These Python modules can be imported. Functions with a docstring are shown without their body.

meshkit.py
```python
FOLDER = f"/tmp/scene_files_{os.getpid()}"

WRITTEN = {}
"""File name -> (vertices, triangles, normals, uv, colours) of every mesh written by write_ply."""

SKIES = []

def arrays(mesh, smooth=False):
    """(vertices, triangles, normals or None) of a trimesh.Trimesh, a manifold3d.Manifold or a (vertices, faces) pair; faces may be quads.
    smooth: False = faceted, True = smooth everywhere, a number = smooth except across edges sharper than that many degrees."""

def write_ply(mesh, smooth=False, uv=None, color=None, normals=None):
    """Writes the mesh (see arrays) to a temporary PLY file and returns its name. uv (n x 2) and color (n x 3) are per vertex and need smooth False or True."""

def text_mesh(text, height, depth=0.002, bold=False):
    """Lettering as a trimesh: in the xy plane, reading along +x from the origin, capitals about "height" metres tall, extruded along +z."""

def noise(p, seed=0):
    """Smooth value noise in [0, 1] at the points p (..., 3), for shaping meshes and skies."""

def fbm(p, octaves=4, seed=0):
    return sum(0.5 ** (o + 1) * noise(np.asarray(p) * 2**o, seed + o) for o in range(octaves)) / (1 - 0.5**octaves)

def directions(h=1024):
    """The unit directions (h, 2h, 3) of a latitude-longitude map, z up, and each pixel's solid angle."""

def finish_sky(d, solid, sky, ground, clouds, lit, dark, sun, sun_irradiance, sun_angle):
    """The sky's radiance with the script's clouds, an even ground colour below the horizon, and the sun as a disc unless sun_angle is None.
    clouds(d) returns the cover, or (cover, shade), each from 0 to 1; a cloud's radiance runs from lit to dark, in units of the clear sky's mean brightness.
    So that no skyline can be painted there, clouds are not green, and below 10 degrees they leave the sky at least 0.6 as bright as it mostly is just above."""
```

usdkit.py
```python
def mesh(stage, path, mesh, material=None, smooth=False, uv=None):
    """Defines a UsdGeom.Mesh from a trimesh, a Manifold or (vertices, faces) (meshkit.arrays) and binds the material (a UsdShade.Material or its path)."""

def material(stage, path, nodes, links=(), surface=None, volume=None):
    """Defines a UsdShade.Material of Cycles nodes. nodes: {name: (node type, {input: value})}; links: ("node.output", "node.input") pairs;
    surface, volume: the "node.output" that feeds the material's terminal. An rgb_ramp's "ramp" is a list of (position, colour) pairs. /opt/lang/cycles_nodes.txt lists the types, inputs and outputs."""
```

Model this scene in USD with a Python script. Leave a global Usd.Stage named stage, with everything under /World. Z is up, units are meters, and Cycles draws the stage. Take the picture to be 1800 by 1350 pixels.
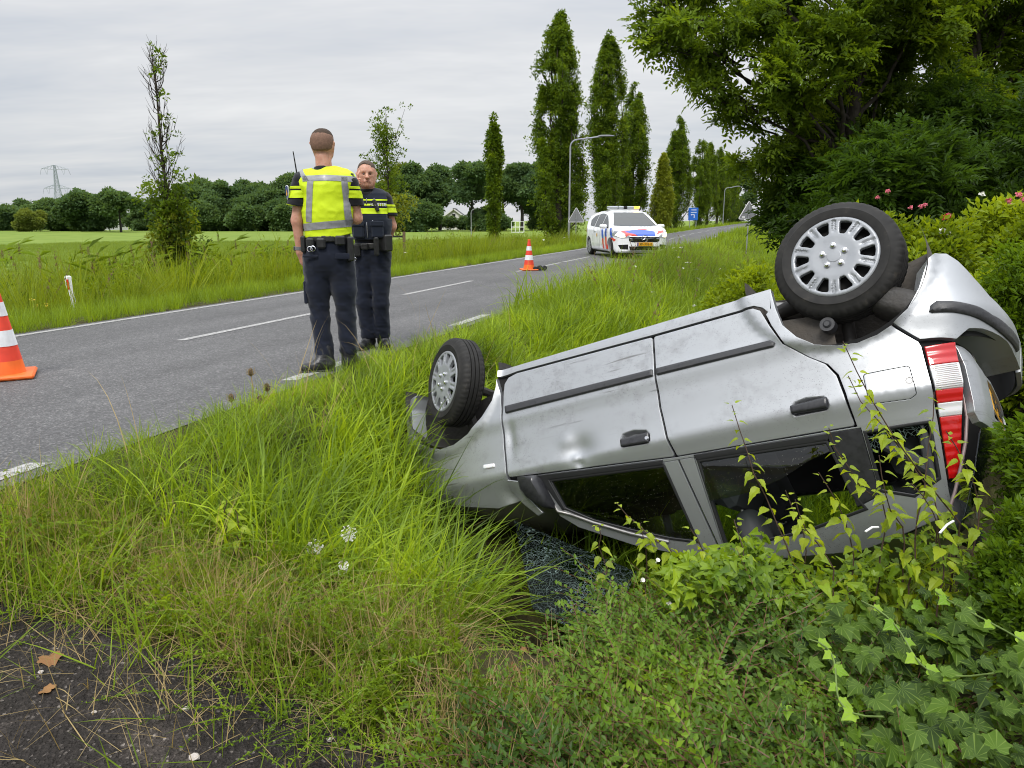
import math, random
import numpy as np, trimesh, manifold3d, shapely, usdkit, meshkit
from shapely.geometry import Polygon, LineString, Point, MultiPolygon
from shapely import affinity
from scipy.interpolate import PchipInterpolator, CubicSpline, RegularGridInterpolator
from scipy.spatial import Delaunay
from scipy.spatial.transform import Rotation as Ro
from pxr import Usd, UsdGeom, UsdLux, UsdShade, Sdf, Gf, Vt

stage = Usd.Stage.CreateInMemory()
UsdGeom.SetStageUpAxis(stage, 'Z')
UsdGeom.SetStageMetersPerUnit(stage, 1.0)
UsdGeom.Xform.Define(stage, '/World')
UsdGeom.Scope.Define(stage, '/World/Looks')

# ------------------------------------------------------------ camera, sky, sun, exposure
CAM_H = 1.2
PITCH = math.atan(287.0 / 1300.0)
cam = UsdGeom.Camera.Define(stage, '/World/camera')
cam.CreateHorizontalApertureAttr(36.0)
cam.CreateVerticalApertureAttr(27.0)
cam.CreateFocalLengthAttr(26.0)
cam.CreateClippingRangeAttr(Gf.Vec2f(0.05, 20000))
cam.CreateFStopAttr(0.0)
cam.AddTranslateOp().Set(Gf.Vec3d(0, 0, CAM_H))
cam.AddRotateXOp().Set(90.0 - math.degrees(PITCH))
cam.CreateExposureAttr(0.65)

sky = UsdLux.DomeLight.Define(stage, '/World/sky')
sky.GetPrim().SetCustomDataByKey('kind', 'structure')
SUN_AZ, SUN_EL = math.radians(200.0), math.radians(52.0)          # atan2(x, y) of the direction to the sun; high, behind the photographer
sky_mat = usdkit.material(stage, '/World/Looks/overcast_sky', {
    'sky': ('sky_texture', {'sky_type': 'single_scattering', 'sun_disc': False, 'sun_elevation': SUN_EL, 'sun_rotation': SUN_AZ, 'altitude': 0.0}),
    'tc': ('texture_coordinate', {}),
    'sep': ('separate_xyz', {}),
    # cloud layers: project the direction on a plane far up, so that the streaks flatten out towards the horizon
    'zmax': ('math', {'math_type': 'maximum', 'value2': 0.0}),
    'zadd': ('math', {'math_type': 'add', 'value2': 0.13}),
    'dx': ('math', {'math_type': 'divide'}), 'dy': ('math', {'math_type': 'divide'}),
    'pl': ('combine_xyz', {'z': 0.0}),
    'map': ('mapping', {'scale': (0.42, 1.0, 1.0), 'rotation': (0, 0, 0.18), 'location': (3.1, 1.7, 0.0)}),
    'n1': ('noise_texture', {'scale': 0.62, 'detail': 6.0, 'roughness': 0.55, 'distortion': 0.5}),
    'n2': ('noise_texture', {'scale': 2.1, 'detail': 5.0, 'roughness': 0.6, 'distortion': 0.3}),
    'mixn': ('mix_float', {'fac': 0.35}),
    'ramp': ('rgb_ramp', {'ramp': [(0.32, (0.56, 0.61, 0.70)), (0.45, (0.72, 0.75, 0.80)), (0.55, (0.84, 0.85, 0.87)), (0.66, (0.98, 0.98, 0.98))]}),
    # an overcast sky is brightest overhead
    'z2': ('math', {'math_type': 'power', 'value2': 3.0}),
    'gain': ('math', {'math_type': 'multiply_add', 'value2': 4.2, 'value3': 1.0}),
    'gainc': ('math', {'math_type': 'multiply', 'value2': 5.55}),
    'cloud': ('mix_color', {'blend_type': 'multiply', 'fac': 1.0, 'use_clamp': False}),
    'gcol': ('combine_xyz', {}),
    'mixs': ('mix_color', {'fac': 0.93, 'use_clamp': False}),
    'bg': ('background_shader', {'strength': 0.1}),
}, [('tc.generated', 'sep.vector'), ('sep.z', 'zmax.value1'), ('zmax.value', 'zadd.value1'), ('sep.x', 'dx.value1'), ('zadd.value', 'dx.value2'),
    ('sep.y', 'dy.value1'), ('zadd.value', 'dy.value2'), ('dx.value', 'pl.x'), ('dy.value', 'pl.y'), ('pl.vector', 'map.vector'),
    ('map.vector', 'n1.vector'), ('map.vector', 'n2.vector'), ('n1.fac', 'mixn.a'), ('n2.fac', 'mixn.b'), ('mixn.result', 'ramp.fac'),
    ('zmax.value', 'z2.value1'), ('z2.value', 'gain.value1'), ('gain.value', 'gainc.value1'),
    ('gainc.value', 'gcol.x'), ('gainc.value', 'gcol.y'), ('gainc.value', 'gcol.z'), ('ramp.color', 'cloud.a'), ('gcol.vector', 'cloud.b'),
    ('sky.color', 'mixs.a'), ('cloud.result', 'mixs.b'), ('mixs.result', 'bg.color')], surface='bg.background')
UsdShade.MaterialBindingAPI.Apply(sky.GetPrim()).Bind(sky_mat)

sun = UsdLux.DistantLight.Define(stage, '/World/sun')
sun.CreateIntensityAttr(0.4)
sun.CreateAngleAttr(16.0)
sun.CreateNormalizeAttr(True)
sun.CreateColorAttr(Gf.Vec3f(1.0, 0.965, 0.91))
_sd = np.array([math.sin(SUN_AZ) * math.cos(SUN_EL), math.cos(SUN_AZ) * math.cos(SUN_EL), math.sin(SUN_EL)])
sun.AddRotateZOp().Set(-math.degrees(SUN_AZ))
sun.AddRotateXOp().Set(-(90.0 - math.degrees(SUN_EL)))

# ------------------------------------------------------------ helpers
RNG = np.random.default_rng(7)
_names = {}

def path_for(name, parent=None):
    base = str(parent.GetPath()) if parent is not None else '/World'
    k = (base, name)
    n = _names.get(k, 0)
    _names[k] = n + 1
    return f'{base}/{name}' if n == 0 else f'{base}/{name}_{n:03d}'

def prim_of(x):
    return x.GetPrim() if hasattr(x, 'GetPrim') else x

def tag(o, label=None, cat=None, group=None, kind=None):
    p = prim_of(o)
    for k, v in (('label', label), ('category', cat), ('group', group), ('kind', kind)):
        if v:
            p.SetCustomDataByKey(k, v)
    return p

def obj(name, mesh, mat, parent=None, smooth=30, uv=None, label=None):
    m = usdkit.mesh(stage, path_for(name, parent), mesh, mat, smooth, uv)
    if label:
        tag(m, label)
    return m.GetPrim()

def thing(name, label, cat, loc=(0, 0, 0), rotz=0.0, group=None, matrix=None, scale=None):
    x = UsdGeom.Xform.Define(stage, path_for(name))
    if matrix is not None:
        x.AddTransformOp().Set(Gf.Matrix4d(*np.asarray(matrix, float).T.ravel().tolist()))
    else:
        x.AddTranslateOp().Set(Gf.Vec3d(*map(float, loc)))
        x.AddRotateZOp().Set(math.degrees(rotz))
        if scale is not None:
            x.AddScaleOp().Set(Gf.Vec3f(*np.broadcast_to(np.asarray(scale, float), 3).tolist()))
    return tag(x, label, cat, group)

def copy_of(root, name, label, cat, loc, rotz=0.0, group=None, scale=None, matrix=None):
    t = thing(name, label, cat, loc, rotz, group, matrix, scale)
    t.GetReferences().AddInternalReference(root.GetPath())
    t.SetInstanceable(True)
    return t

def scatter(name, protos, pos, quat, scale, idx, label=None, cat=None, parent=None, kind='stuff'):
    """protos: list of (mesh, material, smooth); quat as (x, y, z, w)."""
    p = path_for(name, parent)
    pi = UsdGeom.PointInstancer.Define(stage, p)
    targets = []
    for i, (me, ma, sm) in enumerate(protos):
        q = f'{p}/shape' if i == 0 else f'{p}/shape_{i:03d}'
        usdkit.mesh(stage, q, me, ma, sm)
        targets.append(Sdf.Path(q))
    pi.CreatePrototypesRel().SetTargets(targets)
    pi.CreatePositionsAttr(Vt.Vec3fArray.FromNumpy(np.asarray(pos, np.float32)))
    q = np.asarray(quat, np.float32)
    pi.CreateOrientationsfAttr(Vt.QuatfArray.FromNumpy(q)) if hasattr(pi, 'CreateOrientationsfAttr') else pi.CreateOrientationsAttr([Gf.Quath(float(a[3]), float(a[0]), float(a[1]), float(a[2])) for a in q])
    s = np.asarray(scale, np.float32)
    if s.ndim == 1:
        s = np.repeat(s[:, None], 3, 1)
    pi.CreateScalesAttr(Vt.Vec3fArray.FromNumpy(s))
    pi.CreateProtoIndicesAttr(Vt.IntArray.FromNumpy(np.asarray(idx, np.int32)))
    return tag(pi, label, cat, kind=kind)

def cat(meshes):
    """Joins (v, f) pairs or trimeshes into one (v, f)."""
    V, F, n = [], [], 0
    for m in meshes:
        if isinstance(m, tuple):
            v, f = np.asarray(m[0], float), np.asarray(m[1], int)
            if f.shape[1] == 4:
                f = np.vstack([f[:, [0, 1, 2]], f[:, [0, 2, 3]]])
        else:
            v, f = np.asarray(m.vertices), np.asarray(m.faces)
        V.append(v); F.append(f + n); n += len(v)
    return np.vstack(V), np.vstack(F)

def tube(points, radii, sides=6, cap=True):
    p = np.asarray(points, float)
    r = np.broadcast_to(np.asarray(radii, float), (len(p),))
    t = np.gradient(p, axis=0); t /= np.linalg.norm(t, axis=1, keepdims=True) + 1e-12
    a0 = np.cross(t[0], [0, 0, 1.0] if abs(t[0, 2]) < 0.9 else [1.0, 0, 0]); a0 /= np.linalg.norm(a0)
    A = [a0]
    for i in range(1, len(p)):
        a = A[-1] - t[i] * (A[-1] @ t[i]); A.append(a / (np.linalg.norm(a) + 1e-12))
    A = np.array(A); B = np.cross(t, A)
    ang = np.arange(sides) * 2 * np.pi / sides
    v = p[:, None] + r[:, None, None] * (np.cos(ang)[None, :, None] * A[:, None] + np.sin(ang)[None, :, None] * B[:, None])
    i, j = np.meshgrid(np.arange(len(p) - 1), np.arange(sides), indexing='ij')
    q = np.stack([i * sides + j, i * sides + (j + 1) % sides, (i + 1) * sides + (j + 1) % sides, (i + 1) * sides + j], -1).reshape(-1, 4)
    f = np.vstack([q[:, [0, 1, 2]], q[:, [0, 2, 3]]])
    v = v.reshape(-1, 3)
    if cap:
        n = len(v); v = np.vstack([v, p[0], p[-1]]); k = np.arange(sides); e = (len(p) - 1) * sides
        f = np.vstack([f, np.stack([np.full(sides, n), (k + 1) % sides, k], 1), np.stack([np.full(sides, n + 1), e + k, e + (k + 1) % sides], 1)])
    return v, f

def box(sx, sy, sz, c=(0, 0, 0), bev=0.0):
    """A box, with bevelled edges when bev > 0."""
    if bev <= 0:
        m = trimesh.creation.box([sx, sy, sz]); m.apply_translation(c); return np.array(m.vertices), np.array(m.faces)
    pts = []
    for s in np.ndindex(2, 2, 2):
        h = (np.array(s) * 2 - 1) * np.array([sx, sy, sz]) / 2
        for k in range(3):
            d = -np.sign(h) * bev; d[k] = 0; pts.append(h + d)
    hull = trimesh.convex.convex_hull(np.array(pts)); hull.apply_translation(c)
    return np.array(hull.vertices), np.array(hull.faces)

def xf(m, M):
    v, f = m
    M = np.asarray(M, float)
    return np.asarray(v) @ M[:3, :3].T + M[:3, 3], f

def rot(axis, ang, loc=(0, 0, 0)):
    M = np.eye(4); M[:3, :3] = Ro.from_rotvec(np.asarray(axis, float) * ang).as_matrix(); M[:3, 3] = loc
    return M

def lathe(profile, n=32, axis='z'):
    """Revolves (r, z) pairs."""
    pr = np.asarray(profile, float); a = np.arange(n) * 2 * np.pi / n
    v = np.stack([pr[:, None, 0] * np.cos(a), pr[:, None, 0] * np.sin(a), np.repeat(pr[:, 1:2], n, 1)], -1).reshape(-1, 3)
    i, j = np.meshgrid(np.arange(len(pr) - 1), np.arange(n), indexing='ij')
    q = np.stack([i * n + j, i * n + (j + 1) % n, (i + 1) * n + (j + 1) % n, (i + 1) * n + j], -1).reshape(-1, 4)
    f = np.vstack([q[:, [0, 1, 2]], q[:, [0, 2, 3]]])
    if axis == 'y':
        v = v[:, [0, 2, 1]] * [1, 1, 1]; f = f[:, ::-1]
    return v, f

def grid_faces(nu, nv):
    i, j = np.meshgrid(np.arange(nu - 1), np.arange(nv - 1), indexing='ij')
    q = np.stack([i * nv + j, (i + 1) * nv + j, (i + 1) * nv + j + 1, i * nv + j + 1], -1).reshape(-1, 4)
    return np.vstack([q[:, [0, 1, 2]], q[:, [0, 2, 3]]])

def extrude(poly, h):
    m = trimesh.creation.extrude_polygon(poly, h, engine='earcut'); return np.array(m.vertices), np.array(m.faces)

def smoothstep(a, b, x):
    t = np.clip((np.asarray(x, float) - a) / (b - a), 0, 1); return t * t * (3 - 2 * t)

def quat_z(ang, tilt=None, tdir=None):
    r = Ro.from_euler('z', ang)
    if tilt is not None:
        ax = np.stack([-np.sin(tdir), np.cos(tdir), np.zeros_like(tdir)], -1) * np.asarray(tilt)[:, None]
        r = Ro.from_rotvec(ax) * r
    return r.as_quat()
# ------------------------------------------------------------ materials
def mat(name, nodes, links, surface):
    return usdkit.material(stage, '/World/Looks/' + name, nodes, links, surface)

def plain(name, color, rough=0.5, spec=0.5, metal=0.0, coat=0.0, var=0.0, scale=20.0, bump=0.0, bscale=200.0, **kw):
    """A principled surface with a little mottling of colour, roughness and relief."""
    nodes = {'p': ('principled_bsdf', {'base_color': color, 'roughness': rough, 'specular_ior_level': spec, 'metallic': metal, 'coat_weight': coat, **kw})}
    links = []
    if var > 0:
        c = np.asarray(color)
        nodes.update({'tc': ('texture_coordinate', {}), 'n': ('noise_texture', {'scale': scale, 'detail': 5.0, 'roughness': 0.6}),
                      'r': ('rgb_ramp', {'ramp': [(0.3, tuple(c * (1 - var))), (0.7, tuple(np.minimum(c * (1 + var), 1)))]}),
                      'rr': ('map_range', {'from_min': 0.3, 'from_max': 0.7, 'to_min': max(rough - 0.12, 0.03), 'to_max': min(rough + 0.12, 1), 'clamp': True})})
        links += [('tc.object', 'n.vector'), ('n.fac', 'r.fac'), ('r.color', 'p.base_color'), ('n.fac', 'rr.value'), ('rr.result', 'p.roughness')]
    if bump > 0:
        nodes.update({'tb': ('texture_coordinate', {}), 'nb': ('noise_texture', {'scale': bscale, 'detail': 3.0}), 'b': ('bump', {'strength': 1.0, 'distance': bump})})
        links += [('tb.object', 'nb.vector'), ('nb.fac', 'b.height'), ('b.normal', 'p.normal')]
    return mat(name, nodes, links, 'p.BSDF')

def leafy(name, colors, trans=0.35, rough=0.45, wscale=1.2, spec=0.4, island=True, tgain=1.3):
    """Foliage: colour varies per blade or leaf, per instance and slowly over the place; light comes through."""
    nodes = {'g': ('geometry', {}), 'oi': ('object_info', {}), 'n': ('noise_texture', {'scale': wscale, 'detail': 2.0}),
             'a': ('math', {'math_type': 'multiply', 'value2': 0.8}), 'b': ('math', {'math_type': 'multiply_add', 'value2': 0.26}),
             'c': ('math', {'math_type': 'multiply_add', 'value2': 0.8}), 'd': ('math', {'math_type': 'subtract', 'value2': 0.28}),
             'r': ('rgb_ramp', {'ramp': [(i / (len(colors) - 1), c) for i, c in enumerate(colors)]}),
             'p': ('principled_bsdf', {'roughness': rough, 'specular_ior_level': spec}),
             'tg': ('mix_color', {'blend_type': 'multiply', 'fac': 1.0, 'b': (1.15 * tgain, 1.0 * tgain, 0.45 * tgain), 'use_clamp': False}),
             't': ('translucent_bsdf', {}), 'm': ('mix_closure', {'fac': trans})}
    links = [('g.position', 'n.vector'), ('g.random_per_island', 'a.value1'), ('oi.random', 'b.value1'), ('a.value', 'b.value3'), ('n.fac', 'c.value1'),
             ('b.value', 'c.value3'), ('c.value', 'd.value1'), ('d.value', 'r.fac'), ('r.color', 'p.base_color'), ('r.color', 'tg.a'), ('tg.result', 't.color'),
             ('p.BSDF', 'm.closure1'), ('t.BSDF', 'm.closure2')]
    return mat(name, nodes, links, 'm.closure')

# the road: fine stone chips in dark binder, faint wheel tracks, wear
asphalt = mat('asphalt', {
    'g': ('geometry', {}), 'v': ('voronoi_texture', {'scale': 95.0, 'feature': 'f1'}), 'vb': ('voronoi_texture', {'scale': 60.0}),
    'n': ('noise_texture', {'scale': 0.55, 'detail': 5.0, 'roughness': 0.6}), 'n2': ('noise_texture', {'scale': 7.0, 'detail': 4.0}),
    'sc': ('separate_color', {}), 'r': ('rgb_ramp', {'ramp': [(0.0, (0.050, 0.049, 0.049)), (0.55, (0.076, 0.0745, 0.0745)), (0.85, (0.104, 0.102, 0.102)), (1.0, (0.18, 0.175, 0.17))]}),
    'rt': ('mapping', {'rotation': (0, 0, 0.325)}), 'ms': ('mapping', {'scale': (1.5, 0.07, 1.0)}), 'nt': ('noise_texture', {'scale': 1.0, 'detail': 4.0, 'roughness': 0.6}), 'm3': ('map_range', {'from_min': 0.3, 'from_max': 0.7, 'to_min': 0.80, 'to_max': 1.2, 'clamp': True}), 'mm0': ('math', {'math_type': 'multiply'}),
    'm1': ('map_range', {'from_min': 0.3, 'from_max': 0.7, 'to_min': 0.85, 'to_max': 1.15, 'clamp': True}),
    'm2': ('map_range', {'from_min': 0.3, 'from_max': 0.7, 'to_min': 0.9, 'to_max': 1.1, 'clamp': True}),
    'mm': ('math', {'math_type': 'multiply'}), 'cc': ('combine_xyz', {}), 'mul': ('mix_color', {'blend_type': 'multiply', 'fac': 1.0, 'use_clamp': False}),
    'b': ('bump', {'strength': 0.9, 'distance': 0.006}),
    'p': ('principled_bsdf', {'roughness': 0.72, 'specular_ior_level': 0.45})},
    [('g.position', 'v.vector'), ('g.position', 'vb.vector'), ('g.position', 'n.vector'), ('g.position', 'n2.vector'), ('v.color', 'sc.color'), ('sc.r', 'r.fac'),
     ('n.fac', 'm1.value'), ('n2.fac', 'm2.value'), ('g.position', 'rt.vector'), ('rt.vector', 'ms.vector'), ('ms.vector', 'nt.vector'), ('nt.fac', 'm3.value'), ('m1.result', 'mm0.value1'), ('m3.result', 'mm0.value2'), ('mm0.value', 'mm.value1'), ('m2.result', 'mm.value2'), ('mm.value', 'cc.x'), ('mm.value', 'cc.y'), ('mm.value', 'cc.z'),
     ('r.color', 'mul.a'), ('cc.vector', 'mul.b'), ('mul.result', 'p.base_color'), ('v.distance', 'b.height'), ('b.normal', 'p.normal')], 'p.BSDF')
old_asphalt = mat('old_asphalt', {
    'g': ('geometry', {}), 'v': ('voronoi_texture', {'scale': 130.0}), 'n': ('noise_texture', {'scale': 3.0, 'detail': 6.0, 'roughness': 0.65}), 'n2': ('noise_texture', {'scale': 45.0, 'detail': 4.0}),
    'sc': ('separate_color', {}), 'r': ('rgb_ramp', {'ramp': [(0.0, (0.016, 0.0138, 0.0125)), (0.7, (0.028, 0.0245, 0.0225)), (0.955, (0.043, 0.038, 0.035)), (1.0, (0.15, 0.138, 0.128))]}),
    'rn': ('rgb_ramp', {'ramp': [(0.35, (0.75, 0.72, 0.68)), (0.55, (1.0, 0.95, 0.9)), (0.68, (2.0, 1.9, 1.75))]}),
    'mul': ('mix_color', {'blend_type': 'multiply', 'fac': 1.0, 'use_clamp': False}), 'b': ('bump', {'strength': 1.0, 'distance': 0.006}), 'b2': ('bump', {'strength': 0.8, 'distance': 0.02}),
    'p': ('principled_bsdf', {'roughness': 0.75, 'specular_ior_level': 0.2})},
    [('g.position', 'v.vector'), ('g.position', 'n.vector'), ('g.position', 'n2.vector'), ('v.color', 'sc.color'), ('sc.g', 'r.fac'), ('n.fac', 'rn.fac'), ('r.color', 'mul.a'), ('rn.color', 'mul.b'),
     ('mul.result', 'p.base_color'), ('n2.fac', 'b2.height'), ('b2.normal', 'b.normal'), ('v.distance', 'b.height'), ('b.normal', 'p.normal')], 'p.BSDF')
road_paint = mat('road_paint', {
    'g': ('geometry', {}), 'n': ('noise_texture', {'scale': 30.0, 'detail': 6.0, 'roughness': 0.7}),
    'r': ('rgb_ramp', {'ramp': [(0.38, (0.10, 0.098, 0.095)), (0.50, (0.30, 0.295, 0.285)), (0.72, (0.42, 0.41, 0.40))]}), 'b': ('bump', {'strength': 0.6, 'distance': 0.004}),
    'p': ('principled_bsdf', {'roughness': 0.6})},
    [('g.position', 'n.vector'), ('n.fac', 'r.fac'), ('r.color', 'p.base_color'), ('n.fac', 'b.height'), ('b.normal', 'p.normal')], 'p.BSDF')
def earth(name, stops, scale, bump):
    return mat(name, {'g': ('geometry', {}), 'n': ('noise_texture', {'scale': scale, 'detail': 6.0, 'roughness': 0.68}), 'r': ('rgb_ramp', {'ramp': stops}),
                      'b': ('bump', {'strength': 1.0, 'distance': bump}), 'p': ('principled_bsdf', {'roughness': 0.95, 'specular_ior_level': 0.15})},
               [('g.position', 'n.vector'), ('n.fac', 'r.fac'), ('r.color', 'p.base_color'), ('n.fac', 'b.height'), ('b.normal', 'p.normal')], 'p.BSDF')
soil = earth('soil', [(0.3, (0.022, 0.018, 0.010)), (0.5, (0.050, 0.044, 0.018)), (0.7, (0.085, 0.085, 0.028))], 5.0, 0.05)
pasture = earth('pasture', [(0.3, (0.10, 0.155, 0.022)), (0.5, (0.14, 0.20, 0.03)), (0.7, (0.18, 0.23, 0.045))], 0.35, 0.05)
# ------------------------------------------------------------ the lie of the land
def road_z(y):
    y = np.asarray(y, float)
    return 0.0068 * np.maximum(y - 30.0, 0) * smoothstep(20, 60, y)

_ly = np.array([-60, 8.04, 30.0, 60.0, 102.0, 142.0, 180.0, 210.0, 260.0, 340.0])
_lx = np.array([-28.3, -5.36, 2.0, 12.3, 28.2, 43.6, 60.0, 76.0, 110.0, 172.0])
left_edge = PchipInterpolator(_ly, _lx, extrapolate=True)
ROAD_W = 5.0      # measured along x
CENTRE = 2.14

def edge_right(y):
    return -1.28 + (np.asarray(y, float) - 6.31) * 0.3387 + 0.0 + (left_edge(y) - (-5.36 + (np.asarray(y, float) - 8.04) * 0.337)) * smoothstep(20, 60, y)

_dam_q = [-60, -1, 0, 0.5, 1.0, 1.7, 2.4, 3.2, 4.0, 5.0, 6.5, 80]
_dam_z = [-0.02, -0.02, -0.006, -0.09, -0.20, -0.28, -0.40, -0.47, -0.42, -0.28, -0.12, -0.05]
_dit_q = [-60, -1, 0, 0.55, 0.95, 1.5, 2.0, 2.6, 3.3, 4.0, 4.6, 5.3, 6.5, 9.0, 80]
_dit_z = [-0.02, -0.02, -0.006, -0.05, -0.34, -0.8, -1.05, -1.3, -1.42, -1.38, -1.05, -0.55, -0.2, 0.05, 0.2]
_far_q = [-60, -1, 0, 0.8, 1.6, 2.6, 3.4, 4.4, 6.0, 80]
_far_z = [-0.02, -0.02, -0.006, -0.04, -0.22, -0.5, -0.5, -0.1, 0.15, 0.3]
_dam = PchipInterpolator(_dam_q, _dam_z); _dit = PchipInterpolator(_dit_q, _dit_z); _farp = PchipInterpolator(_far_q, _far_z)
_lq = [-3000, -60, -12, -6.5, -4.6, -2.8, -1.4, 0, 3]
_lz = [-0.75, -0.75, -0.62, -0.6, -0.75, -0.5, -0.12, -0.02, -0.02]
_lef = PchipInterpolator(_lq, _lz)

def qright(x, y):
    return (np.asarray(x, float) - edge_right(y)) * 0.945

def qleft(x, y):
    return (np.asarray(x, float) - left_edge(y)) * 0.945

def ground_z(x, y, rough=True):
    x, y = np.broadcast_arrays(np.asarray(x, float), np.asarray(y, float))
    q = np.clip(qright(x, y), -59, 79); ql = np.clip(qleft(x, y), -2900, 3)
    d = smoothstep(2.35, 3.75, y + 0.12 * (q - 2.5))
    z = _dam(q) * (1 - d) + _dit(q) * d
    fz = smoothstep(6.4, 9.5, y)
    z = z * (1 - fz) + _farp(q) * fz
    z = np.where(ql < 0, _lef(ql), z)
    rz = road_z(y) * np.where(ql < 0, smoothstep(-30, -2, ql), 1.0)
    z = z + rz
    if rough:
        off = np.maximum(smoothstep(0.2, 1.0, q), smoothstep(0.3, 1.5, -ql))
        n = meshkit.fbm(np.stack([x * 0.9, y * 0.9, np.zeros_like(x)], -1), 3, 5) - 0.5
        z = z + n * 0.12 * off
    return z

PATH = Polygon([(-3.1, -1.5), (-2.6, 1.4), (-2.35, 2.2), (-2.0, 2.52), (-1.6, 2.47), (-1.3, 2.36), (-1.02, 2.28), (-0.80, 2.16), (-0.52, 2.05), (-0.20, 1.90), (0.22, 1.3), (0.55, -1.5)])

def path_mask(x, y):
    p = shapely.points(np.asarray(x, float).ravel(), np.asarray(y, float).ravel())
    return shapely.contains(PATH, p).reshape(np.shape(x))

# terrain sheet: fine near the car, coarse far off
def _axis(parts):
    out = []
    for a, b, s in parts:
        out.append(np.arange(a, b, s))
    return np.unique(np.round(np.concatenate(out), 4))
_gx = _axis([(-3000, -400, 200), (-400, -80, 20), (-80, -20, 2.5), (-20, -6, 0.5), (-6, 6, 0.11), (6, 16, 0.4), (16, 60, 2.0), (60, 300, 10), (300, 3001, 150)])
_gy = _axis([(-300, -20, 40), (-20, -3, 1.2), (-3, 0.8, 0.3), (0.8, 9.0, 0.11), (9, 24, 0.35), (24, 60, 1.0), (60, 250, 5), (250, 600, 25), (600, 4001, 170)])
_X, _Y = np.meshgrid(_gx, _gy, indexing='ij')
_Z = ground_z(_X, _Y)
_pd = np.array([PATH.distance(Point(a, b)) if (-4 < a < 2 and -3 < b < 3.5) else 9.0 for a, b in zip(_X.ravel(), _Y.ravel())]).reshape(_X.shape)
_inn = np.array([PATH.exterior.distance(Point(a, b)) if (-4 < a < 2 and -3 < b < 3.5) else 0.0 for a, b in zip(_X.ravel(), _Y.ravel())]).reshape(_X.shape)
_Zt = _Z - np.where(_pd <= 0, np.minimum(_inn * 0.4, 0.05), 0.0)
_onroad = (qleft(_X, _Y) > 0.3) & (qright(_X, _Y) < -0.3)
_Zt = np.where(_onroad, _Zt - 0.08, _Zt)
_gv = np.stack([_X, _Y, _Zt], -1).reshape(-1, 3)
_gf = grid_faces(len(_gx), len(_gy))
_c = _gv[_gf].mean(1)
_isfield = qleft(_c[:, 0], _c[:, 1]) < -7.5
for _nm, _sel, _mt in (('ground', ~_isfield, soil), ('field', _isfield, pasture)):
    _m = trimesh.Trimesh(_gv, _gf[_sel], process=False); _m.remove_unreferenced_vertices()
    tag(obj(_nm, _m, _mt, smooth=True), kind='structure')

# the paved strip under the photographer
_pp = trimesh.creation.triangulate_polygon(PATH, engine='earcut')
_pm = trimesh.Trimesh(np.c_[_pp[0], np.zeros(len(_pp[0]))], _pp[1]).subdivide_to_size(0.12)
_pv = np.array(_pm.vertices); _pz = ground_z(_pv[:, 0], _pv[:, 1])
_edge = np.array([PATH.exterior.distance(Point(*a[:2])) for a in _pv])
_jag = meshkit.noise(np.c_[_pv[:, :2] * 9, np.zeros(len(_pv))], 3) - 0.5
_pv[:, 2] = _pz + 0.006 - np.where(_edge < 1e-3, 0.04, 0.0)
_pv[:, :2] += (np.where(_edge < 1e-3, _jag * 0.12, 0.0))[:, None]
tag(obj('asphalt_path', (_pv, np.array(_pm.faces)), old_asphalt, smooth=True), kind='structure')

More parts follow.
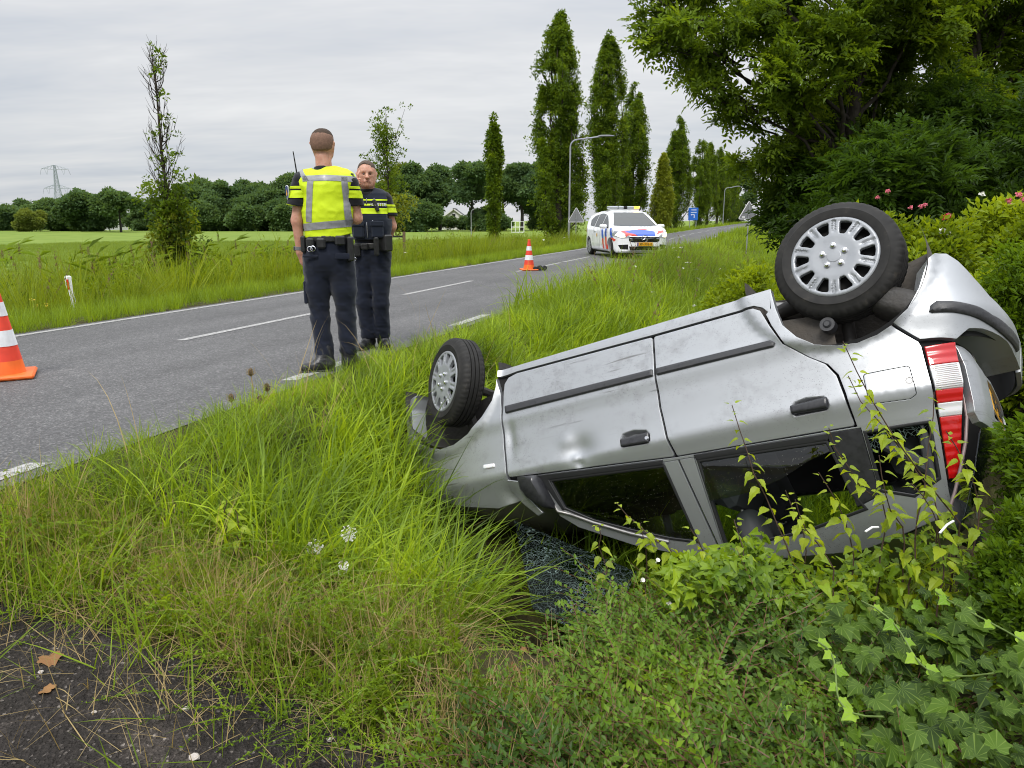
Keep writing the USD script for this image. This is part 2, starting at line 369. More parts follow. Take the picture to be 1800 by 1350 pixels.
# road, edge strips, dashes: sheets that follow the road's rise
def strip(y0, y1, fx0, fx1, lift, step=0.6):
    n = max(2, int((y1 - y0) / step) + 1)
    ys = np.linspace(y0, y1, n)
    a, b = fx0(ys), fx1(ys)
    k = np.linspace(0, 1, 5)
    X = a[:, None] + (b - a)[:, None] * k
    Yy = np.repeat(ys[:, None], 5, 1)
    Z = road_z(Yy) + lift
    return np.stack([X, Yy, Z], -1).reshape(-1, 3), grid_faces(n, 5)[:, ::-1]
tag(obj('road', cat([strip(-25, 60, lambda y: left_edge(y), lambda y: edge_right(y), 0.0), strip(60, 330, lambda y: left_edge(y), lambda y: edge_right(y) + 0.0, 0.0, 3.0)]), asphalt, smooth=True), kind='structure')
tag(obj('edge_line', cat([strip(-12, 60, lambda y: left_edge(y) + 0.12, lambda y: left_edge(y) + 0.22, 0.004), strip(60, 250, lambda y: left_edge(y) + 0.12, lambda y: left_edge(y) + 0.24, 0.006, 3.0)]), road_paint, smooth=True), kind='structure')
_rl = [strip(a, a + 1.05, lambda y: edge_right(y) - 0.24, lambda y: edge_right(y) - 0.12, 0.004, 0.3) for a in np.arange(-9.6, 120, 3.03)]
tag(obj('edge_dash', cat(_rl), road_paint, smooth=True), kind='structure')
_cl = lambda y: left_edge(y) + CENTRE
for _y0, _y1 in [(-3.2, -0.3), (1.6, 4.3), (7.5, 9.9), (12.3, 15.2), (18.0, 21.9), (22.2, 25.5)] + [(a, a + 3.1) for a in np.arange(29.3, 200, 5.6)]:
    tag(obj('centre_dash', strip(_y0, _y1, lambda y: _cl(y) - 0.05, lambda y: _cl(y) + 0.05, 0.004, 0.4), road_paint, smooth=True), kind='structure')
# ------------------------------------------------------------ the overturned car: body surface in its own frame (S forward, Y towards the visible right side, T up when upright)
CAR_AZ, CAR_EL, CAR_RO = np.radians([149.177, -20.53, 25.161]); CAR_O = np.array([1.53, 3.558, 1.034])
_f = np.array([np.cos(CAR_EL) * np.cos(CAR_AZ), np.cos(CAR_EL) * np.sin(CAR_AZ), np.sin(CAR_EL)])
_n0 = np.cross([0, 0, 1], _f); _n0 /= np.linalg.norm(_n0)
_n = np.cos(CAR_RO) * _n0 + np.sin(CAR_RO) * np.cross(_f, _n0); _u = -np.cross(_f, _n)
CAR_M = np.eye(4); CAR_M[:3, 0] = _f; CAR_M[:3, 1] = -_n; CAR_M[:3, 2] = _u; CAR_M[:3, 3] = CAR_O
CAR_YC = -0.80                                                        # the car's middle plane
_plan = np.array([(3.06, -0.80), (3.05, -0.55), (3.0, -0.33), (2.9, -0.16), (2.76, -0.06), (2.58, -0.006), (2.3, 0.02), (1.7, 0.03), (1.1, 0.033), (0.5, 0.033), (0.15, 0.03),
                  (-0.08, 0.018), (-0.24, -0.012), (-0.37, -0.062), (-0.455, -0.130), (-0.51, -0.22), (-0.545, -0.34), (-0.565, -0.5), (-0.575, -0.80)])[::-1]
_sl = np.r_[0, np.cumsum(np.linalg.norm(np.diff(_plan, axis=0), axis=1))]
_cs = CubicSpline(_sl, _plan)
_ss = np.linspace(0, _sl[-1], 4000); _pp2 = _cs(_ss)
_arc = np.r_[0, np.cumsum(np.linalg.norm(np.diff(_pp2, axis=0), axis=1))]
_u0 = _arc[np.argmin(np.abs(_pp2[:, 0] - 0.0) + (_pp2[:, 1] < -0.1) * 9)]
_uu = _arc - _u0                                                       # u = 0 beside the rear axle, growing forwards
_tan = np.gradient(_pp2, _uu, axis=0); _tan /= np.linalg.norm(_tan, axis=1, keepdims=True)
_nor = np.stack([-_tan[:, 1], _tan[:, 0]], 1)                           # outward normal of the plan curve
U_MIN, U_MAX = _uu[0], _uu[-1]
_DT = PchipInterpolator([-0.2, -0.10, -0.03, 0.03, 0.09, 0.16, 0.30, 0.385, 0.405, 0.47, 0.58, 0.66, 0.705, 0.72, 0.79, 0.83, 0.90, 1.10, 1.25, 1.33, 1.4],
                        [0.16, 0.085, 0.045, 0.022, 0.012, 0.008, 0.001, -0.007, -0.003, 0.006, 0.007, 0.003, 0.0, 0.005, 0.038, 0.055, 0.085, 0.175, 0.245, 0.29, 0.34])
R_ARCH, F_ARCH = (0.03, 0.02), (2.44, 0.05)

def car_W(u, T, out=0.0):
    """Body surface: u along the waist, T up; out = metres proud of it. Returns (S, Y, T)."""
    u = np.clip(np.asarray(u, float), U_MIN, U_MAX); T = np.asarray(T, float)
    p = np.stack([np.interp(u, _uu, _pp2[:, 0]), np.interp(u, _uu, _pp2[:, 1])], -1)
    n = np.stack([np.interp(u, _uu, _nor[:, 0]), np.interp(u, _uu, _nor[:, 1])], -1)
    D = _DT(T)
    for (cs, ct), r0 in ((R_ARCH, 0.385), (F_ARCH, 0.40)):
        r = np.hypot(u - cs, T - ct)
        D = D - 0.016 * (1 - smoothstep(r0 + 0.035, r0 + 0.075, r)) * smoothstep(0.05, 0.15, r)
    b = smoothstep(0.22, 0.42, -u) * (1 - smoothstep(0.40, 0.62, T)) + smoothstep(2.62, 2.75, u) * (1 - smoothstep(0.35, 0.5, T))
    D = D - 0.035 * b                                                   # bumpers stand proud
    # the dents in the front door and fender
    D = D + 0.026 * np.exp(-((u - 1.47) / 0.085) ** 2 - ((T - 0.66) / 0.065) ** 2) - 0.010 * np.exp(-((u - 1.545) / 0.05) ** 2 - ((T - 0.60) / 0.04) ** 2)
    D = D + 0.011 * np.exp(-((u - 1.48) / 0.025) ** 2 - ((T - 0.735) / 0.02) ** 2) - 0.007 * np.exp(-((u - 1.50) / 0.02) ** 2 - ((T - 0.70) / 0.015) ** 2)
    D = D + 0.012 * np.exp(-((u - 1.93) / 0.03) ** 2 - ((T - 0.50) / 0.10) ** 2) + 0.02 * np.exp(-((u - 1.98) / 0.05) ** 2 - ((T - 0.83) / 0.05) ** 2)
    D = D - np.asarray(out, float)
    return np.stack([p[..., 0] - n[..., 0] * D, p[..., 1] - n[..., 1] * D, T + 0 * u], -1)

def to_local(P):
    """(S, Y, T) -> the car's right-handed frame."""
    P = np.asarray(P, float); return np.stack([P[..., 0], -P[..., 1], P[..., 2]], -1)

def mirror(P):
    P = np.array(P, float); P[..., 1] = 2 * CAR_YC - P[..., 1]; return P
# ------------------------------------------------------------ car materials
def car_paint(name, base, metal, rough, dirt):
    nodes = {'tc': ('texture_coordinate', {}),
             'mp': ('mapping', {'scale': (1.0, 1.0, 2.3), 'rotation': (0, 0.35, 0)}),
             'v': ('voronoi_texture', {'scale': 88.0, 'feature': 'f1', 'randomness': 1.0}), 'lt': ('math', {'math_type': 'less_than', 'value2': 0.18}),
             'sc': ('separate_color', {}), 'gt': ('math', {'math_type': 'greater_than', 'value2': 0.45}),
             'n': ('noise_texture', {'scale': 1.9, 'detail': 4.0, 'roughness': 0.6}), 'nr': ('map_range', {'from_min': 0.42, 'from_max': 0.58, 'clamp': True}),
             'n2': ('noise_texture', {'scale': 14.0, 'detail': 5.0, 'roughness': 0.7}), 'n2r': ('map_range', {'from_min': 0.50, 'from_max': 0.75, 'to_max': 0.35, 'clamp': True}),
             'fl': ('noise_texture', {'scale': 900.0, 'detail': 1.0}), 'flr': ('map_range', {'from_min': 0.3, 'from_max': 0.7, 'to_min': 0.93, 'to_max': 1.07}),
             'ms': ('mapping', {'rotation': (0, 0.30, 0), 'scale': (2.6, 2.0, 46.0)}), 'ns': ('noise_texture', {'scale': 1.0, 'detail': 3.0}), 'nsr': ('map_range', {'from_min': 0.62, 'from_max': 0.70, 'to_max': 0.55 if dirt > .95 else 0.0, 'clamp': True}), 'fs': ('math', {'math_type': 'multiply'}), 'f6': ('math', {'math_type': 'maximum'}),
             'f1': ('math', {'math_type': 'multiply'}), 'f2': ('math', {'math_type': 'multiply'}), 'f3': ('math', {'math_type': 'multiply'}), 'f4': ('math', {'math_type': 'maximum'}), 'f5': ('math', {'math_type': 'multiply', 'value2': dirt}),
             'cc': ('combine_xyz', {}), 'bm': ('mix_color', {'blend_type': 'multiply', 'fac': 1.0, 'a': base, 'use_clamp': False}),
             'p': ('principled_bsdf', {'base_color': base, 'metallic': metal, 'roughness': rough, 'coat_weight': 0.25, 'coat_roughness': 0.12}),
             'd': ('principled_bsdf', {'base_color': (0.035, 0.027, 0.016), 'roughness': 0.9, 'specular_ior_level': 0.2}), 'm': ('mix_closure', {})}
    links = [('tc.object', 'mp.vector'), ('mp.vector', 'v.vector'), ('tc.object', 'n.vector'), ('tc.object', 'n2.vector'), ('tc.object', 'fl.vector'), ('v.distance', 'lt.value1'), ('v.color', 'sc.color'),
             ('sc.r', 'gt.value1'), ('n.fac', 'nr.value'), ('n2.fac', 'n2r.value'), ('lt.value', 'f1.value1'), ('gt.value', 'f1.value2'), ('f1.value', 'f2.value1'), ('nr.result', 'f2.value2'),
             ('n2r.result', 'f3.value1'), ('nr.result', 'f3.value2'), ('f2.value', 'f4.value1'), ('f3.value', 'f4.value2'), ('tc.object', 'ms.vector'), ('ms.vector', 'ns.vector'), ('ns.fac', 'nsr.value'), ('nsr.result', 'fs.value1'), ('nr.result', 'fs.value2'), ('f4.value', 'f6.value1'), ('fs.value', 'f6.value2'), ('f6.value', 'f5.value1'), ('f5.value', 'm.fac'),
             ('fl.fac', 'flr.value'), ('flr.result', 'cc.x'), ('flr.result', 'cc.y'), ('flr.result', 'cc.z'), ('cc.vector', 'bm.b'), ('bm.result', 'p.base_color'),
             ('p.BSDF', 'm.closure1'), ('d.BSDF', 'm.closure2')]
    return mat(name, nodes, links, 'm.closure')
silver = car_paint('silver_paint', (0.385, 0.395, 0.405), 0.85, 0.45, 0.9)
silver_dirty = car_paint('silver_paint_dirty', (0.385, 0.395, 0.405), 0.85, 0.46, 1.0)
black_plastic = plain('black_plastic', (0.02, 0.02, 0.022), 0.42, var=0.25, scale=30, bump=0.0006, bscale=900)
black_trim = plain('black_trim', (0.018, 0.018, 0.02), 0.33, var=0.2, scale=25)
seal_rubber = plain('seal_rubber', (0.012, 0.012, 0.013), 0.5)
cavity = plain('dark_cavity', (0.012, 0.012, 0.012), 0.8, 0.2)
underseal = plain('underseal', (0.055, 0.047, 0.038), 0.75, var=0.45, scale=9, bump=0.003, bscale=60)
liner_mat = plain('arch_liner', (0.03, 0.027, 0.024), 0.65, var=0.45, scale=14, bump=0.004, bscale=45)
seat_cloth = plain('seat_cloth', (0.045, 0.047, 0.052), 0.85, var=0.2, scale=60, bump=0.001, bscale=700)
interior_grey = plain('interior_grey', (0.045, 0.046, 0.05), 0.7, var=0.15, scale=15)
chrome = plain('chrome', (0.75, 0.75, 0.76), 0.12, metal=1.0)
steel_dull = plain('dull_steel', (0.28, 0.27, 0.26), 0.45, metal=0.8, var=0.2)
hub_silver = plain('hubcap_silver', (0.25, 0.26, 0.275), 0.42, metal=0.3, coat=0.25, var=0.06, scale=12)
rubber = mat('tyre_rubber', {'tc': ('texture_coordinate', {}), 'n': ('noise_texture', {'scale': 16.0, 'detail': 5.0, 'roughness': 0.65}), 'r': ('rgb_ramp', {'ramp': [(0.35, (0.010, 0.0095, 0.009)), (0.6, (0.018, 0.017, 0.0155)), (0.78, (0.05, 0.043, 0.034))]}),
    'n2': ('noise_texture', {'scale': 400.0, 'detail': 2.0}), 'b': ('bump', {'strength': 0.5, 'distance': 0.001}), 'p': ('principled_bsdf', {'roughness': 0.7, 'specular_ior_level': 0.28})},
    [('tc.object', 'n.vector'), ('tc.object', 'n2.vector'), ('n.fac', 'r.fac'), ('r.color', 'p.base_color'), ('n2.fac', 'b.height'), ('b.normal', 'p.normal')], 'p.BSDF')

def lens(name, col, rough=0.18, glow=0.0):
    return mat(name, {'tc': ('texture_coordinate', {}), 'w': ('wave_texture', {'wave_type': 'bands', 'bands_direction': 'z', 'profile': 'sine', 'scale': 9.0}), 'b': ('bump', {'strength': 0.5, 'distance': 0.004}),
                      'p': ('principled_bsdf', {'base_color': col, 'roughness': rough, 'coat_weight': 1.0, 'coat_roughness': 0.03, 'subsurface_weight': 0.15, 'subsurface_scale': 0.01})},
               [('tc.object', 'w.vector'), ('w.fac', 'b.height'), ('b.normal', 'p.normal')], 'p.BSDF')
lens_red = lens('red_lens', (0.42, 0.005, 0.006)); lens_clear = lens('clear_lens', (0.6, 0.58, 0.58))
def pane(name, tint, dirt=0.0, f0=0.04):
    nodes = {'tr': ('transparent_bsdf', {'color': tint}), 'gl': ('glossy_bsdf', {'color': (0.95, 0.97, 1.0), 'roughness': 0.015}), 'lw': ('layer_weight', {'blend': 0.5}),
             'pw': ('math', {'math_type': 'power', 'value2': 4.0}), 'ma': ('math', {'math_type': 'multiply_add', 'value2': 0.9, 'value3': f0}), 'm': ('mix_closure', {})}
    links = [('lw.facing', 'pw.value1'), ('pw.value', 'ma.value1'), ('ma.value', 'm.fac'), ('tr.BSDF', 'm.closure1'), ('gl.BSDF', 'm.closure2')]
    out = 'm.closure'
    if dirt:
        nodes.update({'tc': ('texture_coordinate', {}), 'v': ('voronoi_texture', {'scale': 120.0}), 'lt': ('math', {'math_type': 'less_than', 'value2': 0.16}), 'sc': ('separate_color', {}), 'gt': ('math', {'math_type': 'greater_than', 'value2': 0.68}),
                      'mu': ('math', {'math_type': 'multiply'}), 'mu2': ('math', {'math_type': 'multiply', 'value2': dirt}), 'd': ('diffuse_bsdf', {'color': (0.30, 0.31, 0.27)}), 'm2': ('mix_closure', {})})
        links += [('tc.object', 'v.vector'), ('v.distance', 'lt.value1'), ('v.color', 'sc.color'), ('sc.g', 'gt.value1'), ('lt.value', 'mu.value1'), ('gt.value', 'mu.value2'), ('mu.value', 'mu2.value1'),
                  ('mu2.value', 'm2.fac'), ('m.closure', 'm2.closure1'), ('d.BSDF', 'm2.closure2')]
        out = 'm2.closure'
    return mat(name, nodes, links, out)
car_glass = pane('car_glass', (0.42, 0.50, 0.46), 0.6, 0.07)
plate_yellow = plain('plate_yellow', (0.72, 0.36, 0.015), 0.35, coat=0.4)
plate_blue = plain('plate_blue', (0.01, 0.06, 0.33), 0.35)
plate_ink = plain('plate_ink', (0.01, 0.01, 0.01), 0.5)
crack_white = plain('crack_white', (0.50, 0.56, 0.54), 0.5)
laminated = mat('laminated_glass', {'tr': ('transparent_bsdf', {'color': (0.10, 0.15, 0.13)}), 'gl': ('glossy_bsdf', {'color': (0.6, 0.66, 0.66), 'roughness': 0.12}), 'df': ('diffuse_bsdf', {'color': (0.27, 0.37, 0.33)}),
    'tc': ('texture_coordinate', {}), 'n': ('noise_texture', {'scale': 4.0, 'detail': 3.0}), 'va': ('vector_math', {'math_type': 'add'}), 'v1': ('voronoi_texture', {'feature': 'distance_to_edge', 'scale': 13.0}), 'v2': ('voronoi_texture', {'feature': 'distance_to_edge', 'scale': 48.0}),
    'sc': ('vector_math', {'math_type': 'scale', 'scale': 0.35}), 'l1': ('map_range', {'from_min': 0.0, 'from_max': 0.010, 'to_min': 0.55, 'to_max': 0.0, 'clamp': True}), 'l2': ('map_range', {'from_min': 0.0, 'from_max': 0.045, 'to_min': 0.5, 'to_max': 0.0, 'clamp': True}),
    'pt': ('map_range', {'from_min': 0.45, 'from_max': 0.65, 'to_min': 0.3, 'to_max': 1.0, 'clamp': True}), 'm2': ('math', {'math_type': 'multiply'}), 'mx': ('math', {'math_type': 'maximum'}), 'a': ('mix_closure', {'fac': 0.008}), 'b': ('mix_closure', {})},
    [('tc.object', 'n.vector'), ('n.color', 'sc.vector1'), ('tc.object', 'va.vector1'), ('sc.vector', 'va.vector2'), ('va.vector', 'v1.vector'), ('va.vector', 'v2.vector'), ('v1.distance', 'l1.value'), ('v2.distance', 'l2.value'), ('n.fac', 'pt.value'), ('l2.result', 'm2.value1'), ('pt.result', 'm2.value2'),
     ('l1.result', 'mx.value1'), ('m2.value', 'mx.value2'), ('tr.BSDF', 'a.closure1'), ('gl.BSDF', 'a.closure2'), ('a.closure', 'b.closure1'), ('df.BSDF', 'b.closure2'), ('mx.value', 'b.fac')], 'b.closure')

# ------------------------------------------------------------ panels: a polygon in (u, T) meshed on the body surface, edges turned in
def ring_points(poly, step):
    ext = poly.exterior if hasattr(poly, 'exterior') else poly
    c = np.array(ext.coords)[:-1]
    if not ext.is_ccw:
        c = c[::-1]
    out = []
    for a, b in zip(c, np.roll(c, -1, axis=0)):
        n = max(1, int(np.ceil(np.linalg.norm(b - a) / step)))
        out.append(a + (b - a) * np.arange(n)[:, None] / n)
    return np.vstack(out)

def inward(ring, d):
    t = np.roll(ring, -1, 0) - np.roll(ring, 1, 0); t /= np.linalg.norm(t, axis=1, keepdims=True) + 1e-9
    return ring + np.stack([-t[:, 1], t[:, 0]], 1) * d

def panel(pts, out=0.0, step=0.022, bev=0.0009, depth=0.022, shrink=0.0, surf=None, rnd=0.0, holes=()):
    surf = surf or car_W
    poly = pts if hasattr(pts, 'exterior') else Polygon(pts)
    poly = poly.buffer(0)
    if shrink:
        poly = poly.buffer(-shrink, join_style=2)
    if rnd:
        poly = poly.buffer(-rnd).buffer(rnd, quad_segs=5)
    for h in holes:
        poly = poly.difference(h if hasattr(h, 'exterior') else Polygon(h))
    if hasattr(poly, 'geoms'):
        return cat([panel(g, out, step, bev, depth, 0, surf) for g in poly.geoms if g.area > 1e-5])
    rings = [ring_points(poly.exterior, step * 0.6)] + [ring_points(LineString(i.coords).is_ring and Polygon(i).exterior, step * 0.5)[::-1] for i in poly.interiors]
    inn = [inward(r, bev) for r in rings]
    core = Polygon(inn[0], [i for i in inn[1:]]).buffer(0)
    x0, y0, x1, y1 = poly.bounds
    gx, gy = np.meshgrid(np.arange(x0, x1, step), np.arange(y0, y1, step), indexing='ij')
    g = np.stack([gx.ravel(), gy.ravel()], 1); g[:, 0] += (np.arange(len(g)) % 2) * 1e-4
    g = g[shapely.contains_xy(core.buffer(-step * 0.35), g[:, 0], g[:, 1])] if core.buffer(-step * 0.35).area > 0 else g[:0]
    P = np.vstack(inn + [g])
    tri = Delaunay(P).simplices
    cen = P[tri].mean(1)
    tri = tri[shapely.contains_xy(core, cen[:, 0], cen[:, 1])]
    a = P[tri]; area = np.cross(a[:, 1] - a[:, 0], a[:, 2] - a[:, 0])
    tri = np.where((area < 0)[:, None], tri[:, ::-1], tri)[np.abs(area) > 1e-9]
    V = [surf(P[:, 0], P[:, 1], out)]; F = [tri]; base = len(P); off = 0
    for r, i in zip(rings, inn):
        n = len(r); k = np.arange(n); k2 = (k + 1) % n
        V += [surf(r[:, 0], r[:, 1], out - bev * 0.8), surf(r[:, 0], r[:, 1], out - depth)]
        A, B, C = off + k, base + k, base + n + k
        A2, B2, C2 = off + k2, base + k2, base + n + k2
        F += [np.stack([A, B, B2], 1), np.stack([A, B2, A2], 1), np.stack([B, C, C2], 1), np.stack([B, C2, B2], 1)]
        base += 2 * n; off += n
    return to_local(np.vstack(V)), np.vstack(F)

def both(m):
    """The same mesh on the far side of the car."""
    v, f = m; w = np.array(v); w[:, 1] = -2 * CAR_YC - w[:, 1]; return w, f[:, ::-1]

G = 0.003                                                              # half a panel gap
P_FDOOR = [(1.966, .20), (1.957, .15), (1.925, .115), (1.86, .103), (.957, .136), (.967, .355), (.967, .54), (.949, .70), (.928, .797), (1.30, .772), (1.76, .744), (1.86, .738), (1.962, .730), (1.976, .57), (1.976, .36)]
P_RDOOR = [(.951, .137), (.45, .147), (.405, .152), (.372, .175), (.341, .267), (.298, .372), (.201, .461), (.131, .516), (.096, .581), (.082, .678), (.069, .818), (.922, .797), (.943, .70), (.961, .54), (.961, .355)]
P_SILL = [(2.0, .052), (2.0, .098), (1.93, .098), (1.86, .094), (.955, .127), (.45, .138), (.40, .142), (.36, .165), (.328, .21), (.312, .1), (.308, .078)]
P_FENDER = [(2.006, .052), (2.006, .10), (1.985, .22), (1.983, .36), (1.983, .57), (1.970, .735), (1.93, .79), (1.90, .86), (2.1, .885), (2.35, .84), (2.6, .76), (2.85, .62), (2.95, .47), (2.78, .435), (2.70, .355), (2.631, .408), (2.489, .454), (2.366, .451), (2.243, .41), (2.129, .329), (2.046, .24), (2.014, .158), (2.006, .08)]
P_FBUMP = [(2.706, .345), (2.736, .222), (2.753, .121), (2.727, .053), (2.70, .03), (2.74, .03), (3.55, .03), (3.55, .46), (2.95, .45), (2.78, .425)]
P_QUART = [(.307, .078), (.307, .10), (.300, .19), (.283, .281), (.227, .363), (.157, .42), (.07, .448), (-.017, .457), (-.102, .44), (-.166, .412), (-.255, .505), (-.262, .53), (-.262, .60), (-.262, .83), (-.256, 1.10), (-.235, 1.10), (-.238, .836), (.064, .828), (.074, .678), (.088, .581), (.123, .521), (.195, .467), (.290, .378), (.333, .27), (.35, .205), (.322, .18), (.318, .10), (.316, .078)]
P_RBUMP = [(-.172, .402), (-.262, .497), (-.34, .507), (-.40, .522), (-.425, .503), (-.457, .480), (-.52, .479), (-.61, .49), (-.75, .50), (-.9, .52), (-1.17, .52), (-1.17, .37), (-.8, .37), (-.70, .352), (-.614, .312), (-.549, .238), (-.491, .154), (-.447, .114), (-.395, .112), (-.361, .135), (-.338, .183), (-.298, .269), (-.240, .351)]
P_FUEL = Polygon([(-.012, .607), (-.195, .607), (-.197, .735), (-.17, .748), (-.012, .742)]).buffer(-.012).buffer(.012)
P_HF = Polygon([(1.214, .655), (1.196, .626), (1.13, .618), (1.055, .634), (1.036, .66), (1.036, .70), (1.055, .713), (1.20, .706), (1.213, .69)])
P_HR = Polygon([(.324, .690), (.300, .662), (.245, .652), (.165, .664), (.149, .69), (.149, .715), (.165, .734), (.31, .733), (.323, .715)])

def bowl_surf(poly, deep):
    def s(u, T, out=0.0):
        d = shapely.distance(poly.exterior, shapely.points(np.asarray(u), np.asarray(T)))
        return car_W(u, T, np.asarray(out) - deep * smoothstep(0.0, 0.022, d))
    return s

wreck = thing('overturned_car', 'silver hatchback lying wrecked on its roof in the grassy ditch', 'car', matrix=CAR_M)
fd = obj('front_door', panel(P_FDOOR, step=0.013, shrink=G, rnd=.012, holes=[P_HF]), silver_dirty, wreck, 35, label='dented front door of the wreck, muddy')
rd = obj('rear_door', panel(P_RDOOR, step=0.02, shrink=G, rnd=.010, holes=[P_HR]), silver, wreck, 35)
for d_, P_, in ((fd, P_HF), (rd, P_HR)):
    obj('handle_recess', panel(P_, surf=bowl_surf(P_, 0.03), step=0.006, bev=0.002, depth=0.01), silver, d_, 60)
    x0, y0, x1, y1 = P_.bounds
    obj('handle', panel([(x0 + .004, y1 - .062), (x1 - .004, y1 - .056), (x1 - .006, y1 - .016), (x0 + .012, y1 - .008)], out=0.012, step=0.008, bev=0.006, depth=0.03, rnd=.006), black_trim, d_, 40)
_lk = car_W(1.052, .683, 0.013)
obj('key_lock', xf(lathe([(0, .004), (.009, .004), (.011, 0), (.011, -.004)], 16), np.array([[1, 0, 0, _lk[0]], [0, 0, -1, -_lk[1]], [0, 1, 0, _lk[2]], [0, 0, 0, 1]])), chrome, fd)
obj('door_moulding', panel([(1.955, .296), (.974, .322), (.974, .362), (1.948, .344)], out=0.013, step=0.02, bev=0.007, depth=0.03, rnd=.006), black_plastic, fd, 40)
obj('door_moulding', panel([(.954, .323), (.352, .340), (.331, .358), (.341, .378), (.954, .363)], out=0.013, step=0.02, bev=0.007, depth=0.03, rnd=.006), black_plastic, rd, 40)
obj('sill', panel(P_SILL, step=0.025, shrink=.001), silver, wreck, 35)
fender = obj('front_wing', panel(P_FENDER, step=0.018, shrink=.002, depth=0.045), silver_dirty, wreck, 35)
obj('indicator', panel([(2.143, .622), (2.058, .628), (2.056, .652), (2.140, .647)], out=0.008, step=0.01, bev=0.004, rnd=.006), lens_clear, fender, 40)
obj('front_bumper', panel(P_FBUMP, step=0.025, shrink=.003, depth=0.10), silver_dirty, wreck, 35)
quart = obj('rear_wing', panel(P_QUART, step=0.018, shrink=.001, depth=0.05, holes=[P_FUEL.buffer(.003)]), silver, wreck, 35)
ff = obj('fuel_flap', panel(P_FUEL, step=0.016), silver, quart, 35)
_dm = Point(-.183, .672).buffer(.016)
obj('flap_dimple', panel(_dm, surf=bowl_surf(_dm, 0.012), out=0.002, step=0.005, bev=0.001, depth=0.004), steel_dull, ff, 60)
rb = obj('rear_bumper', panel(P_RBUMP, step=0.022, shrink=.003, depth=0.15), silver, wreck, 35)
obj('bumper_moulding', panel([(-.316, .386), (-.326, .360), (-.349, .346), (-.417, .362), (-.492, .385), (-.57, .415), (-.70, .432), (-.95, .44), (-.95, .49), (-.72, .487), (-.64, .478), (-.551, .455), (-.468, .427), (-.402, .409), (-.325, .394)], out=0.014, step=0.014, bev=0.008, depth=0.03), black_plastic, rb, 40)
# dark shell behind every gap
_in = Polygon([(-.36, .15), (-.36, .09), (3.5, .07), (3.5, .55), (2.6, .8), (1.9, .86), (1.78, .80), (.06, .84), (-.25, .84), (-.25, 1.1), (-.385, 1.08), (-.395, .50), (-1.15, .48), (-1.15, .40), (-.75, .40), (-.6, .34)])
for c_, r_ in ((R_ARCH, .415), (F_ARCH, .425)):
    _in = _in.difference(Polygon([(c_[0] - r_, -.5), (c_[0] + r_, -.5), (c_[0] + r_, 0)] + [(c_[0] + r_ * math.cos(a), c_[1] + r_ * math.sin(a)) for a in np.linspace(0, math.pi, 30)] + [(c_[0] - r_, 0)]))
obj('inner_body', panel(_in, out=-.03, step=0.05, bev=.001, depth=.002), cavity, wreck, True)
# far side of the body, the same panels mirrored
_up = lambda P, T0: Polygon(P).buffer(0).intersection(Polygon([(-2, T0), (5, T0), (5, 3), (-2, 3)]))
far_side = [panel(P_FDOOR, step=.04, shrink=G), panel(P_RDOOR, step=.04, shrink=G), panel(_up(P_FENDER, .2), step=.04), panel(P_FBUMP, step=.05), panel(_up(P_QUART, .25), step=.04), panel(_up(P_RBUMP, .40), step=.05)]
obj('far_side_panels', both(cat(far_side)), silver_dirty, wreck, 35)
obj('inner_body', both(panel(max(getattr(_up(_in, .30), 'geoms', [_up(_in, .30)]), key=lambda g: g.area), out=-.03, step=.07, bev=.001, depth=.002)), cavity, wreck, True)

# glasshouse
W_FRONT = Polygon([(1.70, .786), (1.003, .826), (.940, 1.215), (1.087, 1.180), (1.286, 1.115), (1.50, 1.035), (1.655, .95)])
W_REAR = Polygon([(.824, .834), (.205, .857), (.185, .95), (.165, 1.085), (.12, 1.165), (.40, 1.225), (.69, 1.254), (.815, 1.25)])
W_QUART = Polygon([(.043, .847), (-.232, .847), (-.233, 1.08), (-.10, 1.140), (.043, 1.10)])
HOUSE = Polygon([(1.765, .748), (1.30, .776), (.93, .800), (.069, .822), (-.262, .832), (-.262, 1.13), (-.27, 1.22), (.2, 1.335), (.75, 1.325), (1.0, 1.275), (1.30, 1.185), (1.60, 1.055), (1.70, .98)])
SILVER_B = Polygon([(1.0, .812), (.836, .816), (.824, 1.29), (.93, 1.265)])
BLACK_C = Polygon([(.20, .826), (.052, .830), (.050, 1.115), (.16, 1.15), (.18, .95)])
SEAL_F = Polygon([(1.765, .750), (1.003, .800), (1.003, .826), (1.70, .786), (1.65, .95), (1.672, .955)])
SEAL_R = Polygon([(.835, .804), (.19, .826), (.20, .857), (.828, .834)])
_frame = HOUSE
for g_ in (W_FRONT, W_REAR, W_QUART, SILVER_B.buffer(.002), BLACK_C.buffer(.002), SEAL_F.buffer(.001), SEAL_R.buffer(.001)):
    _frame = _frame.difference(g_)
_frame = max(getattr(_frame, 'geoms', [_frame]), key=lambda g: g.area)
obj('roof_rail', panel(_frame, step=.02, depth=.03), silver, wreck, 35)
for a, b in (((1.0, .812), (.921, .814)), ((.915, .814), (.836, .816))):
    k = 1 if a[0] > .95 else 0
    obj('door_pillar', panel([a, b, (.846 if k else .824, 1.29), (.93 if k else .840, 1.275)], out=.003, step=.02, shrink=.0015), silver, fd if k else rd, 35)
obj('rear_pillar', panel(BLACK_C, out=.002, step=.02, shrink=.001), black_trim, rd, 35)
obj('window_seal', panel(SEAL_F, out=.006, step=.02, bev=.004), seal_rubber, fd, 35)
obj('window_seal', panel(SEAL_R, out=.006, step=.02, bev=.004), seal_rubber, rd, 35)
for w_, d_ in ((W_FRONT, fd), (W_REAR, rd), (W_QUART, quart)):
    obj('window_seal', panel(w_.buffer(.004).difference(w_.buffer(-.010)), out=.003, step=.012, bev=.003, depth=.03), seal_rubber, d_, 35)
